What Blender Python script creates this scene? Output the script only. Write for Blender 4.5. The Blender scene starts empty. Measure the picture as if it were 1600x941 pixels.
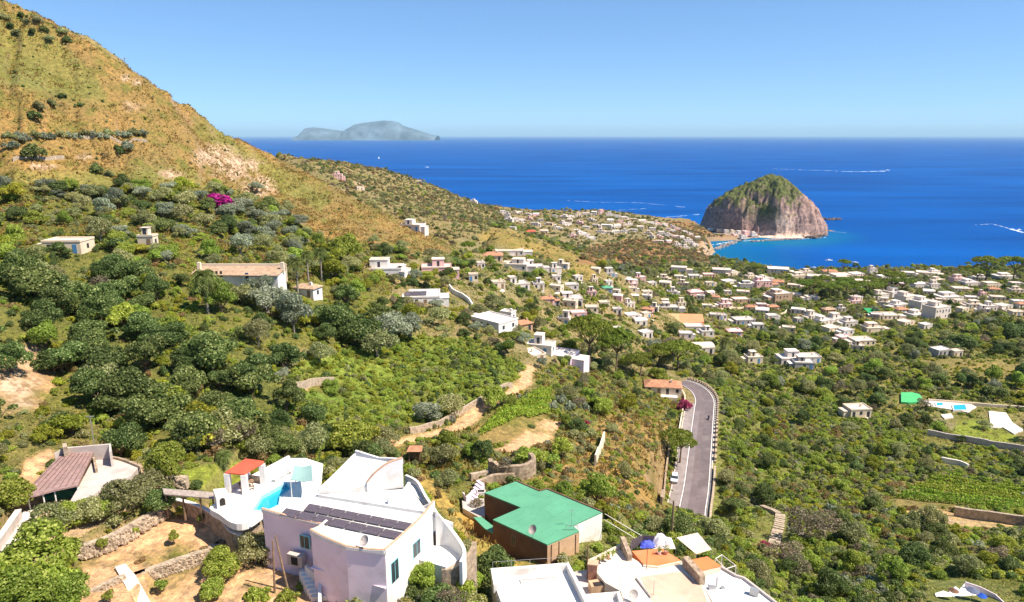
import bpy, bmesh, math, random
import numpy as np
from mathutils import Vector, Matrix, Euler

# ------------------------------------------------------------------ camera, sky, sun, exposure
SC = bpy.context.scene
C = SC.collection
FPX, CXP, CYP, CAMH = 1067.0, 800.0, 470.5, 185.0
PITCH = math.atan((470.5 - 211.5) / FPX)
SP, CP = math.sin(PITCH), math.cos(PITCH)
cam_d = bpy.data.cameras.new('camera')
cam = bpy.data.objects.new('camera', cam_d)
C.objects.link(cam)
cam.location = (0, 0, CAMH)
cam.rotation_euler = (math.pi / 2 - PITCH, 0, 0)
cam_d.sensor_width = 36.0
cam_d.lens = FPX / 1600.0 * 36.0
cam_d.clip_start = 0.5
cam_d.clip_end = 400000.0
SC.camera = cam

SUN_EL = math.radians(55)
SUN_DIR = Vector((0.945 * math.cos(SUN_EL), -0.327 * math.cos(SUN_EL), math.sin(SUN_EL))).normalized()
world = bpy.data.worlds.new('World')
SC.world = world
world.use_nodes = True
wn = world.node_tree
for n in list(wn.nodes): wn.nodes.remove(n)
w_out = wn.nodes.new('ShaderNodeOutputWorld')
w_bg = wn.nodes.new('ShaderNodeBackground')
w_sky = wn.nodes.new('ShaderNodeTexSky')
w_sky.sky_type = 'NISHITA'
w_sky.sun_disc = False
w_sky.sun_elevation = SUN_EL
w_sky.sun_rotation = math.atan2(SUN_DIR.x, SUN_DIR.y)
w_sky.altitude = 1200
w_sky.air_density = 0.75
w_sky.dust_density = 0.0
w_sky.ozone_density = 2.6
w_bg.inputs['Strength'].default_value = 0.12
w_tint = wn.nodes.new('ShaderNodeMix'); w_tint.data_type = 'RGBA'; w_tint.blend_type = 'MULTIPLY'
w_tint.inputs[0].default_value = 1.0; w_tint.inputs[7].default_value = (.72, 1.04, 1.38, 1)
w_gam = wn.nodes.new('ShaderNodeGamma'); w_gam.inputs[1].default_value = .66
wn.links.new(w_sky.outputs[0], w_gam.inputs[0]); wn.links.new(w_gam.outputs[0], w_tint.inputs[6]); wn.links.new(w_tint.outputs[2], w_bg.inputs['Color'])
wn.links.new(w_bg.outputs[0], w_out.inputs['Surface'])
sun_d = bpy.data.lights.new('sun', 'SUN')
sun_d.energy = 5.0
sun_d.angle = math.radians(0.53)
sun_d.color = (1.0, 0.90, 0.76)
sun = bpy.data.objects.new('sun', sun_d)
C.objects.link(sun)
sun.location = (0, 0, 400)
sun.rotation_euler = SUN_DIR.to_track_quat('Z', 'Y').to_euler()
SC.view_settings.view_transform = 'Standard'
SC.view_settings.look = 'None'
SC.view_settings.exposure = 0.88
SC.view_settings.gamma = 1.0
SC.view_settings.use_curve_mapping = False
SC.cycles.max_bounces = 6
SC.cycles.volume_bounces = 0

random.seed(7)
RNG = np.random.default_rng(11)

# ------------------------------------------------------------------ picture <-> place helpers
def ray(px, py):
    u = (CYP - py) / FPX
    return ((px - CXP) / FPX, CP + u * SP, -SP + u * CP)
def at(px, py, t):
    d = ray(px, py)
    return Vector((d[0] * t, d[1] * t, CAMH + d[2] * t))
def pz(px, py, z):
    d = ray(px, py)
    t = (z - CAMH) / d[2]
    return Vector((d[0] * t, d[1] * t, z))
def proj(X, Y, Z):
    """world -> photo pixel (numpy friendly), returns px, py, depth"""
    zz = np.asarray(Z) - CAMH
    t = Y * CP - zz * SP
    t = np.where(t < 0.1, 0.1, t)
    up = Y * SP + zz * CP
    return CXP + FPX * X / t, CYP - FPX * up / t, t

# value noise in numpy
def _hash(ix, iy, seed):
    h = (ix.astype(np.int64) * 374761393 + iy.astype(np.int64) * 668265263 + seed * 982451653) & 0xFFFFFFFF
    h = ((h ^ (h >> 13)) * 1274126177) & 0xFFFFFFFF
    h = h ^ (h >> 16)
    return (h & 0xFFFF) / 65535.0
def vnoise(x, y, seed=0):
    x = np.asarray(x, float); y = np.asarray(y, float)
    ix = np.floor(x); iy = np.floor(y)
    fx = x - ix; fy = y - iy
    fx = fx * fx * (3 - 2 * fx); fy = fy * fy * (3 - 2 * fy)
    a = _hash(ix, iy, seed); b = _hash(ix + 1, iy, seed)
    c = _hash(ix, iy + 1, seed); d = _hash(ix + 1, iy + 1, seed)
    return (a * (1 - fx) + b * fx) * (1 - fy) + (c * (1 - fx) + d * fx) * fy
def fbm(x, y, octv=4, seed=0):
    s = 0; a = 0.5; tot = 0
    for k in range(octv):
        s = s + a * vnoise(x * 2 ** k + 17.3 * k, y * 2 ** k - 9.1 * k, seed + k)
        tot += a; a *= 0.55
    return s / tot - 0.5

def in_poly(px, py, poly):
    px = np.asarray(px, float); py = np.asarray(py, float)
    r = np.zeros(px.shape, bool)
    n = len(poly)
    for i in range(n):
        x1, y1 = poly[i]; x2, y2 = poly[(i + 1) % n]
        if y1 == y2: continue
        c = ((y1 > py) != (y2 > py)) & (px < (x2 - x1) * (py - y1) / (y2 - y1) + x1)
        r ^= c
    return r
def seg_dist(px, py, pts, closed=False):
    """distance to a polyline and parameter (segment index + fraction)"""
    best = np.full(np.shape(px), 1e9); par = np.zeros(np.shape(px))
    m = len(pts) if closed else len(pts) - 1
    for i in range(m):
        x1, y1 = pts[i][0], pts[i][1]; x2, y2 = pts[(i + 1) % len(pts)][0], pts[(i + 1) % len(pts)][1]
        dx, dy = x2 - x1, y2 - y1
        f = np.clip(((px - x1) * dx + (py - y1) * dy) / (dx * dx + dy * dy + 1e-9), 0, 1)
        d = np.hypot(px - x1 - f * dx, py - y1 - f * dy)
        k = d < best
        best = np.where(k, d, best); par = np.where(k, i + f, par)
    return best, par

# ------------------------------------------------------------------ materials
def new_mat(name):
    m = bpy.data.materials.new(name); m.use_nodes = True
    return m, m.node_tree, m.node_tree.nodes['Principled BSDF']
_MC = {}
def mat(name, col, rough=0.8, var=0.12, scale=1.5, bump=0.0, spec=0.25, metal=0.0, dirt=None, dscale=0.35, damt=0.5):
    """painted / plaster / earth like surface: base colour broken by two noises, optional dirt stains"""
    if name in _MC: return _MC[name]
    m, nt, b = new_mat(name)
    N, L = nt.nodes, nt.links
    tc = N.new('ShaderNodeNewGeometry')
    n1 = N.new('ShaderNodeTexNoise'); n1.inputs['Scale'].default_value = scale; n1.inputs['Detail'].default_value = 5
    L.new(tc.outputs['Position'], n1.inputs['Vector'])
    r = N.new('ShaderNodeValToRGB')
    r.color_ramp.elements[0].position = 0.3; r.color_ramp.elements[1].position = 0.7
    r.color_ramp.elements[0].color = tuple(c * (1 - var) for c in col) + (1,)
    r.color_ramp.elements[1].color = tuple(min(1, c * (1 + var)) for c in col) + (1,)
    L.new(n1.outputs[0], r.inputs[0])
    last = r.outputs[0]
    if dirt:
        n2 = N.new('ShaderNodeTexNoise'); n2.inputs['Scale'].default_value = dscale; n2.inputs['Detail'].default_value = 6; n2.inputs['Roughness'].default_value = 0.65
        L.new(tc.outputs['Position'], n2.inputs['Vector'])
        r2 = N.new('ShaderNodeValToRGB'); r2.color_ramp.elements[0].position = 0.5; r2.color_ramp.elements[1].position = 0.68
        r2.color_ramp.elements[0].color = (0, 0, 0, 1); r2.color_ramp.elements[1].color = (damt, damt, damt, 1)
        L.new(n2.outputs[0], r2.inputs[0])
        mx = N.new('ShaderNodeMix'); mx.data_type = 'RGBA'
        L.new(r2.outputs[0], mx.inputs[0]); L.new(last, mx.inputs[6]); mx.inputs[7].default_value = tuple(dirt) + (1,)
        last = mx.outputs[2]
    L.new(last, b.inputs['Base Color'])
    b.inputs['Roughness'].default_value = rough
    b.inputs['Specular IOR Level'].default_value = spec
    b.inputs['Metallic'].default_value = metal
    if bump:
        bp = N.new('ShaderNodeBump'); bp.inputs['Strength'].default_value = bump; bp.inputs['Distance'].default_value = 0.1
        n3 = N.new('ShaderNodeTexNoise'); n3.inputs['Scale'].default_value = scale * 4; n3.inputs['Detail'].default_value = 6
        L.new(tc.outputs['Position'], n3.inputs['Vector']); L.new(n3.outputs[0], bp.inputs['Height'])
        L.new(bp.outputs[0], b.inputs['Normal'])
    _MC[name] = m
    return m

def tag(o, label=None, cat=None, group=None, kind=None):
    if label: o['label'] = label
    if cat: o['category'] = cat
    if group: o['group'] = group
    if kind: o['kind'] = kind
    return o
def mesh_obj(name, verts, faces, m, parent=None, smooth=False):
    me = bpy.data.meshes.new(name)
    me.from_pydata([tuple(v) for v in verts], [], [tuple(f) for f in faces])
    me.update()
    if smooth: me.polygons.foreach_set('use_smooth', [True] * len(me.polygons))
    for mm in (m if isinstance(m, (list, tuple)) else [m]):
        if mm: me.materials.append(mm)
    o = bpy.data.objects.new(name, me); C.objects.link(o)
    if parent: o.parent = parent
    return o
def quads_mesh(name, V, quads_n, m, smooth=False):
    """V: (4n,3) array of separate quads -> mesh data, fast"""
    me = bpy.data.meshes.new(name)
    n = quads_n
    me.vertices.add(4 * n); me.vertices.foreach_set('co', np.ascontiguousarray(V, dtype=np.float32).ravel())
    me.loops.add(4 * n); me.loops.foreach_set('vertex_index', np.arange(4 * n, dtype=np.int32))
    me.polygons.add(n); me.polygons.foreach_set('loop_start', np.arange(0, 4 * n, 4, dtype=np.int32))
    me.polygons.foreach_set('loop_total', np.full(n, 4, dtype=np.int32))
    me.update(calc_edges=True)
    for mm in (m if isinstance(m, (list, tuple)) else [m]): me.materials.append(mm)
    return me
def grid_mesh(name, V, ni, nj, m, smooth=True):
    me = bpy.data.meshes.new(name)
    me.vertices.add(ni * nj); me.vertices.foreach_set('co', np.ascontiguousarray(V, dtype=np.float32).ravel())
    a = (np.arange(ni - 1)[:, None] * nj + np.arange(nj - 1)[None, :]).ravel()
    q = np.stack([a, a + nj, a + nj + 1, a + 1], 1).astype(np.int32)
    n = len(q)
    me.loops.add(4 * n); me.loops.foreach_set('vertex_index', q.ravel())
    me.polygons.add(n); me.polygons.foreach_set('loop_start', np.arange(0, 4 * n, 4, dtype=np.int32))
    me.polygons.foreach_set('loop_total', np.full(n, 4, dtype=np.int32))
    me.update(calc_edges=True)
    if smooth: me.polygons.foreach_set('use_smooth', np.ones(n, bool))
    me.materials.append(m)
    return me
def empty(name, loc=(0, 0, 0), rz=0.0, sc=1.0):
    o = bpy.data.objects.new(name, None); C.objects.link(o)
    o.location = loc; o.rotation_euler = (0, 0, rz); o.scale = (sc, sc, sc) if not hasattr(sc, '__len__') else sc
    o.empty_display_size = 0.3
    return o
# ------------------------------------------------------------------ terrain: control points (photo px, py, depth m)
TP = []
def col(px, pairs):
    for y, t in pairs: TP.append((px, y, t))
ridge = [(-260, -150, 262), (-120, -80, 262), (0, -12, 265), (50, 12, 264), (100, 42, 262), (150, 72, 265), (200, 105, 270), (260, 140, 280), (300, 165, 290),
         (340, 192, 300), (372, 215, 312), (405, 231, 318), (440, 249, 322), (490, 276, 325), (530, 297, 325), (580, 324, 325),
         (625, 342, 330), (655, 357, 332), (685, 372, 332), (712, 387, 330)]
TP += ridge
col(-150, [(0, 240), (120, 225), (200, 208), (300, 180), (400, 145), (500, 118), (600, 100), (700, 86), (800, 72), (941, 56)])
col(0, [(60, 250), (120, 235), (200, 215), (260, 205), (300, 195), (340, 182), (380, 165), (430, 142), (480, 125), (560, 112), (640, 100), (700, 91), (760, 83), (850, 71), (941, 62)])
col(100, [(120, 250), (200, 232), (260, 218), (320, 200), (380, 172), (430, 152), (480, 138), (540, 125), (600, 115), (650, 105), (700, 96), (760, 86.5), (850, 74), (941, 65)])
col(200, [(200, 250), (260, 232), (320, 212), (370, 185), (420, 165), (480, 145), (560, 125), (640, 109), (700, 97.5), (760, 87), (830, 77), (900, 69), (941, 65)])
col(300, [(200, 285), (260, 255), (310, 235), (370, 195), (430, 165), (500, 142), (580, 123), (650, 109), (700, 98.5), (760, 88), (830, 77.5), (900, 69.5)])
col(400, [(270, 298), (310, 270), (350, 240), (400, 200), (440, 175), (500, 150), (580, 129), (650, 114), (700, 102), (740, 94)])
col(500, [(300, 316), (330, 295), (380, 245), (430, 200), (480, 175), (540, 155), (600, 140), (650, 125), (690, 113), (720, 105)])
col(600, [(350, 310), (375, 285), (400, 255), (430, 232), (480, 205), (540, 177), (600, 152), (650, 136), (690, 124), (730, 110), (780, 95)])
col(700, [(400, 300), (440, 245), (490, 212), (540, 181), (600, 156), (650, 141), (690, 129), (740, 113), (800, 96), (860, 81)])
col(800, [(400, 345), (440, 290), (490, 237), (540, 194), (590, 167), (650, 143), (700, 126), (760, 107), (820, 97), (880, 80), (941, 70)])
col(850, [(400, 415), (420, 385), (460, 300), (500, 247), (540, 208), (580, 181)])
col(940, [(425, 410), (470, 330), (510, 278), (560, 240), (600, 206), (650, 171), (700, 146), (750, 122), (800, 103), (850, 89.5), (900, 78), (941, 71)])
col(1000, [(430, 560), (470, 410), (510, 325), (560, 268), (600, 229), (650, 192), (700, 161), (750, 136), (800, 112), (850, 93), (900, 80), (941, 73)])
TP += [(1035, 640, 210), (1035, 700, 171), (1030, 760, 143), (1035, 800, 127), (1060, 850, 102), (1080, 880, 87), (1110, 941, 75),
       (1150, 941, 82), (1200, 941, 96), (1150, 870, 110), (1200, 880, 112), (1150, 830, 128), (1130, 800, 150),
       (1075, 600, 241), (1098, 641, 223), (1095, 701, 179), (1083, 750, 163), (1080, 803, 152)]
TP += [(1050, 450, 520), (1100, 440, 640), (1100, 480, 460), (1100, 520, 355), (1100, 560, 295), (1100, 590, 265),
       (1150, 640, 224), (1150, 700, 191), (1150, 750, 171), (1150, 800, 148)]
for px in (1220, 1350, 1500, 1650, 1850):
    k = 1.0 if px > 1300 else 0.965
    col(px, [(430, 745 * k), (445, 650 * k), (470, 540 * k), (500, 435 * k), (560, 322 * k), (620, 268), (650, 246), (700, 212), (750, 180), (800, 151), (850, 127), (900, 107), (941, 94)])
TP += [(1160, 412, 840), (1250, 418, 815), (1400, 418, 825), (1600, 415, 850), (1850, 412, 860), (1130, 405, 865), (1120, 390, 885), (1100, 382, 930),
       (1085, 376, 1010), (1100, 379, 1080), (1075, 374, 1060), (1090, 367, 1200), (1062, 359, 1240), (1060, 367, 1120), (1120, 376, 1180), (1050, 365, 1060), (1040, 352, 1190), (1000, 346, 1130), (950, 346, 1050), (950, 337, 1150), (900, 345, 980), (900, 339, 1075),
       (850, 350, 900), (784, 328, 1020), (784, 345, 880), (745, 318, 1010), (700, 300, 990), (655, 283, 970), (604, 265, 950),
       (544, 253, 930), (481, 250, 890), (442, 240, 860), (850, 337, 1035), (700, 340, 760), (650, 318, 790), (600, 300, 790), (550, 280, 790), (500, 268, 740),
       (620, 330, 660), (700, 372, 600), (745, 355, 640), (790, 349, 760), (850, 367, 760), (900, 382, 760), (950, 380, 840),
       (950, 400, 720), (1000, 380, 850), (1000, 405, 690), (1050, 400, 745), (1050, 420, 630), (1090, 400, 810), (960, 415, 600),
       (770, 362, 428), (800, 366, 430), (840, 380, 430), (891, 400, 430), (930, 413, 430)]
def ctrl():
    S, Vv, E = [], [], []
    for px, py, t in TP:
        d = ray(px, py)
        X, Y, dz = d[0] * t, d[1] * t, d[2] * t
        S.append(X / Y); Vv.append(math.log(Y)); E.append(dz / Y)
    # behind the near ridge the ground falls away, then rises to the far ridge
    for px, py, t in ridge:
        d = ray(px, py); X, Y, e = d[0] * t, d[1] * t, d[2] / d[1]
        for fy, de in ((1.12, 0.035), (1.35, 0.085)):
            S.append(X / Y); Vv.append(math.log(Y * fy)); E.append(min(e, 0.1) - de if px > 300 else e - de * 1.2)
    for px, Y, e in ((780, 560, -.20), (840, 560, -.20), (890, 560, -.195), (930, 540, -.18), (0, 700, -.05), (200, 700, -.07), (0, 1000, -.08), (200, 1000, -.09), (350, 900, -.08)):
        S.append((px - CXP) / FPX); Vv.append(math.log(Y)); E.append(e)
    # ground right under and beside the camera
    for s in (-1.1, -.5, 0, .5, 1.1):
        S.append(s); Vv.append(math.log(36)); E.append({-1.1: -1.12, -.5: -1.18, 0: -1.3, .5: -1.5, 1.1: -1.65}[s])
    return np.array(S), np.array(Vv), np.array(E)
cS, cV, cE = ctrl()
VS = 1.1
def _phi(a, b, c, d):
    return np.sqrt((a[:, None] - c[None]) ** 2 + ((b[:, None] - d[None]) * VS) ** 2 + 1e-5)
_n = len(cS)
_A = np.zeros((_n + 3, _n + 3))
_A[:_n, :_n] = _phi(cS, cV, cS, cV) + np.eye(_n) * 0.0
_P = np.stack([np.ones(_n), cS, cV], 1)
_A[:_n, _n:] = _P; _A[_n:, :_n] = _P.T
_W = np.linalg.solve(_A, np.concatenate([cE, np.zeros(3)]))
def z_raw(X, Y):
    X = np.atleast_1d(np.asarray(X, float)); Y = np.atleast_1d(np.asarray(Y, float))
    shp = X.shape; X = X.ravel(); Y = Y.ravel()
    out = np.empty(len(X))
    for i in range(0, len(X), 20000):
        s = X[i:i + 20000] / Y[i:i + 20000]; v = np.log(Y[i:i + 20000])
        e = _phi(s, v, cS, cV) @ _W[:_n] + _W[_n] + _W[_n + 1] * s + _W[_n + 2] * v
        out[i:i + 20000] = CAMH + e * Y[i:i + 20000]
    return out.reshape(shp)

COAST = [(1500, 880), (900, 850), (640, 842), (430, 812), (345, 800), (285, 815), (262, 850), (268, 905), (300, 1000), (330, 1120), (352, 1215),
         (420, 1235), (455, 1262), (470, 1300), (440, 1330), (395, 1325), (372, 1300), (330, 1330), (280, 1310), (230, 1290), (150, 1260), (90, 1190),
         (0, 1110), (-60, 1085), (-130, 1060), (-200, 1040), (-270, 1010), (-330, 960), (-500, 1000), (-800, 1080), (-1500, 1200), (-1500, -400), (1500, -400)]

# road centre line (world) from the photo, at its own level
ROAD_PX = [(1078, 860, 99.5), (1081, 803, 100.5), (1088, 760, 101), (1094, 701, 101.5), (1098, 660, 101.5), (1100, 641, 101.2), (1101, 625, 100.6), (1094, 612, 100.2), (1080, 602, 99.8), (1062, 597, 99.3)]
ROAD = [pz(a, b, z) for a, b, z in ROAD_PX]

# flat pads: (polygon of world xy, z, blend distance)
PADS = []
def pad_px(pix, z, blend=3.0, zr=None):
    PADS.append(([tuple(pz(a, b, zr if zr else z).xy) for a, b in pix], z, blend))
# orchard terraces, villa yard, garage yard, green house yard, rooftops block
pad_px([(36, 797), (60, 795), (58, 822), (2, 880), (-60, 940), (-100, 900), (0, 845)], 141.9, 1.0)
pad_px([(60, 800), (120, 748), (240, 745), (262, 790), (150, 900), (40, 900)], 141.6, 2.0)
pad_px([(120, 905), (128, 868), (200, 832), (300, 800), (352, 808), (375, 850), (330, 870), (250, 880), (230, 941), (110, 941)], 139.9, 0.9)
pad_px([(250, 890), (330, 873), (420, 865), (470, 900), (470, 1000), (210, 1000)], 138.7, 0.9)
pad_px([(330, 800), (380, 715), (450, 705), (500, 735), (660, 740), (740, 850), (735, 1000), (480, 1000), (470, 900), (400, 860)], 138.3, 2.0)
pad_px([(725, 790), (800, 735), (960, 800), (960, 860), (860, 900), (730, 850)], 131.0, 3.0)
pad_px([(760, 905), (900, 850), (1080, 850), (1160, 900), (1240, 1010), (760, 1010)], 132.2, 3.0)
# mid-distance flats (garden, yards)
pad_px([(1395, 640), (1410, 612), (1600, 640), (1620, 705), (1490, 680)], 86.6, 5.0)

def terrain_z(X, Y, detail=True):
    X = np.atleast_1d(np.asarray(X, float)); Y = np.atleast_1d(np.asarray(Y, float))
    z = z_raw(X, Y)
    if detail:
        a = np.clip(Y / 300.0, 0.25, 1.8)
        z = z + fbm(X / 34, Y / 34, 4, 3) * 5.0 * a * np.clip((Y - 60) / 60, 0.15, 1) * np.clip((1150 - Y) / 200, .35, 1) + fbm(X / 7, Y / 7, 3, 9) * 2.0 * np.clip(a, .3, 1)
        # gullies and terraces on the near hill
        px, py, t = proj(X, Y, z)
        hill = np.clip((340 - py) / 40, 0, 1) * np.clip((700 - px) / 60, 0, 1) * np.clip((350 - Y) / 30, 0, 1)
        g = np.abs(fbm((X + 0.5 * Y) / 20, (Y - .2 * X) / 60, 4, 21))
        z = z - hill * (0.14 - np.clip(g, 0, .14)) * 22
        # stepped terraces (old field walls)
        k = 2.6
        f = z / k + 0.6 * fbm(X / 60, Y / 60, 2, 5)
        st = (np.floor(f) + np.clip((f - np.floor(f)) * 4 - 3, 0, 1) - f) * k
        w = np.clip(fbm(X / 90, Y / 90, 2, 33) * 4 + 0.3, 0, 0.55) * np.clip((Y - 95) / 40, 0, 1)
        z = z + st * w * 0.7
    # far coast: cliffs down into the sea
    P = in_poly(X, Y, COAST)
    d, _ = seg_dist(X, Y, COAST, True)
    d = np.where(P, d, -d)
    d = d + fbm(X / 25, Y / 25, 3, 77) * 16 * np.clip((Y - 700) / 100, 0, 1)
    iso = np.clip((Y - 1195) / 60, 0, 1) * np.clip((X - 335) / 30, 0, 1)          # the low sandy neck
    cl = np.clip(d * 1.9, -12, 400)
    cl = np.where(d > 0, 1.5 + cl, np.clip(d * 0.6, -12, 0))
    low = np.clip(d * 0.12, -8, 3.2)
    cap = cl * (1 - iso) + low * iso
    z = np.minimum(z, cap)
    # pads
    for poly, pzv, bl in PADS:
        ins = in_poly(X, Y, poly)
        dd, _ = seg_dist(X, Y, poly, True)
        dd = np.where(ins, 0, dd)
        w = np.clip(1 - dd / bl, 0, 1); w = w * w * (3 - 2 * w)
        z = z * (1 - w) + pzv * w
    # road bed
    rp = [(p.x, p.y) for p in ROAD]
    dd, par = seg_dist(X, Y, rp)
    zr = np.interp(par, np.arange(len(ROAD)), [p.z for p in ROAD]) - 0.12
    w = np.clip(1 - (dd - 6.0) / 5.0, 0, 1); w = w * w * (3 - 2 * w)
    z = z * (1 - w) + zr * w
    return z

# ------------------------------------------------------------------ zones painted in the photo, looked up by projection
Z = {}
ZONES = [
 ('village', [(-900, 300), (2600, 300), (2600, 720), (-900, 720)]),
 ('gold', [(-900, -900), (0, -12), (100, 42), (200, 105), (300, 165), (372, 215), (440, 249), (490, 276), (530, 297), (580, 324), (625, 342), (655, 357), (712, 387),
           (700, 396), (640, 396), (560, 378), (500, 372), (470, 345), (430, 322), (380, 300), (300, 290), (120, 292), (0, 285), (-900, 285)]),
 ('goldgreen', [(-900, -100), (0, 10), (90, 60), (150, 120), (170, 160), (90, 150), (0, 130), (-900, 150)]),
 ('goldgreen', [(330, 190), (372, 225), (440, 262), (520, 310), (500, 330), (420, 290), (350, 235), (300, 200)]),
 ('goldgreen', [(0, 270), (300, 262), (330, 290), (120, 292), (0, 285)]),
 ('farscrub', [(420, 200), (600, 250), (780, 318), (800, 345), (760, 352), (800, 368), (780, 385), (712, 387), (655, 357), (625, 342), (580, 324), (530, 297), (490, 276), (440, 249)]),
 ('gold2', [(770, 355), (800, 360), (850, 378), (900, 398), (940, 415), (920, 440), (880, 425), (850, 405), (780, 385), (740, 372)]),
 ('redscrub', [(920, 380), (1000, 372), (1060, 385), (1110, 390), (1112, 412), (1060, 415), (1000, 420), (900, 412)]),
 ('farvillage', [(780, 318), (1140, 340), (1130, 378), (1060, 385), (1000, 372), (900, 390), (850, 370), (790, 350)]),
 ('leftmix', [(-900, 285), (0, 285), (120, 292), (300, 290), (380, 300), (430, 322), (500, 372), (560, 378), (640, 396), (600, 470), (480, 500), (300, 480), (-900, 480)]),
 ('dark', [(-900, 420), (40, 395), (130, 378), (215, 395), (235, 440), (300, 445), (470, 470), (620, 480), (640, 520), (560, 545), (470, 545), (440, 600), (500, 650), (560, 690), (470, 712),
           (380, 712), (250, 700), (150, 660), (110, 640), (-900, 700)]),
 ('bramble', [(470, 560), (640, 525), (740, 530), (830, 580), (800, 605), (700, 655), (600, 672), (500, 660), (440, 610)]),
 ('midmix', [(560, 680), (700, 660), (800, 600), (860, 570), (1060, 590), (1075, 800), (1000, 830), (940, 790), (800, 745), (720, 800), (640, 730), (560, 712)]),
 ('drybank', [(900, 690), (960, 640), (1045, 660), (1050, 760), (1040, 800), (960, 790), (870, 760), (820, 745), (900, 720)]),
 ('macchia', [(1110, 600), (1250, 590), (1400, 640), (1600, 720), (2600, 720), (2600, 1500), (1200, 1500), (1130, 870), (1118, 815)]),
 ('rightmix', [(1180, 500), (1600, 520), (2600, 520), (2600, 650), (1600, 660), (1400, 650), (1240, 620), (1100, 590), (1040, 560)]),
 ('nearleft', [(-900, 640), (120, 640), (300, 700), (340, 715), (340, 745), (250, 745), (100, 700), (60, 760), (-900, 941)]),
 ('yard', [(35, 800), (70, 740), (105, 705), (160, 700), (260, 745), (262, 770), (140, 830), (60, 900), (0, 900), (0, 860)]),
 ('orchard', [(110, 1100), (128, 868), (200, 830), (290, 800), (335, 795), (372, 845), (370, 870), (520, 880), (520, 1100)]),
 ('lawn', [(280, 735), (352, 722), (400, 716), (400, 760), (310, 765)]),
 ('drygrass', [(700, 810), (740, 790), (760, 830), (840, 870), (870, 905), (760, 905), (740, 900), (735, 850)]),
 ('drygrass', [(640, 725), (690, 760), (745, 850), (735, 855), (690, 800), (660, 760)]),
 ('path', [(590, 695), (640, 680), (700, 668), (745, 630), (800, 605), (815, 575), (834, 572), (832, 600), (800, 622), (760, 642), (735, 668), (650, 690), (600, 702)]),
 ('path', [(770, 705), (800, 690), (850, 655), (880, 660), (860, 690), (820, 708)]),
 ('path', [(15, 790), (40, 720), (80, 700), (85, 715), (50, 760), (38, 800)]),
 ('earth', [(450, 605), (520, 592), (522, 600), (455, 616)]),
 ('vine', [(740, 672), (790, 640), (862, 612), (862, 645), (800, 690), (755, 696)]),
 ('vine2', [(1395, 760), (1470, 745), (1600, 765), (1600, 795), (1480, 800), (1400, 790)]),
 ('vine2', [(1430, 560), (1600, 560), (1600, 600), (1470, 590)]),
 ('lawn', [(1495, 655), (1560, 655), (1600, 690), (1540, 700), (1490, 680)]),
 ('pale', [(1400, 800), (1440, 795), (1600, 810), (1600, 830), (1480, 822)]),
 ('rockface', [(-20, 560), (60, 540), (90, 600), (60, 640), (0, 650), (-40, 640)]),
 ('isthmus', [(1045, 345), (1200, 345), (1280, 362), (1290, 385), (1080, 385), (1040, 368)]),
]
ZCOL = {  # ground base colours (linear)
 'village': (.25, .20, .10), 'goldgreen': (.21, .185, .055), 'gold': (.262, .172, .062), 'gold2': (.27, .20, .065), 'farscrub': (.25, .195, .095), 'redscrub': (.27, .15, .075), 'farvillage': (.26, .20, .11),
 'leftmix': (.14, .14, .035), 'dark': (.13, .13, .035), 'bramble': (.16, .21, .035), 'midmix': (.17, .16, .045), 'drybank': (.30, .19, .065),
 'macchia': (.19, .19, .055), 'rightmix': (.22, .20, .07), 'nearleft': (.17, .15, .05), 'yard': (.5, .34, .2), 'orchard': (.60, .36, .20), 'lawn': (.24, .27, .04),
 'drygrass': (.40, .27, .075), 'path': (.60, .36, .20), 'earth': (.5, .27, .14), 'vine': (.26, .19, .07), 'vine2': (.24, .19, .07), 'pale': (.5, .34, .16), 'rockface': (.38, .25, .13), 'isthmus': (.25, .19, .15),
}
ZID = {k: i for i, k in enumerate(ZCOL)}
ZNAMES = list(ZCOL)
def zone_of(X, Y, Zz, jit=0):
    px, py, t = proj(X, Y, Zz)
    if jit:
        px = px + fbm(X / 6, Y / 6, 3, 51) * jit * 120 / t * 4
        py = py + fbm(X / 6, Y / 6, 3, 52) * jit * 120 / t * 2.5
    z = np.full(np.shape(px), ZID['village'])
    z[(py > 720)] = ZID['macchia']; z[(py > 640) & (px < 400)] = ZID['nearleft']
    for nm, poly in ZONES:
        z[in_poly(px, py, poly)] = ZID[nm]
    z = np.where((z == ZID['isthmus']) & (np.asarray(Zz) > 5), ZID['redscrub'], z)
    return z

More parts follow.
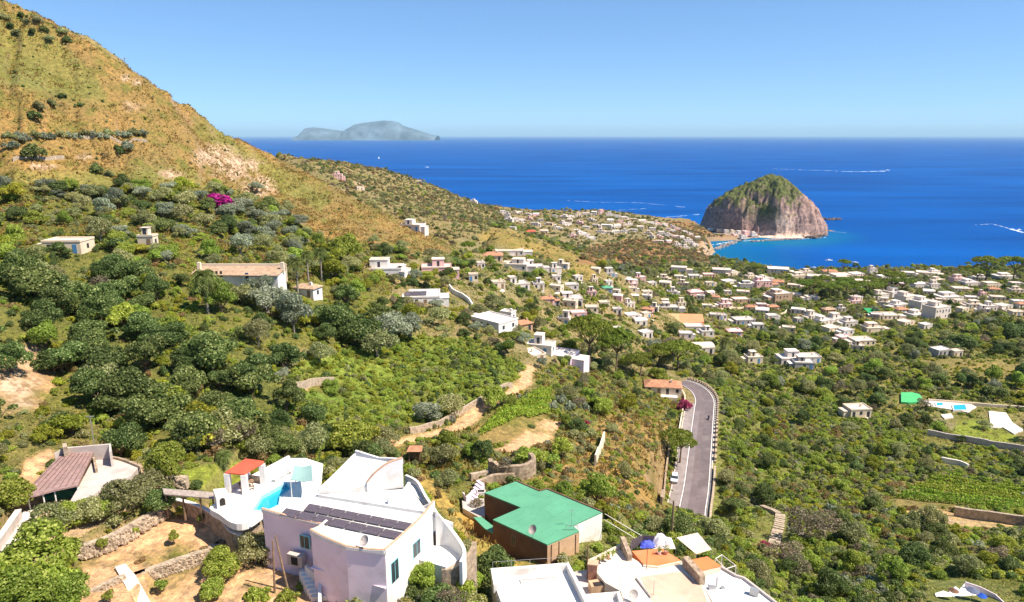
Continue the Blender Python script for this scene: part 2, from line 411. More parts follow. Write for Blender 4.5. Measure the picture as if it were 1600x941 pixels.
def ground_material():
    m, nt, b = new_mat('hillside_ground')
    N, L = nt.nodes, nt.links
    at_ = N.new('ShaderNodeAttribute'); at_.attribute_name = 'ground_colour'
    geo = N.new('ShaderNodeNewGeometry')
    def noise(sc, det=6, ro=.6):
        n = N.new('ShaderNodeTexNoise'); n.inputs['Scale'].default_value = sc; n.inputs['Detail'].default_value = det; n.inputs['Roughness'].default_value = ro
        L.new(geo.outputs['Position'], n.inputs['Vector']); return n
    def ramp(src, a, b_, ca, cb):
        r = N.new('ShaderNodeValToRGB'); r.color_ramp.elements[0].position = a; r.color_ramp.elements[1].position = b_
        r.color_ramp.elements[0].color = ca + (1,); r.color_ramp.elements[1].color = cb + (1,)
        L.new(src, r.inputs[0]); return r.outputs[0]
    def mix(f, a, b_, mode='MIX'):
        x = N.new('ShaderNodeMix'); x.data_type = 'RGBA'; x.blend_type = mode
        if isinstance(f, float): x.inputs[0].default_value = f
        else: L.new(f, x.inputs[0])
        for s, v in ((6, a), (7, b_)):
            if isinstance(v, tuple): x.inputs[s].default_value = v + (1,)
            else: L.new(v, x.inputs[s])
        return x.outputs[2]
    n1 = noise(.9); n2 = noise(.13, 7); n3 = noise(3.5, 4)
    c = mix(ramp(n2.outputs[0], .48, .66, (0, 0, 0), (.95, .95, .95)), at_.outputs['Color'], (.15, .145, .035))
    c = mix(1.0, c, ramp(n1.outputs[0], .32, .7, (.55, .58, .6), (1.35, 1.28, 1.2)), 'MULTIPLY')
    c = mix(1.0, c, ramp(n3.outputs[0], .35, .65, (.72, .75, .8), (1.22, 1.2, 1.15)), 'MULTIPLY')
    # bare tuff shows on the steep faces
    sx = N.new('ShaderNodeSeparateXYZ'); L.new(geo.outputs['Normal'], sx.inputs[0])
    steep = ramp(sx.outputs[2], .42, .64, (.9, .9, .9), (0, 0, 0))
    rock = mix(ramp(noise(1.7).outputs[0], .4, .62, (0, 0, 0), (1, 1, 1)), (.42, .29, .17), (.22, .14, .085))
    mm = N.new('ShaderNodeMath'); mm.operation = 'MULTIPLY'; L.new(steep, mm.inputs[0]); L.new(ramp(n2.outputs[0], .35, .55, (1, 1, 1), (.25, .25, .25)), mm.inputs[1])
    c = mix(mm.outputs[0], c, rock)
    ra = N.new('ShaderNodeAttribute'); ra.attribute_name = 'bare_rock'
    c = mix(ra.outputs['Fac'], c, mix(ramp(noise(.8).outputs[0], .42, .56, (0, 0, 0), (1, 1, 1)), (.52, .38, .26), (.24, .155, .09)))
    L.new(c, b.inputs['Base Color'])
    b.inputs['Roughness'].default_value = .95; b.inputs['Specular IOR Level'].default_value = .1
    bp = N.new('ShaderNodeBump'); bp.inputs['Strength'].default_value = .9; bp.inputs['Distance'].default_value = .5
    L.new(n1.outputs[0], bp.inputs['Height']); L.new(bp.outputs[0], b.inputs['Normal'])
    return m

NI, NJ = 640, 660
sv = np.linspace(-1.12, 1.12, NI)
vv = np.concatenate([np.linspace(math.log(34), math.log(420), 460)[:-1], np.linspace(math.log(420), math.log(1420), NJ - 459)])
SS, VVg = np.meshgrid(sv, vv, indexing='ij')
GY = np.exp(VVg); GX = SS * GY
GZ = terrain_z(GX, GY)
zz_ = zone_of(GX, GY, GZ, jit=1.0)
cols = np.array([ZCOL[k] for k in ZNAMES])[zz_]
for _ in range(2):
    cols[1:-1, 1:-1] = (cols[1:-1, 1:-1] * 2 + cols[:-2, 1:-1] + cols[2:, 1:-1] + cols[1:-1, :-2] + cols[1:-1, 2:]) / 6
# large soft drifts of greener / drier grass
k = fbm(GX / 18, GY / 18, 4, 90)[..., None]
cols = cols * (1 + np.array([.5, .25, .1]) * k * 1.2)
gp = proj(GX, GY, GZ)
def blob(x, y, rx, ry): return np.clip(1.5 - np.hypot((gp[0] - x) / rx, (gp[1] - y) / ry) * 1.2, 0, 1)
rk = np.zeros(GX.shape)
for a in ((205, 168, 26, 13), (268, 272, 22, 9), (330, 245, 32, 16), (368, 262, 40, 20), (405, 288, 30, 22), (345, 232, 26, 12), (40, 590, 48, 50), (215, 128, 12, 6), (196, 122, 8, 5),
          (470, 345, 10, 8), (1118, 400, 14, 16), (1500, 812, 50, 9), (1190, 740, 20, 9), (285, 690, 18, 10), (130, 246, 20, 5), (75, 260, 26, 5), (560, 290, 10, 8), (1095, 392, 26, 16)):
    rk = np.maximum(rk, blob(*a))
rk = np.clip(rk * 1.6 + fbm(GX / 5, GY / 5, 4, 61) * 3.2 - .5, 0, 1) * (rk > 0.02)
# the sea cliff
dcoast, _ = seg_dist(GX, GY, COAST, True)
rk = np.maximum(rk, np.clip(1 - dcoast / 10, 0, .35) * (GY > 780))
me = grid_mesh('terrain', np.stack([GX, GY, GZ], -1).reshape(-1, 3), NI, NJ, ground_material())
at_c = me.color_attributes.new('ground_colour', 'FLOAT_COLOR', 'POINT')
at_c.data.foreach_set('color', np.concatenate([np.clip(cols, 0, 1), np.ones(GX.shape + (1,))], -1).astype(np.float32).ravel())
at_r = me.attributes.new('bare_rock', 'FLOAT', 'POINT'); at_r.data.foreach_set('value', rk.astype(np.float32).ravel())
terr = bpy.data.objects.new('terrain', me); C.objects.link(terr); tag(terr, kind='structure')

# fast lookup of the built surface
def gz(x, y):
    x = np.asarray(x, float); y = np.asarray(y, float)
    s = np.clip((x / y - sv[0]) / (sv[1] - sv[0]), 0, NI - 1.001)
    v = np.clip(np.interp(np.log(np.maximum(y, 34.01)), vv, np.arange(NJ)), 0, NJ - 1.001)
    i = s.astype(int); j = v.astype(int); fs = s - i; fv = v - j
    return (GZ[i, j] * (1 - fs) + GZ[i + 1, j] * fs) * (1 - fv) + (GZ[i, j + 1] * (1 - fs) + GZ[i + 1, j + 1] * fs) * fv
_tt = np.exp(np.linspace(math.log(48), math.log(1500), 900))
def hit(px, py):
    """first point of the built ground seen at a photo pixel"""
    d = ray(px, py)
    X, Y, Zr = d[0] * _tt, d[1] * _tt, CAMH + d[2] * _tt
    dz = Zr - gz(X, Y)
    k = np.argmax(dz < 0)
    if k == 0: k = len(_tt) - 1
    a = dz[k - 1] / (dz[k - 1] - dz[k] + 1e-9); t = _tt[k - 1] + (_tt[k] - _tt[k - 1]) * a
    return Vector((d[0] * t, d[1] * t, float(gz(d[0] * t, d[1] * t)))), t

# ------------------------------------------------------------------ sea
def sea_material():
    m, nt, b = new_mat('open_sea')
    N, L = nt.nodes, nt.links
    geo = N.new('ShaderNodeNewGeometry')
    mp = N.new('ShaderNodeMapping'); mp.inputs['Scale'].default_value = (.7, 3.2, 1)
    L.new(geo.outputs['Position'], mp.inputs[0])
    n1 = N.new('ShaderNodeTexNoise'); n1.inputs['Scale'].default_value = .0016; n1.inputs['Detail'].default_value = 6
    L.new(mp.outputs[0], n1.inputs[0])
    r = N.new('ShaderNodeValToRGB'); r.color_ramp.elements[0].position = .35; r.color_ramp.elements[1].position = .68
    r.color_ramp.elements[0].color = (.0001, .046, .21, 1); r.color_ramp.elements[1].color = (.0002, .082, .33, 1)
    L.new(n1.outputs[0], r.inputs[0])
    # shallow water near the shore is greener
    at_ = N.new('ShaderNodeAttribute'); at_.attribute_name = 'shallow'
    mx = N.new('ShaderNodeMix'); mx.data_type = 'RGBA'
    L.new(at_.outputs['Fac'], mx.inputs[0]); L.new(r.outputs[0], mx.inputs[6]); mx.inputs[7].default_value = (.002, .12, .24, 1)
    L.new(mx.outputs[2], b.inputs['Base Color'])
    b.inputs['Roughness'].default_value = .5; b.inputs['IOR'].default_value = 1.33; b.inputs['Specular IOR Level'].default_value = .05
    n2 = N.new('ShaderNodeTexNoise'); n2.inputs['Scale'].default_value = .11; n2.inputs['Detail'].default_value = 7
    L.new(mp.outputs[0], n2.inputs[0])
    bp = N.new('ShaderNodeBump'); bp.inputs['Strength'].default_value = .55; bp.inputs['Distance'].default_value = 3.0
    L.new(n2.outputs[0], bp.inputs['Height']); L.new(bp.outputs[0], b.inputs['Normal'])
    return m
ys = np.concatenate([[-30000, -3000, 0, 400], np.linspace(700, 1500, 61), [1700, 2200, 3500, 6000, 12000, 30000, 80000, 160000]])
xs = np.concatenate([[-160000, -40000, -10000, -3000, -1200], np.linspace(-600, 1000, 81), [1400, 3000, 10000, 40000, 160000]])
XX, YY = np.meshgrid(xs, ys, indexing='ij')
me = grid_mesh('sea', np.stack([XX, YY, np.zeros_like(XX)], -1).reshape(-1, 3), len(xs), len(ys), sea_material())
d, _ = seg_dist(XX, YY, COAST, True)
d2 = np.hypot(XX - 490, YY - 1330)
# harbour, bay and rim of the rock
sh = np.clip(1 - d / 150, 0, 1) * (YY < 1360) * (XX > 200) * .85 + np.clip(1 - np.abs(d2 - 130) / 60, 0, 1) * .6
a = me.attributes.new('shallow', 'FLOAT', 'POINT'); a.data.foreach_set('value', np.clip(sh, 0, 1).astype(np.float32).ravel())
sea = bpy.data.objects.new('sea', me); C.objects.link(sea); tag(sea, kind='structure')
# ------------------------------------------------------------------ the rock in the bay, the island on the horizon
def rock_islet():
    xs = np.linspace(355, 640, 230); ys = np.linspace(1235, 1470, 200)
    X, Y = np.meshgrid(xs, ys, indexing='ij')
    prof = np.interp(X, [384, 390, 398, 410, 425, 446, 468, 488, 500, 509, 520, 532, 545, 560, 576, 590, 602, 612],
                     [0, 25, 46, 59, 71, 82, 93, 102, 107, 109, 107, 101, 89, 74, 58, 39, 20, 0])
    yc = np.interp(X, [366, 420, 508, 612], [1395, 1375, 1352, 1330])
    wf = np.interp(X, [378, 400, 436, 508, 560, 600, 615], [6, 40, 84, 92, 78, 42, 6])
    wb = wf * .9
    q = np.where(Y < yc, (yc - Y) / wf, (Y - yc) / wb)
    q = q + fbm(X / 26, Y / 26, 4, 4) * .30
    g = np.clip(1 - np.clip(q, 0, 2) ** 2.6, -.2, 1)
    z = prof * np.where(g > 0, g ** .62, g)
    # gullies and ledges
    rough = fbm(X / 22, Y / 22, 5, 8) - .35 * np.abs(fbm(X / 15, Y / 40, 4, 12))
    z = z + rough * 34 * np.clip(z / 25, 0, 1) * np.clip(q * 1.4, 0.15, 1) + fbm(X / 6, Y / 6, 3, 18) * 11 * np.clip(z / 12, 0, 1)
    z = z - np.exp(-((X - 462 + (Y - 1300) * .25) / 9) ** 2) * 13 * np.clip(q, 0, 1) * (z > 6)      # the deep chimney in the front face
    low = 7 * np.clip(1 - np.hypot((X - 508) / 48, (Y - 1268) / 20), 0, 1) ** .5                # pale smooth slab at the foot
    quay = 3.2 * np.clip(2.2 - 2 * np.hypot((X - 432) / 46, (Y - 1290) / 34), 0, 1)
    spit = 5 * np.clip(1 - np.hypot((X - 622) / 30, (Y - 1352) / 9), 0, 1)
    z = np.maximum(np.maximum(np.maximum(z, quay - .2), low - 1.2), spit - 1.5); z = np.where(z < .3, -5, z)
    m, nt, b = new_mat('islet_rock')
    N, L = nt.nodes, nt.links
    a = N.new('ShaderNodeAttribute'); a.attribute_name = 'tint'
    geo = N.new('ShaderNodeNewGeometry')
    n = N.new('ShaderNodeTexNoise'); n.inputs['Scale'].default_value = .16; n.inputs['Detail'].default_value = 9; n.inputs['Roughness'].default_value = .7
    L.new(geo.outputs['Position'], n.inputs[0])
    r = N.new('ShaderNodeValToRGB'); r.color_ramp.elements[0].position = .32; r.color_ramp.elements[1].position = .68
    r.color_ramp.elements[0].color = (.4, .4, .45, 1); r.color_ramp.elements[1].color = (1.9, 1.8, 1.7, 1)
    L.new(n.outputs[0], r.inputs[0])
    x = N.new('ShaderNodeMix'); x.data_type = 'RGBA'; x.blend_type = 'MULTIPLY'; x.inputs[0].default_value = 1
    L.new(a.outputs['Color'], x.inputs[6]); L.new(r.outputs[0], x.inputs[7]); L.new(x.outputs[2], b.inputs['Base Color'])
    b.inputs['Roughness'].default_value = .95; b.inputs['Specular IOR Level'].default_value = .1
    bp = N.new('ShaderNodeBump'); bp.inputs['Strength'].default_value = 1; bp.inputs['Distance'].default_value = 2.5
    L.new(n.outputs[0], bp.inputs['Height']); L.new(bp.outputs[0], b.inputs['Normal'])
    gx, gy = np.gradient(z, xs, ys)
    slope = np.hypot(gx, gy)
    green = np.clip(1.5 - slope * .62 + fbm(X / 12, Y / 12, 4, 30) * 2.6 + np.clip((z - 58) / 40, -.5, .6) + .25 - np.clip((X - 525) / 30, 0, 1.6), 0, 1) * (z > 22)
    green = np.maximum(green, np.clip(fbm(X / 10, Y / 10, 3, 31) * 4 + .5, 0, 1) * np.clip(1 - np.hypot((X - 470) / 40, (z - 50) / 34), 0, 1) * 1.3)
    green = np.clip(green, 0, 1)[..., None]
    rock = np.array([.26, .18, .155]) * (1 + .5 * fbm(X / 20, z / 9, 3, 40)[..., None])
    pale = np.clip(1 - np.hypot((X - 505) / 26, (z - 28) / 26) + fbm(X / 9, z / 6, 3, 44), 0, 1)[..., None] * (Y < 1345)[..., None]
    rock = rock * (1 - pale) + np.array([.52, .40, .31]) * pale
    slab = (low > 0.8)[..., None]
    rock = np.where(slab & (z < 8)[..., None], np.array([.62, .46, .36]), rock)
    colr = rock * (1 - green) + np.array([.085, .10, .035]) * green
    me = grid_mesh('rocky_islet', np.stack([X, Y, z], -1).reshape(-1, 3), len(xs), len(ys), m, smooth=False)
    ca = me.color_attributes.new('tint', 'FLOAT_COLOR', 'POINT')
    ca.data.foreach_set('color', np.concatenate([np.clip(colr, 0, 1), np.ones(X.shape + (1,))], -1).astype(np.float32).ravel())
    o = bpy.data.objects.new('rocky_islet', me); C.objects.link(o); tag(o, kind='structure')
    return X, Y, z
ISLET = rock_islet()

def distant_island():
    D = 27000.0
    pts = [(470, 211.9), (475, 209), (478, 200), (490, 198.5), (500, 200), (512, 202), (525, 203), (538, 205.5), (545, 200), (552, 195.5), (562, 192.5), (578, 190.5), (592, 189), (602, 188),
           (614, 189), (624, 192), (630, 197), (640, 199.5), (652, 203), (662, 206.5), (672, 210), (682, 211.9)]
    X0, Z0 = [], []
    for px, py in pts:
        d = ray(px, py); X0.append(d[0] / d[1] * D); Z0.append(max(0, CAMH + d[2] / d[1] * D))
    Z0 = np.array(Z0) - 0.0
    xs = np.linspace(X0[0] - 50, X0[-1] + 50, 170); ys = np.linspace(D - 1250, D + 1000, 60)
    X, Y = np.meshgrid(xs, ys, indexing='ij')
    p = np.interp(X, X0, Z0)
    g = np.clip(1 - np.abs((Y - D) / np.where(Y < D, 1100, 900)) ** 1.6, 0, 1)
    z = p * g ** .7 * (1 + .6 * fbm(X / 420, Y / 420, 5, 3) * (1.15 - g)) + fbm(X / 260, Y / 260, 4, 5) * 190 * np.clip(p * g / 120, 0, 1) * (1.15 - g)
    z = np.where(z < 2, -5, z)
    m = mat('haze_blue_limestone', (.09, .13, .16), .95, .5, .0016)  # blue of the hazy distance is mixed into the rock colour
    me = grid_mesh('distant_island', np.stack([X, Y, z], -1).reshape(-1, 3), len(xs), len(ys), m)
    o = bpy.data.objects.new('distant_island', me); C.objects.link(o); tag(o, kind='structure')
distant_island()

# ------------------------------------------------------------------ boats, wakes and foam
WHITE = mat('boat_white', (.85, .85, .85), .4, .03)
FOAM = mat('sea_foam_white', (.8, .86, .9), .9, .1)
def hull(L_, W_, Hh, m, name, parent):
    secs = 9; V = []; F = []
    for i in range(secs):
        f = i / (secs - 1); x = -L_ / 2 + L_ * f
        w = W_ / 2 * (1 if f < .45 else max(.03, 1 - ((f - .45) / .55) ** 2)); lift = .25 * Hh * max(0, f - .4)
        V += [(x, -w, Hh + lift), (x, -w * .75, .05), (x, 0, -.25), (x, w * .75, .05), (x, w, Hh + lift)]
    for i in range(secs - 1):
        for k in range(4): F.append((i * 5 + k, i * 5 + k + 5, i * 5 + k + 6, i * 5 + k + 1))
        F.append((i * 5, i * 5 + 4, i * 5 + 9, i * 5 + 5))
    F.append((0, 1, 2, 3, 4))
    return mesh_obj(name, V, F, m, parent)
def boxm(name, bs, m, parent=None):
    V, F = [], []
    for (x0, x1, y0, y1, z0, z1) in bs:
        b = len(V); V += [(x, y, z) for z in (z0, z1) for y in (y0, y1) for x in (x0, x1)]
        F += [tuple(b + i for i in f) for f in ((0, 2, 3, 1), (4, 5, 7, 6), (0, 1, 5, 4), (2, 6, 7, 3), (0, 4, 6, 2), (1, 3, 7, 5))]
    return mesh_obj(name, V, F, m, parent)
def motorboat(px, py, L_, rz, label, grp=None):
    p = pz(px, py, 0); r = empty('motorboat', (p.x, p.y, 0.1), rz); tag(r, label, 'boat', grp)
    hull(L_, L_ * .3, L_ * .12, WHITE, 'hull', r)
    boxm('cabin', [(-L_ * .12, L_ * .16, -L_ * .09, L_ * .09, L_ * .12, L_ * .24)], WHITE, r)
    boxm('windscreen', [(L_ * .16, L_ * .18, -L_ * .085, L_ * .085, L_ * .15, L_ * .23)], mat('boat_glass', (.03, .04, .05), .2), r)
    boxm('outboard_motor', [(-L_ * .54, -L_ * .5, -L_ * .03, L_ * .03, 0, L_ * .18)], mat('black_plastic', (.02, .02, .02), .5), r)
    return r
def wake(name, pix, w0, w1):
    pts = [pz(a, b, 0) for a, b in pix]; V, F = [], []
    P2 = []
    for i in range(len(pts) - 1):
        for k in range(24): P2.append(pts[i].lerp(pts[i + 1], k / 24))
    P2.append(pts[-1]); n = len(P2)
    for i, p in enumerate(P2):
        d = (P2[min(i + 1, n - 1)] - P2[max(i - 1, 0)]).normalized(); nn = Vector((-d.y, d.x, 0))
        w = (w0 + (w1 - w0) * i / n) * (.25 + 1.5 * float(vnoise(i * .9, px_seed := 3.0, 4)))
        off = nn * (float(vnoise(i * .3, 9.0, 6)) - .5) * w0 * 1.5
        V += [tuple((p + off + nn * w)[:2]) + (.12,), tuple((p + off - nn * w)[:2]) + (.12,)]
    for i in range(n - 1):
        if float(vnoise(i * .55, 5.0, 12)) > .3: F.append((2 * i, 2 * i + 1, 2 * i + 3, 2 * i + 2))
    o = mesh_obj(name, V, F, FOAM); tag(o, kind='stuff'); return o
motorboat(1386, 267, 26, math.radians(0), 'white boat far out on the open sea at the end of a long foam trail')
wake('wake', [(1190, 263), (1240, 265), (1300, 267)], 2, 5)
wake('wake', [(1300, 267.5), (1340, 268.5), (1384, 267.5)], 6, 12)
motorboat(667, 262, 22, math.radians(10), 'white boat on the open sea above the far scrub ridge')
motorboat(1592, 360, 11, math.radians(200), 'white speedboat with foam behind it at the right edge of the sea')
wake('wake', [(1577, 357), (1590, 361), (1600, 364), (1640, 372)], 4, 2)
wake('wake', [(1520, 352), (1550, 350), (1576, 357)], .6, .9)
motorboat(1336, 411, 9, math.radians(150), 'small white boat moored in the bay nearer to the lone umbrella pine')
motorboat(1295, 408, 11, math.radians(175), 'small white boat lying in the bay right below the rock islet')
motorboat(1272, 419, 8, math.radians(170), 'tiny white boat close to the shore in front of the flat roofed seafront houses')
def sailboat(px, py, L_, label):
    p = pz(px, py, 0); r = empty('sailing_boat', (p.x, p.y, 0.1), .3); tag(r, label, 'boat')
    hull(L_, L_ * .28, L_ * .1, WHITE, 'hull', r)
    boxm('mast', [(-.12, .12, -.12, .12, .5, L_ * 1.3)], WHITE, r)
    mesh_obj('sail', [(-.2, .1, 2), (-L_ * .42, .3, 2), (-.2, .1, L_ * 1.25), (-.2, .35, 2), (-L_ * .42, .55, 2), (-.2, .35, L_ * 1.25)], [(0, 1, 2), (5, 4, 3), (0, 3, 4, 1), (1, 4, 5, 2), (2, 5, 3, 0)], WHITE, r)
    mesh_obj('jib', [(.3, .1, 2), (L_ * .45, .1, 1.5), (.3, .1, L_ * 1.0), (.3, .3, 2), (L_ * .45, .3, 1.5), (.3, .3, L_ * 1.0)], [(0, 1, 2), (5, 4, 3), (0, 3, 4, 1), (1, 4, 5, 2), (2, 5, 3, 0)], WHITE, r)
sailboat(592, 248, 16, 'white sailing boat with its sails up on the open sea below the distant island')
wake('foam', [(960, 344), (1000, 342), (1050, 339), (1092, 335)], 1.5, 1.0)
wake('foam', [(880, 313), (930, 316), (1000, 317), (1070, 324)], .8, .8)
wake('foam', [(905, 330), (960, 329), (1010, 326)], .8, .8)
wake('foam', [(1150, 377), (1180, 376), (1210, 374), (1250, 374), (1290, 371)], 1.4, .8)
wake('foam', [(1283, 360), (1300, 362), (1322, 364)], .7, .5)
wake('foam', [(1112, 383), (1130, 380), (1146, 377)], 1.6, 1.2)

# breakwaters of piled rock either side of the neck
def rubble(name, label, pix, w, h, nst, seed, z0=0.0, size=(.8, 2.0), m=None, cat='breakwater', world=None, kind=None, grp=None):
    rg = random.Random(seed)
    pts = world or [pz(a, b, z0) for a, b in pix]
    L_ = sum((pts[i + 1] - pts[i]).length for i in range(len(pts) - 1))
    V, F = [], []
    for k in range(nst):
        f = rg.random() * L_; i = 0
        while i < len(pts) - 2 and f > (pts[i + 1] - pts[i]).length: f -= (pts[i + 1] - pts[i]).length; i += 1
        p = pts[i].lerp(pts[i + 1], f / max(.01, (pts[i + 1] - pts[i]).length)); d = (pts[i + 1] - pts[i]).normalized()
        o = rg.gauss(0, .33); c = p + Vector((-d.y, d.x, 0)) * o * w; c.z += max(0, h * (1 - abs(o))) * rg.random()
        s = rg.uniform(*size); b = len(V)
        for dx, dy, dz in ((-1, -1, -1), (1, -1, -1), (1, 1, -1), (-1, 1, -1), (-1, -1, 1), (1, -1, 1), (1, 1, 1), (-1, 1, 1)):
            V.append((c.x + dx * s * rg.uniform(.25, .6), c.y + dy * s * rg.uniform(.25, .6), c.z + dz * s * rg.uniform(.2, .45)))
        F += [tuple(b + i for i in f_) for f_ in ((0, 3, 2, 1), (4, 5, 6, 7), (0, 1, 5, 4), (1, 2, 6, 5), (2, 3, 7, 6), (3, 0, 4, 7))]
    o = mesh_obj(name, V, F, m or mat('breakwater_stone', (.42, .36, .32), .9, .3, .5))
    tag(o, kind='stuff'); return o
rubble('breakwater', 'pale stone breakwater reaching into the bay at the foot of the cliff', [(1118, 390), (1128, 386), (1144, 380), (1156, 377)], 8, 3, 170, 1, size=(1.5, 3.5))
rubble('breakwater', 'long thin pale stone breakwater in front of the beach beneath the rock islet', [(1174, 378), (1200, 376.5), (1225, 375), (1252, 374)], 5, 2.5, 190, 2, size=(1.5, 3))
rubble('breakwater', 'dark stone breakwater on the seaward side of the sandy neck', [(1042, 351), (1060, 351.5), (1080, 352), (1100, 354)], 7, 3, 190, 3, size=(1.5, 3.5))
rubble('reef', 'low reef of dark rocks running out to sea on the right of the islet', [(1272, 340), (1285, 343), (1298, 344), (1312, 343)], 9, 4, 120, 5, size=(1.5, 5), m=mat('reef_stone', (.2, .15, .12), .9, .3, .5), cat='reef')
rubble('reef', 'broken shoreline rocks at the right foot of the islet', [(1255, 372), (1268, 373), (1282, 369), (1284, 362)], 10, 5, 130, 6, size=(1.5, 6), m=mat('reef_stone', (.2, .15, .12)), cat='reef')
# ------------------------------------------------------------------ foliage
def leaf_mat(name, c0, c1, c2=None, objvar=.25):
    m, nt, b = new_mat(name)
    N, L = nt.nodes, nt.links
    geo = N.new('ShaderNodeNewGeometry'); oi = N.new('ShaderNodeObjectInfo')
    r = N.new('ShaderNodeValToRGB'); e = r.color_ramp.elements
    e[0].color = c0 + (1,); e[1].color = (c2 or c1) + (1,); e[0].position = 0.05; e[1].position = 1.0
    if c2: k = e.new(.72); k.color = c1 + (1,)
    L.new(geo.outputs['Random Per Island'], r.inputs[0])
    hs = N.new('ShaderNodeHueSaturation')
    ma = N.new('ShaderNodeMapRange'); ma.inputs['To Min'].default_value = 1 - objvar; ma.inputs['To Max'].default_value = 1 + objvar * 1.3
    L.new(oi.outputs['Random'], ma.inputs[0]); L.new(ma.outputs[0], hs.inputs['Value'])
    mu = N.new('ShaderNodeMath'); mu.operation = 'MULTIPLY_ADD'; mu.inputs[1].default_value = 7.13; mu.inputs[2].default_value = .3
    L.new(oi.outputs['Random'], mu.inputs[0]); fr = N.new('ShaderNodeMath'); fr.operation = 'FRACT'; L.new(mu.outputs[0], fr.inputs[0])
    mh = N.new('ShaderNodeMapRange'); mh.inputs['To Min'].default_value = .5 - .02; mh.inputs['To Max'].default_value = .5 + .018
    L.new(fr.outputs[0], mh.inputs[0]); L.new(mh.outputs[0], hs.inputs['Hue'])
    L.new(r.outputs[0], hs.inputs['Color']); L.new(hs.outputs[0], b.inputs['Base Color'])
    b.inputs['Roughness'].default_value = .6; b.inputs['Specular IOR Level'].default_value = .18
    tr = N.new('ShaderNodeBsdfTranslucent'); L.new(hs.outputs[0], tr.inputs['Color'])
    mx = N.new('ShaderNodeMixShader'); mx.inputs[0].default_value = .5
    L.new(b.outputs[0], mx.inputs[1]); L.new(tr.outputs[0], mx.inputs[2]); L.new(mx.outputs[0], N['Material Output'].inputs['Surface'])
    return m
LM = {
 'broad': leaf_mat('dark_broadleaf', (.05, .085, .02), (.175, .235, .065), (.40, .45, .18)),
 'green': leaf_mat('fresh_leaf', (.15, .21, .025), (.37, .45, .07), (.58, .62, .17)),
 'olive': leaf_mat('olive_leaf', (.16, .17, .06), (.37, .38, .15), (.62, .61, .35)),
 'grey': leaf_mat('grey_leaf', (.13, .155, .095), (.33, .37, .24), (.60, .62, .48)),
 'pine': leaf_mat('pine_needles', (.065, .10, .014), (.21, .27, .035), (.34, .40, .07), .15),
 'yellow': leaf_mat('yellow_leaf', (.15, .18, .02), (.40, .42, .045), (.62, .58, .10)),
 'dry': leaf_mat('dry_brush', (.16, .11, .04), (.38, .27, .11), (.54, .42, .22)),
 'brown': leaf_mat('bare_brush', (.12, .10, .06), (.29, .24, .15), (.50, .43, .30)),
 'red': leaf_mat('red_bougainvillea', (.16, .02, .05), (.50, .07, .13), (.65, .2, .26), .1),
 'magenta': leaf_mat('magenta_bougainvillea', (.22, .01, .14), (.60, .02, .38), (.7, .12, .5), .1),
 'vine': leaf_mat('vine_leaf', (.11, .18, .017), (.32, .44, .045), (.50, .58, .09), .12),
 'palm': leaf_mat('palm_leaf', (.07, .095, .02), (.19, .23, .06), (.36, .36, .14), .1),
}
BARK = mat('bark', (.16, .11, .075), .95, .3, 3)
BARKG = mat('grey_bark', (.26, .22, .18), .95, .25, 3)
def unit_dirs(n, rg):
    v = rg.normal(size=(n, 3)); return v / np.linalg.norm(v, axis=1)[:, None]
def leaf_quads(P, Nn, size, rg, asp=1.0):
    """quads at P facing roughly Nn"""
    n = len(P)
    nn = Nn + rg.normal(size=(n, 3)) * .55; nn /= np.linalg.norm(nn, axis=1)[:, None]
    a = np.cross(nn, unit_dirs(n, rg)); a /= np.linalg.norm(a, axis=1)[:, None] + 1e-9
    b = np.cross(nn, a)
    s = (size * rg.uniform(.55, 1.35, n))[:, None]
    a = a * s; b = b * s * asp
    k1 = rg.uniform(.5, 1.1, (n, 1)); k2 = rg.uniform(.5, 1.1, (n, 1))
    V = np.stack([P - a * k1, P - b * k2, P + a, P + b], 1)
    return V.reshape(-1, 3)
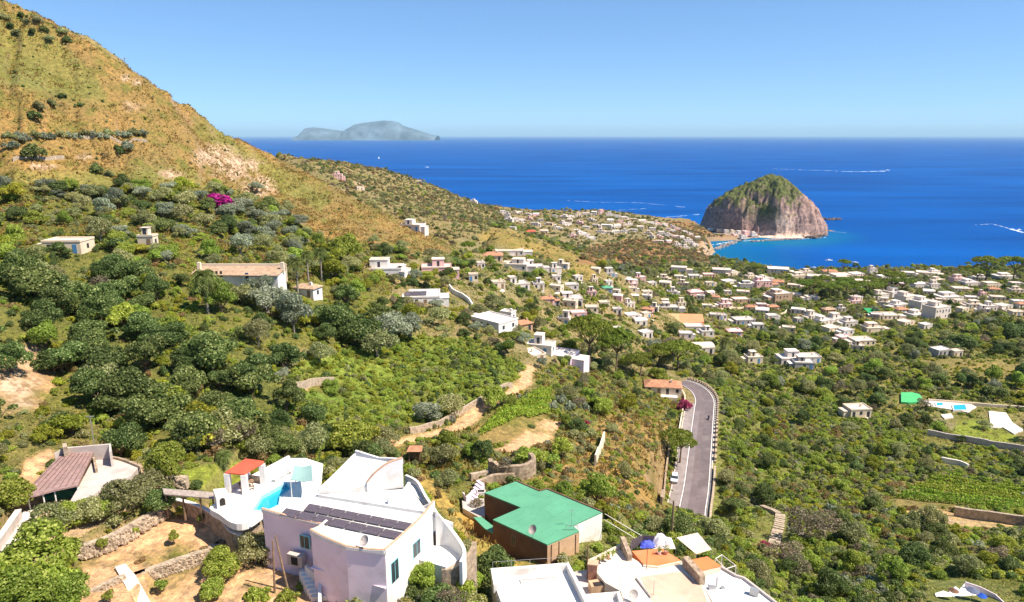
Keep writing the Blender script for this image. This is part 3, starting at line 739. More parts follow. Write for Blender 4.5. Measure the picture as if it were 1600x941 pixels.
def crown_mesh(name, kind, seed, n=3000, leaf=.06, lobes=14, shape='round', m=None):
    rg = np.random.default_rng(seed)
    L_ = []
    for i in range(lobes):
        if shape == 'round':
            d = unit_dirs(1, rg)[0]; d[2] = abs(d[2]) * 1.1 - .3
            c = np.array([0, 0, 1.05]) + d * np.array([.66, .6, .58]) * rg.uniform(.45, 1.22); r = rg.uniform(.17, .46)
        elif shape == 'shrub':
            a = rg.uniform(0, 6.28); q = rg.uniform(0, .78)
            c = np.array([math.cos(a) * q, math.sin(a) * q, rg.uniform(.1, .62) * (1.2 - q)]); r = rg.uniform(.16, .42)
        elif shape == 'pine':
            a = rg.uniform(0, 6.28); q = math.sqrt(rg.uniform(0, .55))
            c = np.array([math.cos(a) * q, math.sin(a) * q, 1.45 + .22 * (1 - q)]); r = rg.uniform(.22, .36)
        elif shape == 'cypress':
            f = (i + .5) / lobes; c = np.array([rg.normal() * .05, rg.normal() * .05, .3 + f * 3.4]); r = .36 * (1 - f) ** .6 + .08
        L_.append((c, r))
    w = np.array([r ** 2 for c, r in L_]); w /= w.sum()
    idx = rg.choice(len(L_), n, p=w)
    cc = np.array([c for c, r in L_])[idx]; rr = np.array([r for c, r in L_])[idx][:, None]
    d = unit_dirs(n, rg)
    if shape != 'cypress': d[:, 2] = np.where(d[:, 2] < -.35, -d[:, 2] * .6, d[:, 2]); d /= np.linalg.norm(d, axis=1)[:, None]
    sc = np.array([1, 1, .55 if shape == 'pine' else (.8 if shape == 'round' else .95)])
    P = cc + d * rr * rg.uniform(.72, 1.1, (n, 1)) ** 1 * sc
    if shape == 'cypress': sc = np.array([1, 1, 1.6])
    keep = np.ones(n, bool)
    # thin out leaves buried in other lobes
    for c, r in L_:
        dd = np.linalg.norm((P - c) / sc, axis=1); keep &= (dd > r * .62)
    if shape == 'shrub': keep &= P[:, 2] > 0
    # break the surface into clumps with gaps
    g = vnoise(P[:, 0] * 7 + seed, P[:, 1] * 7 + P[:, 2] * 5, seed) + .5 * vnoise(P[:, 0] * 15, P[:, 2] * 15 + P[:, 1] * 11, seed + 1)
    keep &= g > .42
    P = P[keep]; d = d[keep]
    V = leaf_quads(P, d, leaf, rg)
    return quads_mesh(name, V, len(P), m or LM[kind])
def tube(V, F, pts, rads, k=6):
    base = len(V)
    for i, (p, r) in enumerate(zip(pts, rads)):
        p = Vector(p); q = Vector(pts[min(i + 1, len(pts) - 1)]) - Vector(pts[max(i - 1, 0)])
        q = q.normalized() if q.length > 1e-6 else Vector((0, 0, 1))
        a = q.orthogonal().normalized(); b = q.cross(a)
        for j in range(k):
            t = j / k * 2 * math.pi; V.append(tuple(p + a * math.cos(t) * r + b * math.sin(t) * r))
    for i in range(len(pts) - 1):
        for j in range(k):
            F.append((base + i * k + j, base + i * k + (j + 1) % k, base + (i + 1) * k + (j + 1) % k, base + (i + 1) * k + j))
    F.append(tuple(base + (len(pts) - 1) * k + j for j in range(k)))
def trunk_mesh(name, seed, h=1.0, r=.07, limbs=6, spread=.5, m=None, lean=.1):
    rg = random.Random(seed); V, F = [], []
    lx, ly = rg.uniform(-lean, lean), rg.uniform(-lean, lean)
    top = (lx, ly, h * .62)
    tube(V, F, [(0, 0, -.25), (0, 0, 0), (lx * .4, ly * .4, h * .3), top], [r * 1.5, r * 1.25, r, r * .8])
    for i in range(limbs):
        a = i / limbs * 6.28 + rg.uniform(-.3, .3); e = spread * rg.uniform(.6, 1.1)
        p1 = (lx + math.cos(a) * e * .5, ly + math.sin(a) * e * .5, h * rg.uniform(.75, .9))
        p2 = (lx + math.cos(a) * e, ly + math.sin(a) * e, h * rg.uniform(.95, 1.15))
        tube(V, F, [top, p1, p2], [r * .6, r * .4, r * .12], 5)
    me = bpy.data.meshes.new(name); me.from_pydata(V, [], F); me.materials.append(m or BARK); return me
def palm_mesh(seed, nf=56, L_=1.0):
    rg = np.random.default_rng(seed); Vs = []
    for i in range(nf):
        a = rg.uniform(0, 6.28); up = rg.uniform(-.5, 1.2); prev = None
        for k in range(9):
            f = (k + .5) / 9; e = f * L_
            c = np.array([math.cos(a) * e * math.cos(up) , math.sin(a) * e * math.cos(up), math.sin(up) * e - f * f * .75 * L_])
            d = np.array([math.cos(a), math.sin(a), math.sin(up) - 1.4 * f]); d /= np.linalg.norm(d)
            s = np.array([-math.sin(a), math.cos(a), 0]); w = .22 * L_ * math.sin(math.pi * min(1, f * .8 + .15))
            for sg in (-1, 1):
                for j in range(2):
                    o = c + d * (j - .5) * .055 * L_; tip = o + s * sg * w + d * .12 * L_ + np.array([0, 0, -.06 * L_])
                    t = d * .032 * L_
                    Vs += [o - t, o + t, tip + t * .3, tip - t * .3]
    return quads_mesh('crown', np.array(Vs), len(Vs) // 4, LM['palm'])

KIND = {}
def reg(k, leafk, shape, nvar, n, leaf, lobes, name, crown_part, trunk=None):
    KIND[k] = dict(crowns=[crown_mesh('crown', leafk, 100 * len(KIND) + i, n, leaf, lobes, shape) for i in range(nvar)], trunk=trunk, name=name, part=crown_part, objs=[])
reg('broad', 'broad', 'round', 4, 11000, .042, 22, 'broadleaf_tree', 'crown', [trunk_mesh('trunk', i) for i in range(2)])
reg('fine', 'green', 'round', 2, 15000, .034, 22, 'leafy_tree', 'crown', [trunk_mesh('trunk', 3)])
reg('green', 'green', 'round', 3, 7500, .046, 18, 'leafy_tree', 'crown', [trunk_mesh('trunk', 5 + i) for i in range(2)])
reg('olive', 'olive', 'round', 3, 6500, .042, 18, 'olive_tree', 'crown', [trunk_mesh('trunk', 9 + i, m=BARKG, r=.06) for i in range(2)])
reg('grey', 'grey', 'round', 2, 6000, .042, 16, 'silver_tree', 'crown', [trunk_mesh('trunk', 13, m=BARKG)])
reg('yellow', 'yellow', 'round', 2, 6000, .045, 15, 'yellow_green_tree', 'crown', [trunk_mesh('trunk', 15)])
reg('pine', 'pine', 'pine', 3, 7000, .042, 26, 'umbrella_pine', 'crown', [trunk_mesh('trunk', 17 + i, h=1.5, r=.045, limbs=9, spread=.75) for i in range(2)])
reg('cypress', 'broad', 'cypress', 1, 2200, .06, 14, 'cypress', 'crown', [trunk_mesh('trunk', 21, h=.8, limbs=0)])
reg('bare', 'brown', 'round', 2, 2200, .04, 14, 'dry_tree', 'crown', [trunk_mesh('trunk', 23 + i, m=BARKG, limbs=12, spread=.7) for i in range(2)])
reg('citrus', 'green', 'round', 2, 1500, .10, 8, 'citrus_tree', 'crown', [trunk_mesh('trunk', 27, h=.9)])
TREES = list(KIND)
reg('s_green', 'green', 'shrub', 3, 2400, .066, 11, 'green_shrub', 'foliage')
reg('s_dark', 'broad', 'shrub', 3, 2400, .066, 11, 'dark_shrub', 'foliage')
reg('s_olive', 'olive', 'shrub', 3, 2300, .066, 11, 'olive_green_shrub', 'foliage')
reg('s_yellow', 'yellow', 'shrub', 2, 2200, .064, 10, 'yellow_green_shrub', 'foliage')
reg('s_dry', 'dry', 'shrub', 2, 1300, .07, 8, 'dry_shrub', 'foliage')
reg('s_brown', 'brown', 'shrub', 2, 1300, .06, 8, 'bare_shrub', 'foliage')
reg('s_grey', 'grey', 'shrub', 2, 1300, .08, 8, 'silver_shrub', 'foliage')
reg('s_red', 'red', 'shrub', 1, 1500, .08, 9, 'red_bougainvillea', 'foliage')
reg('s_mag', 'magenta', 'shrub', 1, 1500, .08, 9, 'magenta_bougainvillea', 'foliage')

SINK = {'fine': .42, 'broad': .42, 'green': .42, 'olive': .35, 'grey': .35, 'yellow': .45, 'bare': .3, 'pine': .12}
PL = []   # planting list: kind, x, y, z, radius, tall, rot, forced
def plant(k, px, py, rpx=None, r=None, tall=1.0, forced=True, t=None, look=None):
    """plant whose foot is seen at photo pixel px,py"""
    if t is None: p, t = hit(px, py)
    else:
        q = at(px, py, t); p = Vector((q.x, q.y, float(gz(q.x, q.y))))
    if r is None: r = rpx * t / FPX
    PL.append([k, p.x, p.y, p.z, r, tall, random.uniform(0, 6.28), forced, look]); return p

# density per m2 and size range of what grows in each zone: (kinds, weights, per m2, rmin, rmax)
SPEC = {
 'gold': [(('s_olive', 's_dry', 's_dark', 's_green'), (.4, .3, .15, .15), .03, .3, 1.0), (('s_dry',), (1,), .10, .12, .38)],
 'goldgreen': [(('s_olive', 's_green', 's_dark', 's_dry'), (.4, .3, .1, .2), .06, .3, 1.0), (('s_dry', 's_yellow'), (.5, .5), .12, .15, .4)],
 'gold2': [(('s_olive', 's_dry', 's_yellow'), (.4, .4, .2), .03, .5, 1.6)],
 'farscrub': [(('s_olive', 's_dark', 's_dry', 's_brown'), (.40, .12, .3, .18), .040, .9, 2.6), (('olive', 'broad'), (.6, .4), .0014, 2, 3.5)],
 'redscrub': [(('s_dry', 's_brown', 's_olive'), (.5, .3, .2), .045, 1.0, 2.8)],
 'farvillage': [(('olive', 'broad', 'green'), (.4, .4, .2), .0035, 2, 4), (('s_olive', 's_dark', 's_dry'), (.4, .3, .3), .012, 1, 2.6)],
 'village': [(('olive', 'broad', 'green', 'grey', 'bare', 'yellow', 'pine', 'cypress'), (.30, .22, .22, .06, .04, .10, .04, .02), .023, 1.8, 4.0), (('s_olive', 's_green', 's_dark', 's_yellow', 's_brown'), (.3, .3, .2, .12, .08), .06, .9, 2.2)],
 'leftmix': [(('green', 'olive', 'broad', 'yellow', 'grey'), (.34, .24, .22, .10, .1), .020, 1.8, 3.8), (('s_green', 's_olive', 's_yellow', 's_dry', 's_dark'), (.34, .2, .22, .1, .14), .17, .6, 1.6)],
 'dark': [(('broad', 'green', 'olive', 'yellow'), (.62, .16, .14, .08), .017, 2.4, 4.8), (('s_dark', 's_green', 's_yellow', 's_dry'), (.25, .38, .27, .1), .20, .7, 1.7)],
 'bramble': [(('s_green', 's_dark', 's_yellow', 's_olive'), (.68, .03, .21, .08), .62, .7, 1.4), (('green', 'broad'), (.6, .4), .004, 1.4, 2.6)],
 'midmix': [(('olive', 'green', 'broad', 'yellow', 'bare'), (.3, .26, .26, .1, .08), .012, 1.4, 3.2), (('s_green', 's_olive', 's_yellow', 's_dry', 's_grey', 's_dark'), (.28, .22, .16, .12, .06, .16), .32, .5, 1.4)],
 'drybank': [(('s_dry', 's_olive', 's_yellow', 's_brown', 's_green'), (.26, .24, .16, .08, .26), .40, .4, 1.2), (('olive',), (1,), .002, 1.2, 2.0)],
 'macchia': [(('s_green', 's_olive', 's_dark', 's_yellow', 's_brown', 's_grey'), (.50, .20, .13, .12, .03, .02), .52, .8, 1.9), (('broad', 'olive', 'green', 'bare', 'yellow'), (.34, .24, .26, .06, .10), .018, 1.5, 3.2)],
 'rightmix': [(('broad', 'olive', 'green', 'bare', 'yellow', 'grey'), (.32, .22, .26, .04, .10, .06), .020, 1.9, 4.2), (('s_green', 's_olive', 's_dark', 's_yellow', 's_brown'), (.42, .24, .16, .13, .05), .20, .8, 2.0)],
 'nearleft': [(('s_green', 's_olive', 's_yellow', 's_dark'), (.38, .25, .2, .17), .38, .5, 1.4), (('green', 'broad', 'yellow', 'olive'), (.4, .25, .2, .15), .012, 1.6, 3.2)],
 'drygrass': [(('s_dry', 's_yellow', 's_olive'), (.7, .2, .1), .22, .3, .8)],
 'pale': [(('s_dry', 's_olive'), (.5, .5), .02, .5, 1.2)],
 'vine2': [(('s_yellow', 's_green'), (.6, .4), .22, .5, 1.1)],
 'lawn': [(('s_green', 'broad'), (.8, .2), .006, .5, 1.3)],
}
KEEP = []      # screen rectangles of things that plants standing nearer must not hide: (x0,y0,x1,y1,Y)
NOGO = []      # world polygons / discs with nothing growing in them
def scatter():
    rg = np.random.default_rng(5)
    allk = []
    dens_max = .44
    for (Ya, Yb, dm) in ((48, 130, .6), (130, 260, .58), (260, 420, .30), (420, 1280, .10)):
        area = .98 * (Yb ** 2 - Ya ** 2); n = int(area * dm)
        Y = np.sqrt(rg.uniform(Ya ** 2, Yb ** 2, n)); X = rg.uniform(-.98, .98, n) * Y
        Zg = gz(X, Y); zn = zone_of(X, Y, Zg, jit=1.0)
        px, py, t = proj(X, Y, Zg)
        dc, _ = seg_dist(X, Y, COAST, True)
        ok = (Zg > 3.5) & in_poly(X, Y, COAST) & (dc > 7) & (px > -160) & (px < 1760) & (py < 1150)
        u = rg.uniform(0, 1, n)
        clump = np.clip(.35 + 1.3 * (fbm(X / 14, Y / 14, 3, 71) + .5), 0.1, 1.6)
        drift = fbm(X / 30, Y / 30, 3, 131)
        for i in np.nonzero(ok)[0]:
            spec = SPEC.get(ZNAMES[zn[i]])
            if not spec: continue
            acc = 0
            for kinds, ws, de, r0, r1 in spec:
                if Y[i] > 420: de = min(de, .062)
                de = de * (clump[i] if kinds[0].startswith('s_') else 1)
                if acc <= u[i] * dm < acc + de:
                    if drift[i] > .16 and rg.uniform() < .4: kk = {'s': ('s_yellow', 's_dry', 's_olive')[int(rg.integers(3))]}.get(kinds[0][0] if kinds[0].startswith('s_') else '', kinds[0])
                    elif drift[i] < -.14 and rg.uniform() < .5 and kinds[0].startswith('s_'): kk = ('s_dark', 's_green')[int(rg.integers(2))]
                    else: kk = kinds[int(np.searchsorted(np.cumsum(ws), rg.uniform() * .9999 * sum(ws)))]
                    r = r0 + (r1 - r0) * rg.uniform() ** 1.3
                    if Y[i] > 420 and kk.startswith('s_'): r *= 1.25
                    if kk == 'cypress': r *= .5
                    allk.append([kk, X[i], Y[i], Zg[i], r, rg.uniform(.85, 1.2), rg.uniform(0, 6.28), False, None]); break
                acc += de
    A = np.array([[a[1], a[2], a[3], a[4]] for a in allk])
    hgt = np.array([{'pine': 1.7, 'cypress': 3.8}.get(a[0], 1.9 if not a[0].startswith('s_') else .8) for a in allk]) * A[:, 3]
    px, py, t = proj(A[:, 0], A[:, 1], A[:, 2] + hgt); rp = A[:, 3] / t * FPX
    px0, py0, t0 = proj(A[:, 0], A[:, 1], A[:, 2])
    bad = np.zeros(len(A), bool)
    for x0, y0, x1, y1, Yh in KEEP:
        bad |= (A[:, 1] < Yh) & (px + rp > x0) & (px - rp < x1) & (py < y1 - (y1 - y0) * (.45 if Yh > 170 else .2)) & (py0 > y0)
    for g in NOGO:
        if g[0] == 'disc':
            bad |= np.hypot(A[:, 0] - g[1], A[:, 1] - g[2]) < g[3] + A[:, 3] * .55
        else:
            ins = in_poly(A[:, 0], A[:, 1], g[1]); dd, _ = seg_dist(A[:, 0], A[:, 1], g[1], True)
            bad |= ins | (dd < g[2] + A[:, 3] * .7)
    bad |= (px0 < 430) & (py0 < 245) & (A[:, 3] > 1.1)
    rp_ = [(p.x, p.y) for p in ROAD]; dd, _ = seg_dist(A[:, 0], A[:, 1], rp_); bad |= dd < 5.0 + A[:, 3] * .6
    return [a for a, b in zip(allk, bad) if not b]

# landmarks used to say which plant or house is meant
LAND = []
def landmark(px, py, phrase): LAND.append((px, py, phrase))
ORD = ['first', 'second', 'third', 'fourth', 'fifth', 'sixth', 'seventh', 'eighth', 'ninth', 'tenth', 'eleventh', 'twelfth']
NUM = ['', 'one', 'two', 'three', 'four', 'five', 'six', 'seven', 'eight', 'nine', 'ten', 'eleven', 'twelve']
def nword(n): return NUM[n] if n < len(NUM) else str(n)
def label_all(items):
    """items: (root, look, px, py): label = look + where it stands by the nearest landmark + order if several"""
    groups = {}; cnt = {}
    for it in items: cnt[it[1]] = cnt.get(it[1], 0) + 1
    for it in items:
        o, look, px, py = it
        if cnt[look] == 1 and len(look.split()) >= 6: o['label'] = look; continue
        best = min(LAND, key=lambda l: math.hypot((l[0] - px), (l[1] - py) * 1.3))
        dx, dy = px - best[0], (py - best[1]) * 1.3
        if abs(dx) > abs(dy) * 1.1: w = 'left of' if dx < 0 else 'right of'
        else: w = 'beyond' if dy < 0 else 'in front of'
        groups.setdefault((look, w, best[2]), []).append((px, py, o))
    for (look, w, ph), L_ in groups.items():
        L_.sort(key=lambda a: a[0])
        n = len(L_)
        for i, (px, py, o) in enumerate(L_):
            s = '%s %s %s' % (look, w, ph)
            if n == 2: s += ', the %s one' % ('left' if i == 0 else 'right')
            elif n > 2:
                if i == 0: s += ', leftmost'
                elif i == n - 1: s += ', rightmost'
                elif i < n / 2 and i < 12 or i < 12 and n > 24: s += ', %s from left' % ORD[i]
                else: s += ', %s from right' % ORD[min(n - 1 - i, 11)]
            if len(s.split()) > 16: s = s.replace('in front of', 'before').replace('large ', '').replace('small ', '')
            if len(s.split()) > 16: s = s.replace(' the ', ' ')
            o['label'] = s

LOOK = {'fine': 'bright green leafy tree', 'broad': 'dark green broadleaf tree', 'green': 'bright green leafy tree', 'olive': 'olive green tree', 'grey': 'silvery grey tree', 'yellow': 'yellow green tree', 'pine': 'umbrella pine',
        'cypress': 'slim dark cypress', 'bare': 'brown half bare tree', 'citrus': 'small citrus tree', 's_green': 'bright green bush', 's_dark': 'dark green bush', 's_olive': 'olive green bush', 's_yellow': 'yellow green bush',
        's_dry': 'straw coloured dry bush', 's_brown': 'brown leafless bush', 's_grey': 'silver grey bush', 's_red': 'red flowering bougainvillea', 's_mag': 'magenta bougainvillea'}
def make_plant(rec):
    k, x, y, z, r, tall, rot, forced, look = rec[:9]
    K = KIND[k]
    v = random.randrange(len(K['crowns']))
    if K['trunk']:
        o = empty(K['name'], (x, y, z - SINK.get(k, 0) * r), rot, (r * random.uniform(.85, 1.2), r * random.uniform(.8, 1.1), r * tall * random.uniform(.85, 1.15)))
        c = bpy.data.objects.new('crown', K['crowns'][v]); C.objects.link(c); c.parent = o
        tr = bpy.data.objects.new('trunk', random.choice(K['trunk'])); C.objects.link(tr); tr.parent = o
        K['objs'].append(c)
        o['category'] = 'tree'; o['group'] = 'trees on the hillside'
    else:
        o = bpy.data.objects.new(K['name'], K['crowns'][v]); C.objects.link(o)
        o.location = (x, y, z - .05); o.rotation_euler = (0, 0, rot); o.scale = (r, r, r * tall)
        K['objs'].append(o)
        o['category'] = 'bush'; o['group'] = 'bushes on the hillside'
    return o
def gn_stuff(name, recs, kinds):
    """all remaining plants of these kinds as one object of instances"""
    src = []; base = {}
    for k in kinds:
        seen = {}
        for o in KIND[k]['objs']: seen.setdefault(o.data.name, o)
        base[k] = (len(src), len(seen)); src += list(seen.values())
    recs = [r for r in recs if r[0] in base and base[r[0]][1] > 0]
    me = bpy.data.meshes.new(name)
    n = len(recs); me.vertices.add(n)
    me.vertices.foreach_set('co', np.array([[r[1], r[2], r[3] - SINK.get(r[0], .05) * r[4]] for r in recs], dtype=np.float32).ravel())
    ai = me.attributes.new('pick', 'INT', 'POINT'); ai.data.foreach_set('value', np.array([base[r[0]][0] + random.randrange(base[r[0]][1]) for r in recs], dtype=np.int32))
    ar = me.attributes.new('turn', 'FLOAT_VECTOR', 'POINT'); ar.data.foreach_set('vector', np.array([[0, 0, r[6]] for r in recs], dtype=np.float32).ravel())
    asx = me.attributes.new('size', 'FLOAT_VECTOR', 'POINT'); asx.data.foreach_set('vector', np.array([[r[4] * random.uniform(.8, 1.3), r[4] * random.uniform(.75, 1.15), r[4] * r[5] * random.uniform(.75, 1.25)] for r in recs], dtype=np.float32).ravel())
    o = bpy.data.objects.new(name, me); C.objects.link(o); tag(o, kind='stuff')
    ng = bpy.data.node_groups.new(name, 'GeometryNodeTree')
    ng.interface.new_socket('Geometry', in_out='INPUT', socket_type='NodeSocketGeometry')
    ng.interface.new_socket('Geometry', in_out='OUTPUT', socket_type='NodeSocketGeometry')
    N, L = ng.nodes, ng.links
    gi, go = N.new('NodeGroupInput'), N.new('NodeGroupOutput')
    j = N.new('GeometryNodeJoinGeometry')
    for s in reversed(src):
        oi = N.new('GeometryNodeObjectInfo'); oi.transform_space = 'ORIGINAL'; oi.inputs['Object'].default_value = s; oi.inputs['As Instance'].default_value = True
        L.new(oi.outputs['Geometry'], j.inputs[0])
    mp = N.new('GeometryNodeMeshToPoints')
    ip = N.new('GeometryNodeInstanceOnPoints'); ip.inputs['Pick Instance'].default_value = True
    def att(nm, ty):
        a = N.new('GeometryNodeInputNamedAttribute'); a.data_type = ty; a.inputs['Name'].default_value = nm; return a.outputs['Attribute']
    L.new(gi.outputs[0], mp.inputs[0]); L.new(mp.outputs[0], ip.inputs['Points']); L.new(j.outputs[0], ip.inputs['Instance'])
    L.new(att('pick', 'INT'), ip.inputs['Instance Index']); L.new(att('turn', 'FLOAT_VECTOR'), ip.inputs['Rotation']); L.new(att('size', 'FLOAT_VECTOR'), ip.inputs['Scale'])
    L.new(ip.outputs[0], go.inputs[0])
    md = o.modifiers.new('plants', 'NODES'); md.node_group = ng
    return o
for a in ((560, 800, 'the white villa'), (410, 770, 'the swimming pool'), (382, 730, 'the red pavilion'), (850, 815, 'the green flat roof'), (120, 740, 'the brown garage roof'), (230, 850, 'the bare orchard'),
          (1085, 720, 'the road'), (1090, 605, 'the road bend'), (1035, 605, 'the red roof by the bend'), (1030, 880, 'the orange rooftop terrace'), (860, 915, 'the white parapet roof'), (1213, 830, 'the stone steps'),
          (1530, 925, 'the white terrace bottom right'), (1500, 780, 'the terraced vineyard'), (1345, 640, 'the low pale garden house'), (1422, 620, 'the bright green pool cover'), (1520, 660, 'the garden lawn'),
          (1250, 555, 'the double white house'), (1475, 545, 'the grey hut'), (1450, 470, 'the big white hotel'), (1300, 450, 'the flat topped pine grove'), (1310, 510, 'the white house cluster'), (1225, 460, 'the tan house'),
          (1150, 515, 'the pink roofed house'), (1070, 498, 'the orange earth plot'), (1100, 545, 'the whitewashed cottage'), (985, 430, 'the pink and white houses'), (950, 450, 'the green roofed hut'), (892, 460, 'the white arcaded house'),
          (920, 530, 'the twin spreading pines'), (850, 545, 'the pinkish terrace roof'), (757, 495, 'the long slanting white house'), (660, 455, 'the solar roofed house'), (682, 412, 'the pink house'), (600, 410, 'the stepped white house'),
          (790, 395, 'the long low houses'), (372, 425, 'the long tiled villa'), (465, 400, 'the tall palms'), (330, 460, 'the shaggy palm'), (97, 384, 'the low white roof on the left'), (40, 600, 'the tuff cliff'), (340, 314, 'the magenta bougainvillea'),
          (60, 210, 'the upper field terrace'), (140, 215, 'the long hedge'), (205, 165, 'the pale rock outcrop'), (350, 260, 'the rocky scar'), (620, 600, 'the bramble field'), (800, 655, 'the small vineyard'), (735, 650, 'the earth track'),
          (700, 730, 'the wooden hut'), (790, 720, 'the round stone ruin'), (527, 272, 'the lone house on the far ridge'), (640, 350, 'the white house on the crest'), (930, 345, 'the headland village'), (1100, 400, 'the sea cliff'), (1010, 400, 'the dry slope'),
          (500, 620, 'the small bare patch'), (300, 600, 'the wooded ravine'), (180, 500, 'the dark grove'), (1200, 700, 'the green slope'), (1350, 740, 'the scrub valley'), (1300, 860, 'the brown thicket'), (1440, 880, 'the lower thicket'),
          (980, 700, 'the dry bank'), (1180, 780, 'the road wall'), (1560, 560, 'the right vineyard'), (1400, 590, 'the mauve bush'), (20, 100, 'the upper hillside'), (200, 330, 'the shrubby ledge'), (60, 880, 'the bottom left corner')):
    landmark(*a)
# ------------------------------------------------------------------ building helpers
BOXF = ((0, 2, 3, 1), (4, 5, 7, 6), (0, 1, 5, 4), (2, 6, 7, 3), (0, 4, 6, 2), (1, 3, 7, 5))
def bx(V, F, x0, x1, y0, y1, z0, z1, rot=None):
    b = len(V); pts = [(x, y, z) for z in (z0, z1) for y in (y0, y1) for x in (x0, x1)]
    V += pts; F += [tuple(b + i for i in f) for f in BOXF]
class Th:
    """a thing: an Empty at its base; parts are given in world coordinates"""
    def __init__(s, name, label, cat, loc, group=None):
        s.loc = Vector(loc); s.o = empty(name, s.loc); tag(s.o, label, cat, group)
    def part(s, name, V, F, m, parent=None, smooth=False, label=None):
        V = [(v[0] - s.loc.x, v[1] - s.loc.y, v[2] - s.loc.z) for v in V]
        o = mesh_obj(name, V, F, m, parent or s.o, smooth)
        if label: o['label'] = label
        return o
def prism(poly, z0, z1):
    """poly: xy list; z0, z1 scalars or per-vertex lists"""
    n = len(poly); a = 0
    for i in range(n): a += poly[i][0] * poly[(i + 1) % n][1] - poly[(i + 1) % n][0] * poly[i][1]
    if a < 0:
        poly = poly[::-1]
        if hasattr(z0, '__len__'): z0 = z0[::-1]
        if hasattr(z1, '__len__'): z1 = z1[::-1]
    A = z0 if hasattr(z0, '__len__') else [z0] * n; B = z1 if hasattr(z1, '__len__') else [z1] * n
    V = [(p[0], p[1], A[i]) for i, p in enumerate(poly)] + [(p[0], p[1], B[i]) for i, p in enumerate(poly)]
    F = [tuple(range(n - 1, -1, -1)), tuple(range(n, 2 * n))] + [(i, (i + 1) % n, n + (i + 1) % n, n + i) for i in range(n)]
    return V, F
def pxy(pix, z): return [tuple(pz(a, b, z).xy) for a, b in pix]
def strip(path, z0, z1, w, off=0.0):
    """a wall along a path of (x, y); z1 may be a list of top heights, z0 a list of bottoms"""
    n = len(path); V, F = [], []
    for i in range(n):
        p = Vector(path[i]); a = Vector(path[max(i - 1, 0)]); b = Vector(path[min(i + 1, n - 1)])
        d = (b - a).normalized(); nn = Vector((-d.y, d.x))
        zz0 = z0[i] if hasattr(z0, '__len__') else z0; zz1 = z1[i] if hasattr(z1, '__len__') else z1
        for s, z in ((1, zz0), (-1, zz0), (-1, zz1), (1, zz1)):
            q = p + nn * (off + s * w / 2); V.append((q.x, q.y, z))
    for i in range(n - 1):
        for k in range(4): F.append((4 * i + k, 4 * i + (k + 1) % 4, 4 * i + 4 + (k + 1) % 4, 4 * i + 4 + k))
    F += [(3, 2, 1, 0), (4 * n - 4, 4 * n - 3, 4 * n - 2, 4 * n - 1)]
    return V, F
def smooth_path(pts, k=4):
    """Catmull-Rom through tuples"""
    P = [Vector(p) for p in pts]; out = []
    for i in range(len(P) - 1):
        a, b, c, d = P[max(i - 1, 0)], P[i], P[i + 1], P[min(i + 2, len(P) - 1)]
        for j in range(k):
            t = j / k
            out.append(.5 * ((2 * b) + (c - a) * t + (2 * a - 5 * b + 4 * c - d) * t * t + (3 * b - a - 3 * c + d) * t ** 3))
    out.append(P[-1]); return [tuple(v) for v in out]
def wallpt(px, py, P, Q, out=0.0):
    """where the view through a photo pixel meets the upright plane through P,Q"""
    d = Vector(ray(px, py)); e = Vector((Q[0] - P[0], Q[1] - P[1])).normalized(); n = Vector((e.y, -e.x))
    if n.y > 0: n = -n
    t = (Vector((P[0], P[1])) + n * out).dot(n) / Vector((d.x, d.y)).dot(n)
    return Vector((d.x * t, d.y * t, CAMH + d.z * t)), n, e
def opening(T, P, Q, x0, y0, x1, y1, frame, pane, name='window', arch=False, fw=.09, depth=.06, mull=True):
    """window or door on the wall P-Q seen between photo pixels (x0,y0) top left and (x1,y1) bottom right"""
    a, n, e = wallpt(x0, (y0 + y1) / 2, P, Q); b, _, _ = wallpt(x1, (y0 + y1) / 2, P, Q)
    tp, _, _ = wallpt((x0 + x1) / 2, y0, P, Q); bt, _, _ = wallpt((x0 + x1) / 2, y1, P, Q)
    n3 = Vector((n.x, n.y, 0)); c = (a + b) / 2; u = (b - a); u.z = 0; hw = u.length / 2; u.normalize(); z0, z1 = bt.z, tp.z
    def outline(g):
        w = hw + g
        if arch:
            pts = [(-w, z0)] + [(-w * math.cos(k / 8 * math.pi), z1 - hw + (hw + g) * math.sin(k / 8 * math.pi)) for k in range(9)] + [(w, z0)]
        else: pts = [(-w, z0 - (g if name == 'window' else 0)), (-w, z1 + g), (w, z1 + g), (w, z0 - (g if name == 'window' else 0))]
        return pts
    def plate(pts, d0, d1):
        V = [tuple(Vector((c.x, c.y, 0)) + u * p[0] + Vector((0, 0, p[1])) + n3 * d) for d in (d0, d1) for p in pts]; k = len(pts)
        F = [tuple(range(k - 1, -1, -1)), tuple(range(k, 2 * k))] + [(i, (i + 1) % k, k + (i + 1) % k, k + i) for i in range(k)]
        return V, F
    V, F = plate(outline(fw), -.05, depth); w = T.part(name, V, F, frame)
    V, F = plate(outline(0), -.04, depth + .015); T.part('pane' if name == 'window' else 'door_leaf', V, F, pane, w)
    if mull:
        V, F = plate([(-.025, z0), (-.025, z1), (.025, z1), (.025, z0)], 0, depth + .03); T.part('glazing_bar', V, F, frame, w)
    return w
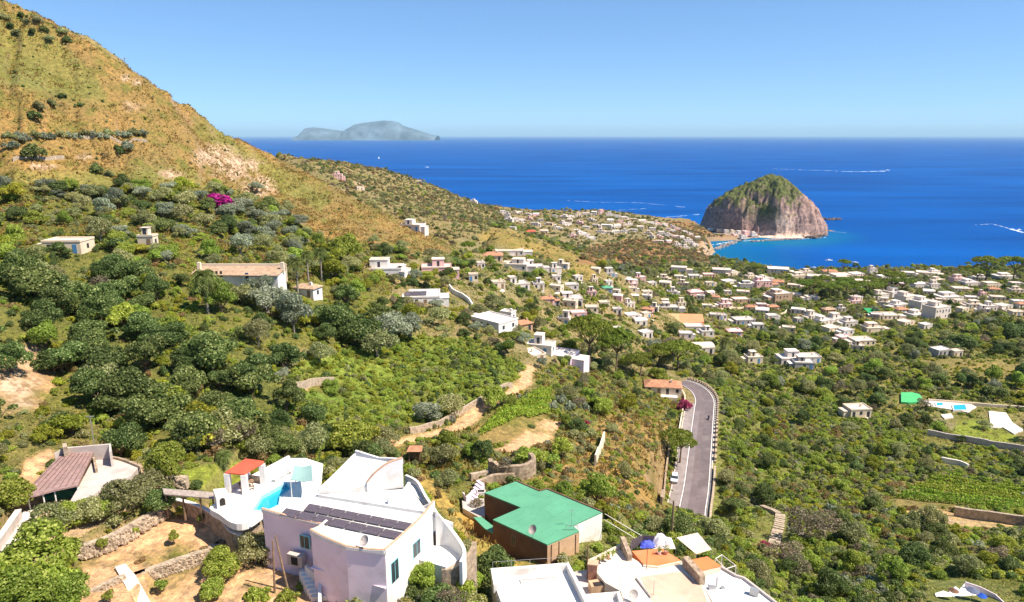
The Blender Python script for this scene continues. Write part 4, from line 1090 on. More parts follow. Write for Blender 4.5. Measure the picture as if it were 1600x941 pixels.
M = {
 'white': mat('whitewash', (.72, .69, .66), .85, .06, .8, dirt=(.42, .34, .27), dscale=.45, damt=.5),
 'white_roof': mat('white_roof_coat', (.70, .68, .65), .8, .06, .7, bump=.15, dirt=(.50, .43, .36), dscale=.5, damt=.55),
 'far_white': mat('village_white', (.66, .59, .54), .85, .10, .12, dirt=(.42, .34, .28), dscale=.12, damt=.55),
 'cream': mat('cream_render', (.70, .58, .44), .85, .1, .3, dirt=(.36, .27, .2), dscale=.3, damt=.45),
 'pink': mat('pink_render', (.72, .44, .42), .85, .08, .3, dirt=(.6, .45, .42), dscale=.3, damt=.4),
 'rose': mat('pale_rose_render', (.80, .66, .74), .85, .05, .5, dirt=(.55, .44, .44), dscale=.6, damt=.5),
 'tan': mat('tan_render', (.46, .31, .21), .85, .1, .3, dirt=(.3, .2, .14), dscale=.3, damt=.4),
 'grey': mat('grey_render', (.36, .34, .33), .9, .12, .3, dirt=(.2, .18, .17), dscale=.3, damt=.4),
 'beige_roof': mat('sun_bleached_roof', (.62, .52, .43), .9, .16, .25, dirt=(.34, .27, .22), dscale=.16, damt=.6),
 'pale_roof': mat('pale_cement_roof', (.74, .66, .59), .9, .1, .25, dirt=(.4, .33, .28), dscale=.16, damt=.5),
 'tile': mat('clay_tiles', (.42, .20, .115), .85, .3, 1.2, bump=.5, dirt=(.25, .16, .11), dscale=.4, damt=.5),
 'old_tile': mat('bleached_clay_tiles', (.40, .27, .18), .9, .25, 1.0, bump=.4, dirt=(.24, .18, .13), dscale=.3, damt=.5),
 'terracotta': mat('terracotta_coping', (.58, .34, .22), .8, .15, 3),
 'orange': mat('orange_roof_paint', (.72, .21, .08), .75, .08, .6, dirt=(.55, .25, .14), dscale=.5, damt=.5),
 'redroof': mat('red_roof_sheet', (.55, .10, .055), .7, .1, 1),
 'green_roof': mat('green_roof_coat', (.10, .31, .185), .85, .12, .35, bump=.1, dirt=(.07, .22, .14), dscale=.7, damt=.55),
 'glass': mat('window_dark', (.035, .045, .055), .25, .1, 1, spec=.5),
 'cyan': mat('turquoise_paint', (.22, .60, .66), .6, .1, 2),
 'blue': mat('blue_paint', (.08, .22, .42), .6, .1, 2),
 'wood': mat('weathered_wood', (.24, .16, .10), .9, .3, 3, bump=.3),
 'greywood': mat('grey_boards', (.34, .28, .24), .9, .25, 3, bump=.3),
 'brown': mat('brown_render', (.15, .085, .055), .95, .2, .6, dirt=(.09, .055, .04), dscale=.5, damt=.6),
 'ochre': mat('ochre_render', (.55, .36, .22), .9, .14, .8, dirt=(.3, .18, .11), dscale=.6, damt=.5),
 'stone': mat('dry_stone', (.36, .27, .19), .95, .4, 2.2, bump=.9, dirt=(.16, .12, .08), dscale=1.4, damt=.7),
 'palestone': mat('pale_stone', (.42, .33, .24), .95, .35, 2.2, bump=.9, dirt=(.22, .17, .12), dscale=1.4, damt=.6),
 'concrete': mat('yard_concrete', (.50, .43, .39), .9, .1, .7, bump=.1, dirt=(.3, .25, .22), dscale=.5, damt=.5),
 'metal': mat('galvanised_metal', (.42, .42, .42), .45, .1, 2, metal=.6),
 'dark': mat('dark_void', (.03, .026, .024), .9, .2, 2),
 'rust': mat('rusty_brown', (.17, .09, .06), .9, .3, 2),
 'panel': mat('solar_cells', (.10, .08, .095), .3, .2, 4, spec=.5),
 'asphalt': mat('old_asphalt', (.165, .13, .132), .9, .16, .5, bump=.15, dirt=(.095, .08, .08), dscale=.25, damt=.7),
 'kerb': mat('kerb_stone', (.48, .42, .37), .9, .15, 1),
 'line': mat('road_paint', (.72, .70, .68), .8, .15, 1.5),
}
HOUSES = []
ROOFN = {'flat': 'flat roofed', 'tile': 'tile roofed', 'vault': 'barrel roofed', 'two': 'two storey', 'solar': 'solar roofed', 'arc': 'arcaded'}
COLN = {'far_white': 'white', 'white': 'white', 'cream': 'cream', 'pink': 'pink', 'tan': 'tan', 'grey': 'grey', 'rose': 'pale pink'}
def house(px, py, wpx, hpx, style='flat', colr='far_white', yaw=None, dr=.7, look=None, roof=None, t=None, keep=True, seed=None, hmax=8.0, zbase=None):
    rg = random.Random(seed if seed is not None else int(px * 31 + py * 7))
    if zbase: p = pz(px, py, zbase); t = p.y
    elif t is None: p, t = hit(px, py)
    else: q = at(px, py, t); p = Vector((q.x, q.y, float(gz(q.x, q.y))))
    w = wpx * t / FPX * (.84 if t > 330 else 1.0); d = w * dr; dep = math.atan2(CAMH - p.z, p.y)
    h = max(2.7, (hpx * t / FPX - d * math.sin(dep)) / math.cos(dep) * .8); h = min(h, hmax)
    yaw = rg.uniform(-.5, .5) if yaw is None else yaw
    _c, _s = math.cos(yaw), math.sin(yaw)
    cz = [float(gz(p.x + a * _c - b * _s, p.y + a * _s + b * _c)) for a, b in ((-w / 2, 0), (w / 2, 0), (-w / 2, d), (w / 2, d))]
    if zbase: cz = [zbase] * 4
    p.z = min(p.z, min(cz[:2]) + .4) if not zbase else zbase
    o = empty('house', p, yaw); tag(o, None, 'house', 'houses of the coastal villages')
    wm = M[colr]; rm = M[roof] if roof else M[rg.choice(['pale_roof', 'beige_roof', 'far_white'])] if colr != 'cream' else M['beige_roof']
    V, F = [], []; zb = min(-.8, min(cz) - p.z - .5); hw = w / 2
    ah = h * rg.uniform(.5, .8) if h > 4 else h * .75
    bx(V, F, -hw, hw, 0, d, zb, h)
    aw = w * rg.uniform(.2, .4); side = 1 if rg.random() > .5 else -1
    ann = style in ('flat', 'two', 'arc', 'solar') and w > 6
    if ann: bx(V, F, *( (hw, hw + aw) if side > 0 else (-hw - aw, -hw)), d * .15, d * .8, zb, ah)
    mesh_obj('wall', V, F, wm, o)
    V, F = [], []
    pr = .3
    if style in ('flat', 'arc', 'solar', 'two'):
        for (x0, x1, y0, y1, zt) in [(-hw, hw, 0, d, h)] + ([((hw + .002) if side > 0 else -hw - aw, (hw + aw) if side > 0 else -hw - .002, d * .15, d * .8, ah)] if ann else []):
            bx(V, F, x0 - .12, x1 + .12, y0 - .12, y1 + .12, zt, zt + .16)
        r = mesh_obj('roof', V, F, rm, o)
        V, F = [], []
        bx(V, F, -hw - .1, hw + .1, -.1, .14, h + .162, h + .5); bx(V, F, -hw - .1, hw + .1, d - .14, d + .1, h + .162, h + .5)
        bx(V, F, -hw - .1, -hw + .14, .142, d - .142, h + .162, h + .5); bx(V, F, hw - .14, hw + .1, .142, d - .142, h + .162, h + .5)
        mesh_obj('parapet', V, F, wm, r)
        if style == 'two' or rg.random() < .3:
            V, F = [], []; u0 = -hw + w * rg.uniform(.1, .4); u1 = min(hw - .4, u0 + w * rg.uniform(.3, .55)); uh = 2.6 if style == 'two' else 2.0
            bx(V, F, u0, u1, d * .35, d * .93, h + .164, h + .164 + uh); u = mesh_obj('upper_room', V, F, wm, o)
            mesh_obj('roof_slab', *_b(u0 - .2, u1 + .2, d * .35 - .2, d * .93 + .2, h + .166 + uh, h + .3 + uh), rm, u)
            mesh_obj('doorway', *_b((u0 + u1) / 2 - .45, (u0 + u1) / 2 + .45, d * .35 - .05, d * .35 + .1, h + .17, h + 2.1), M['glass'], u)
        elif rg.random() < .5:
            mesh_obj('chimney', *_b(hw * .3, hw * .3 + .7, d * .5, d * .5 + .6, h + .17, h + 1.2), wm, r)
        if style == 'solar':
            V, F = [], []
            for k in range(3): bx(V, F, -hw * .9 + k * w * .2, -hw * .9 + k * w * .2 + w * .19, d * .2, d * .75, h + .35, h + .42)
            mesh_obj('solar_panel', V, F, M['panel'], o)
    elif style == 'tile':
        rh = min(1.6, d * .22); ov = .35
        V = [(-hw - ov, -ov, h), (hw + ov, -ov, h), (hw + ov, d + ov, h), (-hw - ov, d + ov, h), (-hw + d * .35, d / 2, h + rh), (hw - d * .35, d / 2, h + rh),
             (-hw - ov, -ov, h - .15), (hw + ov, -ov, h - .15), (hw + ov, d + ov, h - .15), (-hw - ov, d + ov, h - .15)]
        F = [(0, 1, 5, 4), (1, 2, 5), (2, 3, 4, 5), (3, 0, 4), (6, 7, 1, 0), (7, 8, 2, 1), (8, 9, 3, 2), (9, 6, 0, 3), (9, 8, 7, 6)]
        r = mesh_obj('roof', V, F, M[roof or 'tile'], o)
        mesh_obj('chimney', *_b(hw * .4, hw * .4 + .6, d * .3, d * .3 + .6, h - .1, h + rh + .5), wm, r)
    else:
        n = 9; V, F = [], []
        for i in range(n):
            a = math.pi * i / (n - 1); y = d / 2 - math.cos(a) * (d / 2 + .1); z = h + math.sin(a) * d * .22
            V += [(-hw - .1, y, z), (hw + .1, y, z)]
        for i in range(n - 1): F.append((2 * i, 2 * i + 1, 2 * i + 3, 2 * i + 2))
        F.append(tuple(2 * i for i in range(n - 1, -1, -1))); F.append(tuple(2 * i + 1 for i in range(n))); F.append((0, 2 * n - 2, 2 * n - 1, 1))
        mesh_obj('roof', V, F, rm, o)
    # openings: front row(s) and the sunlit right side
    nw = max(2, min(7, int(w / 2.6))); rows = 2 if h > 5.4 else 1
    dk = rg.randrange(nw)
    for rr in range(rows):
        zb_ = (h / rows) * rr
        for k in range(nw):
            x = -hw + (k + .5) * w / nw + rg.uniform(-.15, .15)
            if rr == 0 and k == dk:
                dd = mesh_obj('door', *_b(x - .5, x + .5, -.06, .1, 0, 2.15), rg.choice([M['wood'], M['glass'], M['blue']]), o)
            elif style == 'arc' and rr == 0:
                mesh_obj('arch', *_arch(x, w / nw * .33, 2.6), M['dark'], o)
            elif rg.random() < .85:
                hh = rg.choice([1.2, 1.2, 2.0]); z0 = zb_ + (1.0 if hh < 1.5 else .15)
                mesh_obj('window', *_b(x - .48, x + .48, -.05, .1, z0, min(z0 + hh, h - .3)), M['glass'], o)
    for k in range(max(1, int(d / 3.5))):
        y = (k + .5) * d / max(1, int(d / 3.5))
        if not (ann and side > 0): mesh_obj('window', *_b(hw - .1, hw + .05, y - .45, y + .45, h - 1.9, h - .75), M['glass'], o)
    # terrace in front with low wall on some
    if rg.random() < .5 and style != 'vault':
        ty = rg.uniform(2.2, 4.0); V, F = [], []
        bx(V, F, -hw, hw * rg.uniform(.3, 1), -ty, -.062, zb, -.15 + rg.uniform(0, .3)); tr_ = mesh_obj('terrace', V, F, M['pale_roof'], o)
    NOGO.append(('disc', p.x - math.sin(yaw) * d / 2, p.y + math.cos(yaw) * d / 2, max(w, d) * .56))
    X0 = px - wpx / 2; KEEP.append((X0, py - hpx, X0 + wpx, py, p.y))
    lk = look or (COLN[colr] + ' ' + ROOFN[style] + ' house')
    HOUSES.append((o, lk, px, py - hpx / 2)); return o
def _b(*a):
    V, F = [], []; bx(V, F, *a); return V, F
def _arch(x, r, h):
    pts = [(x - r, 0)] + [(x - r * math.cos(k / 8 * math.pi), h - r + r * math.sin(k / 8 * math.pi)) for k in range(9)] + [(x + r, 0)]
    n = len(pts); V = [(a, -.05, b) for a, b in pts] + [(a, .1, b) for a, b in pts]
    F = [tuple(range(n)), tuple(range(2 * n - 1, n - 1, -1))] + [(i, n + i, n + (i + 1) % n, (i + 1) % n) for i in range(n)]
    return V, F

W, CR, PK, TN, GR = 'far_white', 'cream', 'pink', 'tan', 'grey'
for a in [
 # left hillside and ridge
 (97, 393, 58, 11, 'flat', CR, .05), (228, 386, 24, 9, 'flat', CR, 0), (527, 279, 18, 12, 'two', PK, .1), (563, 297, 12, 7, 'flat', CR), (640, 357, 34, 12, 'flat', W, -.3), (545, 253, 10, 4, 'flat', W), (612, 268, 8, 4, 'flat', W),
 (655, 284, 8, 3, 'flat', W), (725, 309, 9, 4, 'flat', W), (738, 317, 12, 6, 'flat', W),
 # middle
 (733, 392, 48, 11, 'flat', CR, .1), (796, 400, 52, 13, 'flat', W, 0), (770, 404, 30, 9, 'tile', CR, 0), (803, 420, 40, 17, 'flat', W, -.2), (836, 420, 32, 14, 'two', W, .1), (878, 420, 22, 11, 'flat', W),
 (812, 448, 34, 17, 'two', W, .35), (893, 472, 36, 20, 'arc', W, .1), (856, 472, 22, 10, 'tile', PK, .2), (740, 440, 14, 7, 'flat', CR), (752, 420, 12, 6, 'flat', W),
 (977, 438, 32, 13, 'flat', W, .1), (1001, 440, 20, 14, 'two', PK, .1), (985, 446, 26, 8, 'flat', PK), (1060, 426, 28, 13, 'flat', W, -.3), (930, 443, 12, 6, 'flat', CR),
 (1068, 448, 18, 7, 'flat', CR), (1089, 464, 26, 14, 'tile', PK, .2, .7, None, 'pink'), (1047, 486, 34, 9, 'flat', GR, 0), (1022, 487, 14, 9, 'flat', W), (1012, 462, 18, 6, 'flat', CR),
 (1086, 516, 34, 8, 'flat', W, 0), (1106, 526, 24, 9, 'flat', W, .1), (1149, 524, 26, 12, 'tile', PK, 0, .7, None, 'pink'), (1165, 508, 38, 11, 'flat', GR, .1), (1185, 515, 20, 9, 'flat', W),
 (1012, 528, 20, 12, 'flat', W, .5), (1002, 508, 20, 8, 'vault', W, .2), (958, 520, 36, 12, 'flat', W, .15), (1100, 550, 34, 14, 'vault', W, .1), (1180, 568, 24, 11, 'flat', CR, .1), (1072, 530, 20, 7, 'flat', W),
 (945, 478, 16, 7, 'flat', CR), (986, 480, 18, 7, 'flat', W), (990, 497, 26, 8, 'flat', W), (905, 498, 24, 7, 'flat', PK), (880, 505, 18, 10, 'two', W), (1130, 500, 14, 7, 'flat', W),
 # shore side
 (1128, 428, 34, 13, 'flat', GR, -.2), (1150, 430, 20, 8, 'flat', CR), (1216, 430, 38, 16, 'flat', W, -.3), (1166, 452, 24, 13, 'flat', GR, 0), (1194, 452, 30, 19, 'two', PK, .1), (1224, 474, 36, 24, 'flat', TN, .25, .8, 'tan cubic house with two small dark windows'),
 (1175, 436, 18, 7, 'flat', CR), (1198, 440, 24, 9, 'flat', W), (1249, 437, 28, 12, 'flat', CR, .1), (1278, 443, 38, 17, 'flat', W, -.4), (1262, 430, 22, 9, 'flat', CR), (1298, 428, 26, 8, 'tile', PK),
 (1318, 436, 34, 12, 'flat', CR, .1), (1342, 432, 26, 7, 'flat', W), (1364, 429, 14, 13, 'two', W, .1), (1352, 444, 30, 8, 'flat', PK, .1), (1386, 436, 24, 8, 'flat', W), (1376, 448, 26, 10, 'flat', W),
 (1420, 432, 22, 10, 'flat', W), (1448, 431, 34, 9, 'flat', CR), (1462, 430, 18, 10, 'flat', W), (1403, 435, 20, 8, 'flat', W), (1500, 444, 24, 14, 'two', PK, .1), (1520, 447, 30, 10, 'flat', W), (1551, 450, 24, 12, 'flat', CR, .1), (1572, 437, 32, 10, 'flat', W, 0),
 (1441, 452, 28, 13, 'flat', W, .1), (1461, 455, 20, 16, 'two', W, .2), (1487, 470, 42, 13, 'flat', W, .15), (1505, 456, 30, 6, 'flat', CR), (1537, 463, 12, 7, 'flat', PK), (1590, 458, 22, 6, 'flat', CR),
 (1380, 468, 26, 13, 'two', W, .3), (1402, 466, 30, 16, 'two', W, .45), (1424, 474, 34, 18, 'two', W, .45), (1448, 484, 36, 22, 'two', W, .45), (1472, 498, 40, 28, 'two', W, .4), (1410, 482, 32, 10, 'flat', W, .4), (1436, 496, 30, 9, 'flat', W, .4),
 (1525, 482, 28, 10, 'flat', CR, 0), (1549, 486, 22, 12, 'two', W, .1), (1573, 483, 26, 8, 'flat', W), (1592, 494, 24, 9, 'flat', CR), (1390, 500, 38, 7, 'flat', CR, 0),
 (1275, 500, 26, 12, 'two', W, .4), (1292, 508, 30, 13, 'flat', W, .45), (1312, 505, 28, 13, 'two', W, .3), (1330, 512, 26, 15, 'flat', W, .2), (1305, 520, 30, 10, 'flat', CR, .4), (1326, 524, 24, 9, 'flat', W, .3), (1298, 490, 22, 10, 'tile', TN, .2, .7, None, 'old_tile'),
 (1352, 541, 40, 8, 'flat', CR, .1), (1322, 535, 24, 9, 'flat', PK, .3), (1368, 519, 34, 8, 'flat', CR, .1), (1340, 549, 20, 6, 'flat', CR), (1342, 470, 20, 7, 'flat', W),
 (1476, 556, 26, 14, 'flat', GR, .3), (1497, 558, 16, 7, 'flat', CR, .2), (1257, 577, 30, 9, 'flat', GR), (1345, 652, 34, 16, 'flat', CR, .1), (1190, 482, 18, 9, 'flat', PK), (1160, 474, 30, 8, 'flat', TN, .1), (1246, 490, 24, 9, 'flat', W), (1250, 505, 16, 7, 'flat', GR),
 (1085, 436, 20, 8, 'flat', W), (1110, 447, 16, 7, 'flat', CR), (1035, 438, 20, 8, 'flat', CR), (1020, 447, 16, 6, 'flat', W), (1105, 484, 18, 8, 'flat', CR), (1118, 497, 20, 8, 'flat', W), (960, 460, 16, 7, 'flat', W), (925, 463, 16, 8, 'flat', PK),
 (905, 440, 16, 7, 'flat', W), (925, 488, 20, 9, 'flat', CR), (870, 440, 16, 8, 'flat', W), (842, 452, 18, 9, 'flat', W), (780, 450, 20, 9, 'flat', CR), (1270, 470, 22, 8, 'flat', W), (1240, 450, 22, 9, 'flat', CR), (1335, 455, 24, 8, 'flat', W), (1402, 448, 24, 9, 'flat', PK),
 (1420, 444, 22, 9, 'flat', W), (1470, 440, 22, 8, 'flat', CR), (1532, 438, 20, 7, 'flat', W), (1590, 446, 20, 8, 'flat', W), (1518, 470, 20, 8, 'flat', W), (1560, 470, 24, 8, 'flat', CR), (1420, 510, 26, 8, 'flat', CR), (1450, 515, 20, 7, 'flat', W), (1232, 520, 22, 8, 'flat', CR), (1208, 500, 20, 9, 'flat', W),
]: house(*a)
# more small houses between the bigger ones
_r = random.Random(77); _n = 0
while _n < 62:
    x_ = _r.choice([_r.uniform(1150, 1600), _r.uniform(1150, 1600), _r.uniform(860, 1150)]); y_ = _r.uniform(430, 500) if x_ > 1150 else _r.uniform(424, 500)
    if any(abs(h[2] - x_) < 17 and abs(h[3] - y_) < 8 for h in HOUSES) or (1245 < x_ < 1410 and 440 < y_ < 475) or (1470 < x_ and y_ > 490) or (1030 < x_ < 1105 and 484 < y_ < 512): _n += .05; continue
    house(x_, y_, _r.uniform(13, 24), _r.uniform(6, 9), _r.choice(['flat', 'flat', 'flat', 'two', 'tile', 'vault']), _r.choice([W, W, W, CR, CR, PK, GR])); _n += 1
# the headland village, small houses packed on the slope
hv = [(786, 336, 10, 9), (793, 343, 9, 12), (803, 335, 12, 4), (812, 334, 12, 5), (824, 336, 10, 4), (838, 338, 12, 5), (866, 340, 8, 5), (880, 341, 14, 4), (893, 340, 10, 4), (904, 339, 12, 6), (916, 337, 14, 6), (928, 336, 10, 7), (940, 335, 8, 9),
 (952, 338, 12, 6), (964, 340, 10, 5), (976, 342, 12, 5), (990, 344, 12, 4), (1004, 347, 14, 5), (1018, 350, 16, 6), (1028, 352, 12, 6), (795, 346, 14, 6), (816, 347, 12, 6), (835, 353, 14, 7), (850, 364, 14, 5), (845, 346, 9, 4), (884, 352, 16, 5), (905, 351, 12, 6),
 (930, 355, 12, 6), (947, 355, 20, 8), (965, 356, 14, 6), (978, 354, 12, 5), (938, 364, 14, 6), (912, 369, 20, 8), (896, 371, 14, 6), (925, 374, 14, 6), (1000, 358, 12, 6), (1020, 360, 12, 6), (1012, 367, 14, 6), (1034, 367, 12, 7), (1044, 370, 12, 7), (1056, 372, 14, 6),
 (1066, 374, 10, 6), (1076, 381, 16, 9), (1060, 385, 14, 4), (1030, 380, 14, 5), (1086, 386, 12, 7), (1098, 387, 10, 6), (1046, 380, 12, 5), (990, 362, 12, 5), (870, 358, 14, 4), (800, 358, 12, 4), (858, 352, 12, 5), (922, 346, 12, 5), (954, 347, 12, 5), (970, 348, 10, 5),
 (985, 352, 10, 5), (915, 357, 12, 5), (900, 361, 12, 5), (950, 365, 14, 5), (962, 364, 12, 5), (976, 364, 12, 5), (826, 344, 10, 4), (806, 345, 9, 5), (1052, 363, 10, 5), (1044, 360, 10, 5), (890, 346, 10, 4), (1040, 353, 10, 5), (1050, 356, 9, 5), (1060, 360, 10, 5), (1070, 364, 9, 5), (1080, 368, 10, 5), (1090, 374, 10, 5), (1100, 380, 10, 5), (1072, 388, 12, 4), (1106, 392, 10, 5), (1030, 372, 10, 4), (1018, 372, 10, 4)]
for i, (x, y, w_, h_) in enumerate(hv): house(x, y, w_, h_, ['flat', 'two', 'flat', 'arc', 'flat', 'vault'][i % 6], [W, W, CR, W, W, PK, W][i % 7])
house(830, 364, 16, 6, 'tile', PK, .1, .7, 'red roofed pink house', 'redroof')
# quay houses at the foot of the islet
for i, (x, y, w_, h_) in enumerate([(1136, 364, 9, 6), (1146, 366, 10, 7), (1156, 367, 10, 8), (1167, 368, 12, 9), (1178, 369, 10, 7), (1124, 362, 10, 5), (1112, 360, 9, 4), (1150, 371, 11, 6), (1162, 373, 10, 6), (1138, 370, 10, 5)]):
    house(x, y, w_, h_, 'flat', [W, CR, W, PK][i % 4], None, .7, 'low ' + ['white', 'cream', 'white', 'pink'][i % 4] + ' house', zbase=3.0)
landmark(1150, 362, 'the islet quay')
# ================================================================== the white villa
ZR = 145.4
A_, B_, Bq, D_, M1, F_, G_, H_ = [Vector(pz(a, b, ZR).xy) for a, b in ((410, 800), (503, 822), (511, 818), (486, 836), (541, 858), (601, 866), (678, 797), (496, 775))]
ZG = 138.3
V1 = Th('white_villa', 'large white villa with solar panels and turquoise framed windows beside the swimming pool', 'villa', (F_.x, F_.y, ZG))
foot = [A_, Bq, D_, M1, F_, G_, H_]
body = V1.part('wall', *prism([tuple(p) for p in foot], ZG - 1.5, ZR), M['rose'])
rf = V1.part('roof', *prism([tuple(p) for p in foot], ZR + .003, ZR + .12), M['white_roof'])
# parapets with clay coping: heights swell at the corners as in the photo
def parapet(pts, hs, w=.28, k=5, off=0.0, coping=True, parent=None, zb=ZR + .12):
    P = smooth_path([(p[0], p[1], h) for p, h in zip(pts, hs)], k)
    path = [(p[0], p[1]) for p in P]; tops = [zb + p[2] for p in P]
    pp = V1.part('parapet', *strip(path, zb - .1, tops, w, off), M['white'], parent or rf)
    if coping:
        V1.part('coping', *strip(path, [t + .002 for t in tops], [t + .09 for t in tops], w * .75, off), M['terracotta'], parent or rf)
parapet([A_, A_.lerp(B_, .5), B_], [.3, .1, .12])
parapet([Bq, Bq.lerp(D_, .5), D_], [.3, .2, .5], coping=False)
parapet([D_, D_.lerp(M1, .4), M1], [.5, .3, .22]); parapet([M1, M1.lerp(F_, .6), F_], [.22, .2, .35])
parapet([F_, F_.lerp(G_, .35), F_.lerp(G_, .75), G_], [.35, .3, .45, 1.0])
parapet([G_, G_.lerp(H_, .04), G_.lerp(H_, .1)], [1.0, .55, .1], coping=False)
# raised mid slab and the tall sloping upper block
mid = pxy([(497, 773), (575, 768), (640, 764), (655, 782), (667, 800)], 145.9)
V1.part('upper_terrace', *prism(mid, ZR + .13, 145.9), M['white_roof'])
Q1 = Vector(pz(498, 772, 145.9).xy); P4 = Vector(pz(574, 768, 145.9).xy); P3 = Vector(pz(629, 724, 148.8).xy); P1 = Vector(pz(556, 711, 148.8).xy)
ub = V1.part('upper_room', *prism([tuple(p) for p in (Q1, P4, P3, P1)], 144.5, [146.3, 146.5, 148.8, 148.8]), M['white_roof'])
P = smooth_path([(P4.x, P4.y, 147.0), tuple(P4.lerp(P3, .25)) + (148.1,), tuple(P4.lerp(P3, .6)) + (149.05,), (P3.x, P3.y, 149.45)], 5)
V1.part('curved_parapet', *strip([(p[0], p[1]) for p in P], 145.85, [p[2] for p in P], .3), M['white'], ub)
V1.part('coping', *strip([(p[0], p[1]) for p in P], [p[2] + .002 for p in P], [p[2] + .1 for p in P], .34), M['terracotta'], ub)
V1.part('parapet', *strip([tuple(P3), tuple(P3.lerp(P1, .5)), tuple(P1)], 148.7, [149.4, 149.0, 149.4], .25), M['white'], ub)
V1.part('parapet', *strip([tuple(P1), tuple(P1.lerp(Q1, .5)), tuple(Q1)], [148.6, 147.3, 146.0], [149.1, 147.75, 146.5], .2), M['white'], ub)
c = smooth_path([tuple(pz(640, 766, 146.2)), tuple(pz(628, 776, 146.2)), tuple(pz(606, 786, 146.0))], 4)
V1.part('low_wall', *strip([(p[0], p[1]) for p in c], 145.9, [147.2 - .09 * i for i in range(len(c))], .3), M['white'], rf)
# wing behind on the right (lower terrace with blue shade)
V1.part('side_terrace', *prism(pxy([(633, 745), (650, 752), (672, 795), (640, 766)], 144.2), 141, 144.2), M['white_roof'])
c = smooth_path([tuple(pz(634, 742, 144.9)), tuple(pz(652, 752, 144.9)), tuple(pz(665, 775, 144.9)), tuple(pz(682, 800, 144.9))], 4)
V1.part('terrace_parapet', *strip([(p[0], p[1]) for p in c], 139, 144.9, .3), M['white'])
# solar panels
def quad_px(c4, z): return [pz(a, b, z) for a, b in c4]
for n_, (tl, tr2, br, bl) in ((8, ((483, 787), (644, 818), (634, 827), (474, 796))), (7, ((447, 794), (629, 832), (619, 841), (436, 803)))):
    a, b, c2, d2 = quad_px((tl, tr2, br, bl), ZR + .4)
    for i in range(n_):
        f0, f1 = i / n_ + .003, (i + 1) / n_ - .003
        for h0, h1 in ((0, .495), (.505, 1)):
            p = [a.lerp(b, f0).lerp(d2.lerp(c2, f0), h0), a.lerp(b, f1).lerp(d2.lerp(c2, f1), h0), a.lerp(b, f1).lerp(d2.lerp(c2, f1), h1), a.lerp(b, f0).lerp(d2.lerp(c2, f0), h1)]
            zt = [ZR + .42 - .1 * h0] * 2 + [ZR + .42 - .1 * h1] * 2
            pl = [(q.x, q.y) for q in p]
            V, F = prism(pl, [z - .05 for z in zt], zt)
            sp = V1.part('solar_panel', V, F, M['panel'])
            m_ = [(p[0].x + p[1].x + p[2].x + p[3].x) / 4, (p[0].y + p[1].y + p[2].y + p[3].y) / 4]
            if i % 2 == 0: V1.part('mounting_rail', *strip([tuple(p[0].xy), tuple(p[3].xy)], ZR + .12, [zt[0] - .06, zt[2] - .06], .05), M['metal'], sp)
# facades
WF = (D_, F_); WR = (F_, G_); WL = (A_, B_)
opening(V1, *WF, 521, 870, 537, 884, M['cyan'], M['glass'])
opening(V1, *WF, 553, 923, 592, 952, M['white'], M['dark'], 'garage_arch', True, .05, .03, False)
opening(V1, *WF, 527, 918, 540, 950, M['white'], M['dark'], 'doorway', True, .05, .03, False)
opening(V1, *WR, 611, 876, 622, 908, M['cyan'], M['glass'], 'door')
opening(V1, *WR, 645, 846, 656, 868, M['cyan'], M['glass'], 'door')
opening(V1, *WL, 470, 838, 483, 856, M['cyan'], M['glass'])
V1.part('ledge', *strip([tuple(D_ + (D_ - F_).normalized() * .2), tuple(F_)], 141.6, 141.75, .5), M['rose'])
e_ = (G_ - F_).normalized()
V1.part('white_render', *strip([tuple(F_ + e_ * .02), tuple(G_)], ZG, ZR - .004, .04, -.03), M['white'])
# lower block of the left wing, air conditioner, stairs down the side
a_, n_, u_ = wallpt(468, 878, *WL)
bw = Vector((a_.x, a_.y, 140.2)) + Vector((n_.x, n_.y, 0)) * .4; uu = u_
def bp(c, e, w, d, z0, z1):
    n = Vector((-e.y, e.x)); return prism([tuple(Vector(c[:2]) + e * (sx * w / 2) + n * (sy * d / 2)) for sx, sy in ((-1, -1), (1, -1), (1, 1), (-1, 1))], z0, z1)
ac = V1.part('air_conditioner', *bp(bw, uu, 1.9, .75, 140.3, 141.6), M['concrete'])
V1.part('fan_grille', *bp(bw + Vector((n_.x, n_.y, 0)) * .4, uu, .8, .06, 140.5, 141.4), M['dark'], ac)
# side patio on the right: floor, curving parapet, arched doorway, stone base
pf = pxy([(666, 806), (682, 800), (703, 826), (722, 850), (722, 872), (696, 886), (655, 875)], 141.3)
V1.part('patio_floor', *prism(pf, 139.2, 141.3), M['white_roof'])
c = smooth_path([tuple(pz(680, 797, 145.6)), tuple(pz(695, 815, 144.2)), tuple(pz(709, 832, 143.3)), tuple(pz(721, 849, 142.8)), tuple(pz(726, 864, 142.4)), tuple(pz(720, 878, 142.2))], 4)
V1.part('curved_parapet', *strip([(p[0], p[1]) for p in c], 139.5, [p[2] for p in c], .35), M['white'])
a2 = pz(676, 868, 141.3); b2 = pz(703, 868, 141.3)
ar = V1.part('arch_wall', *prism([(a2.x - .3, a2.y + 1.9), (b2.x + .2, b2.y + 1.9), (b2.x + .2, b2.y + 2.2), (a2.x - .3, a2.y + 2.2)], 141.2, [144.9, 143.9, 143.9, 144.9]), M['white'])
opening(V1, (a2.x - .3, a2.y + 1.9), (b2.x + .2, b2.y + 1.9), 677, 829, 692, 866, M['blue'], M['dark'], 'door', True, .06, .04, False)
opening(V1, (a2.x - .3, a2.y + 1.9), (b2.x + .2, b2.y + 1.9), 699, 845, 703, 853, M['blue'], M['glass'], 'window', False, .05)
c = smooth_path([tuple(pz(690, 889, 141.0)), tuple(pz(708, 886, 141.1)), tuple(pz(724, 874, 141.4)), tuple(pz(738, 858, 141.8)), tuple(pz(741, 846, 142.1))], 4)
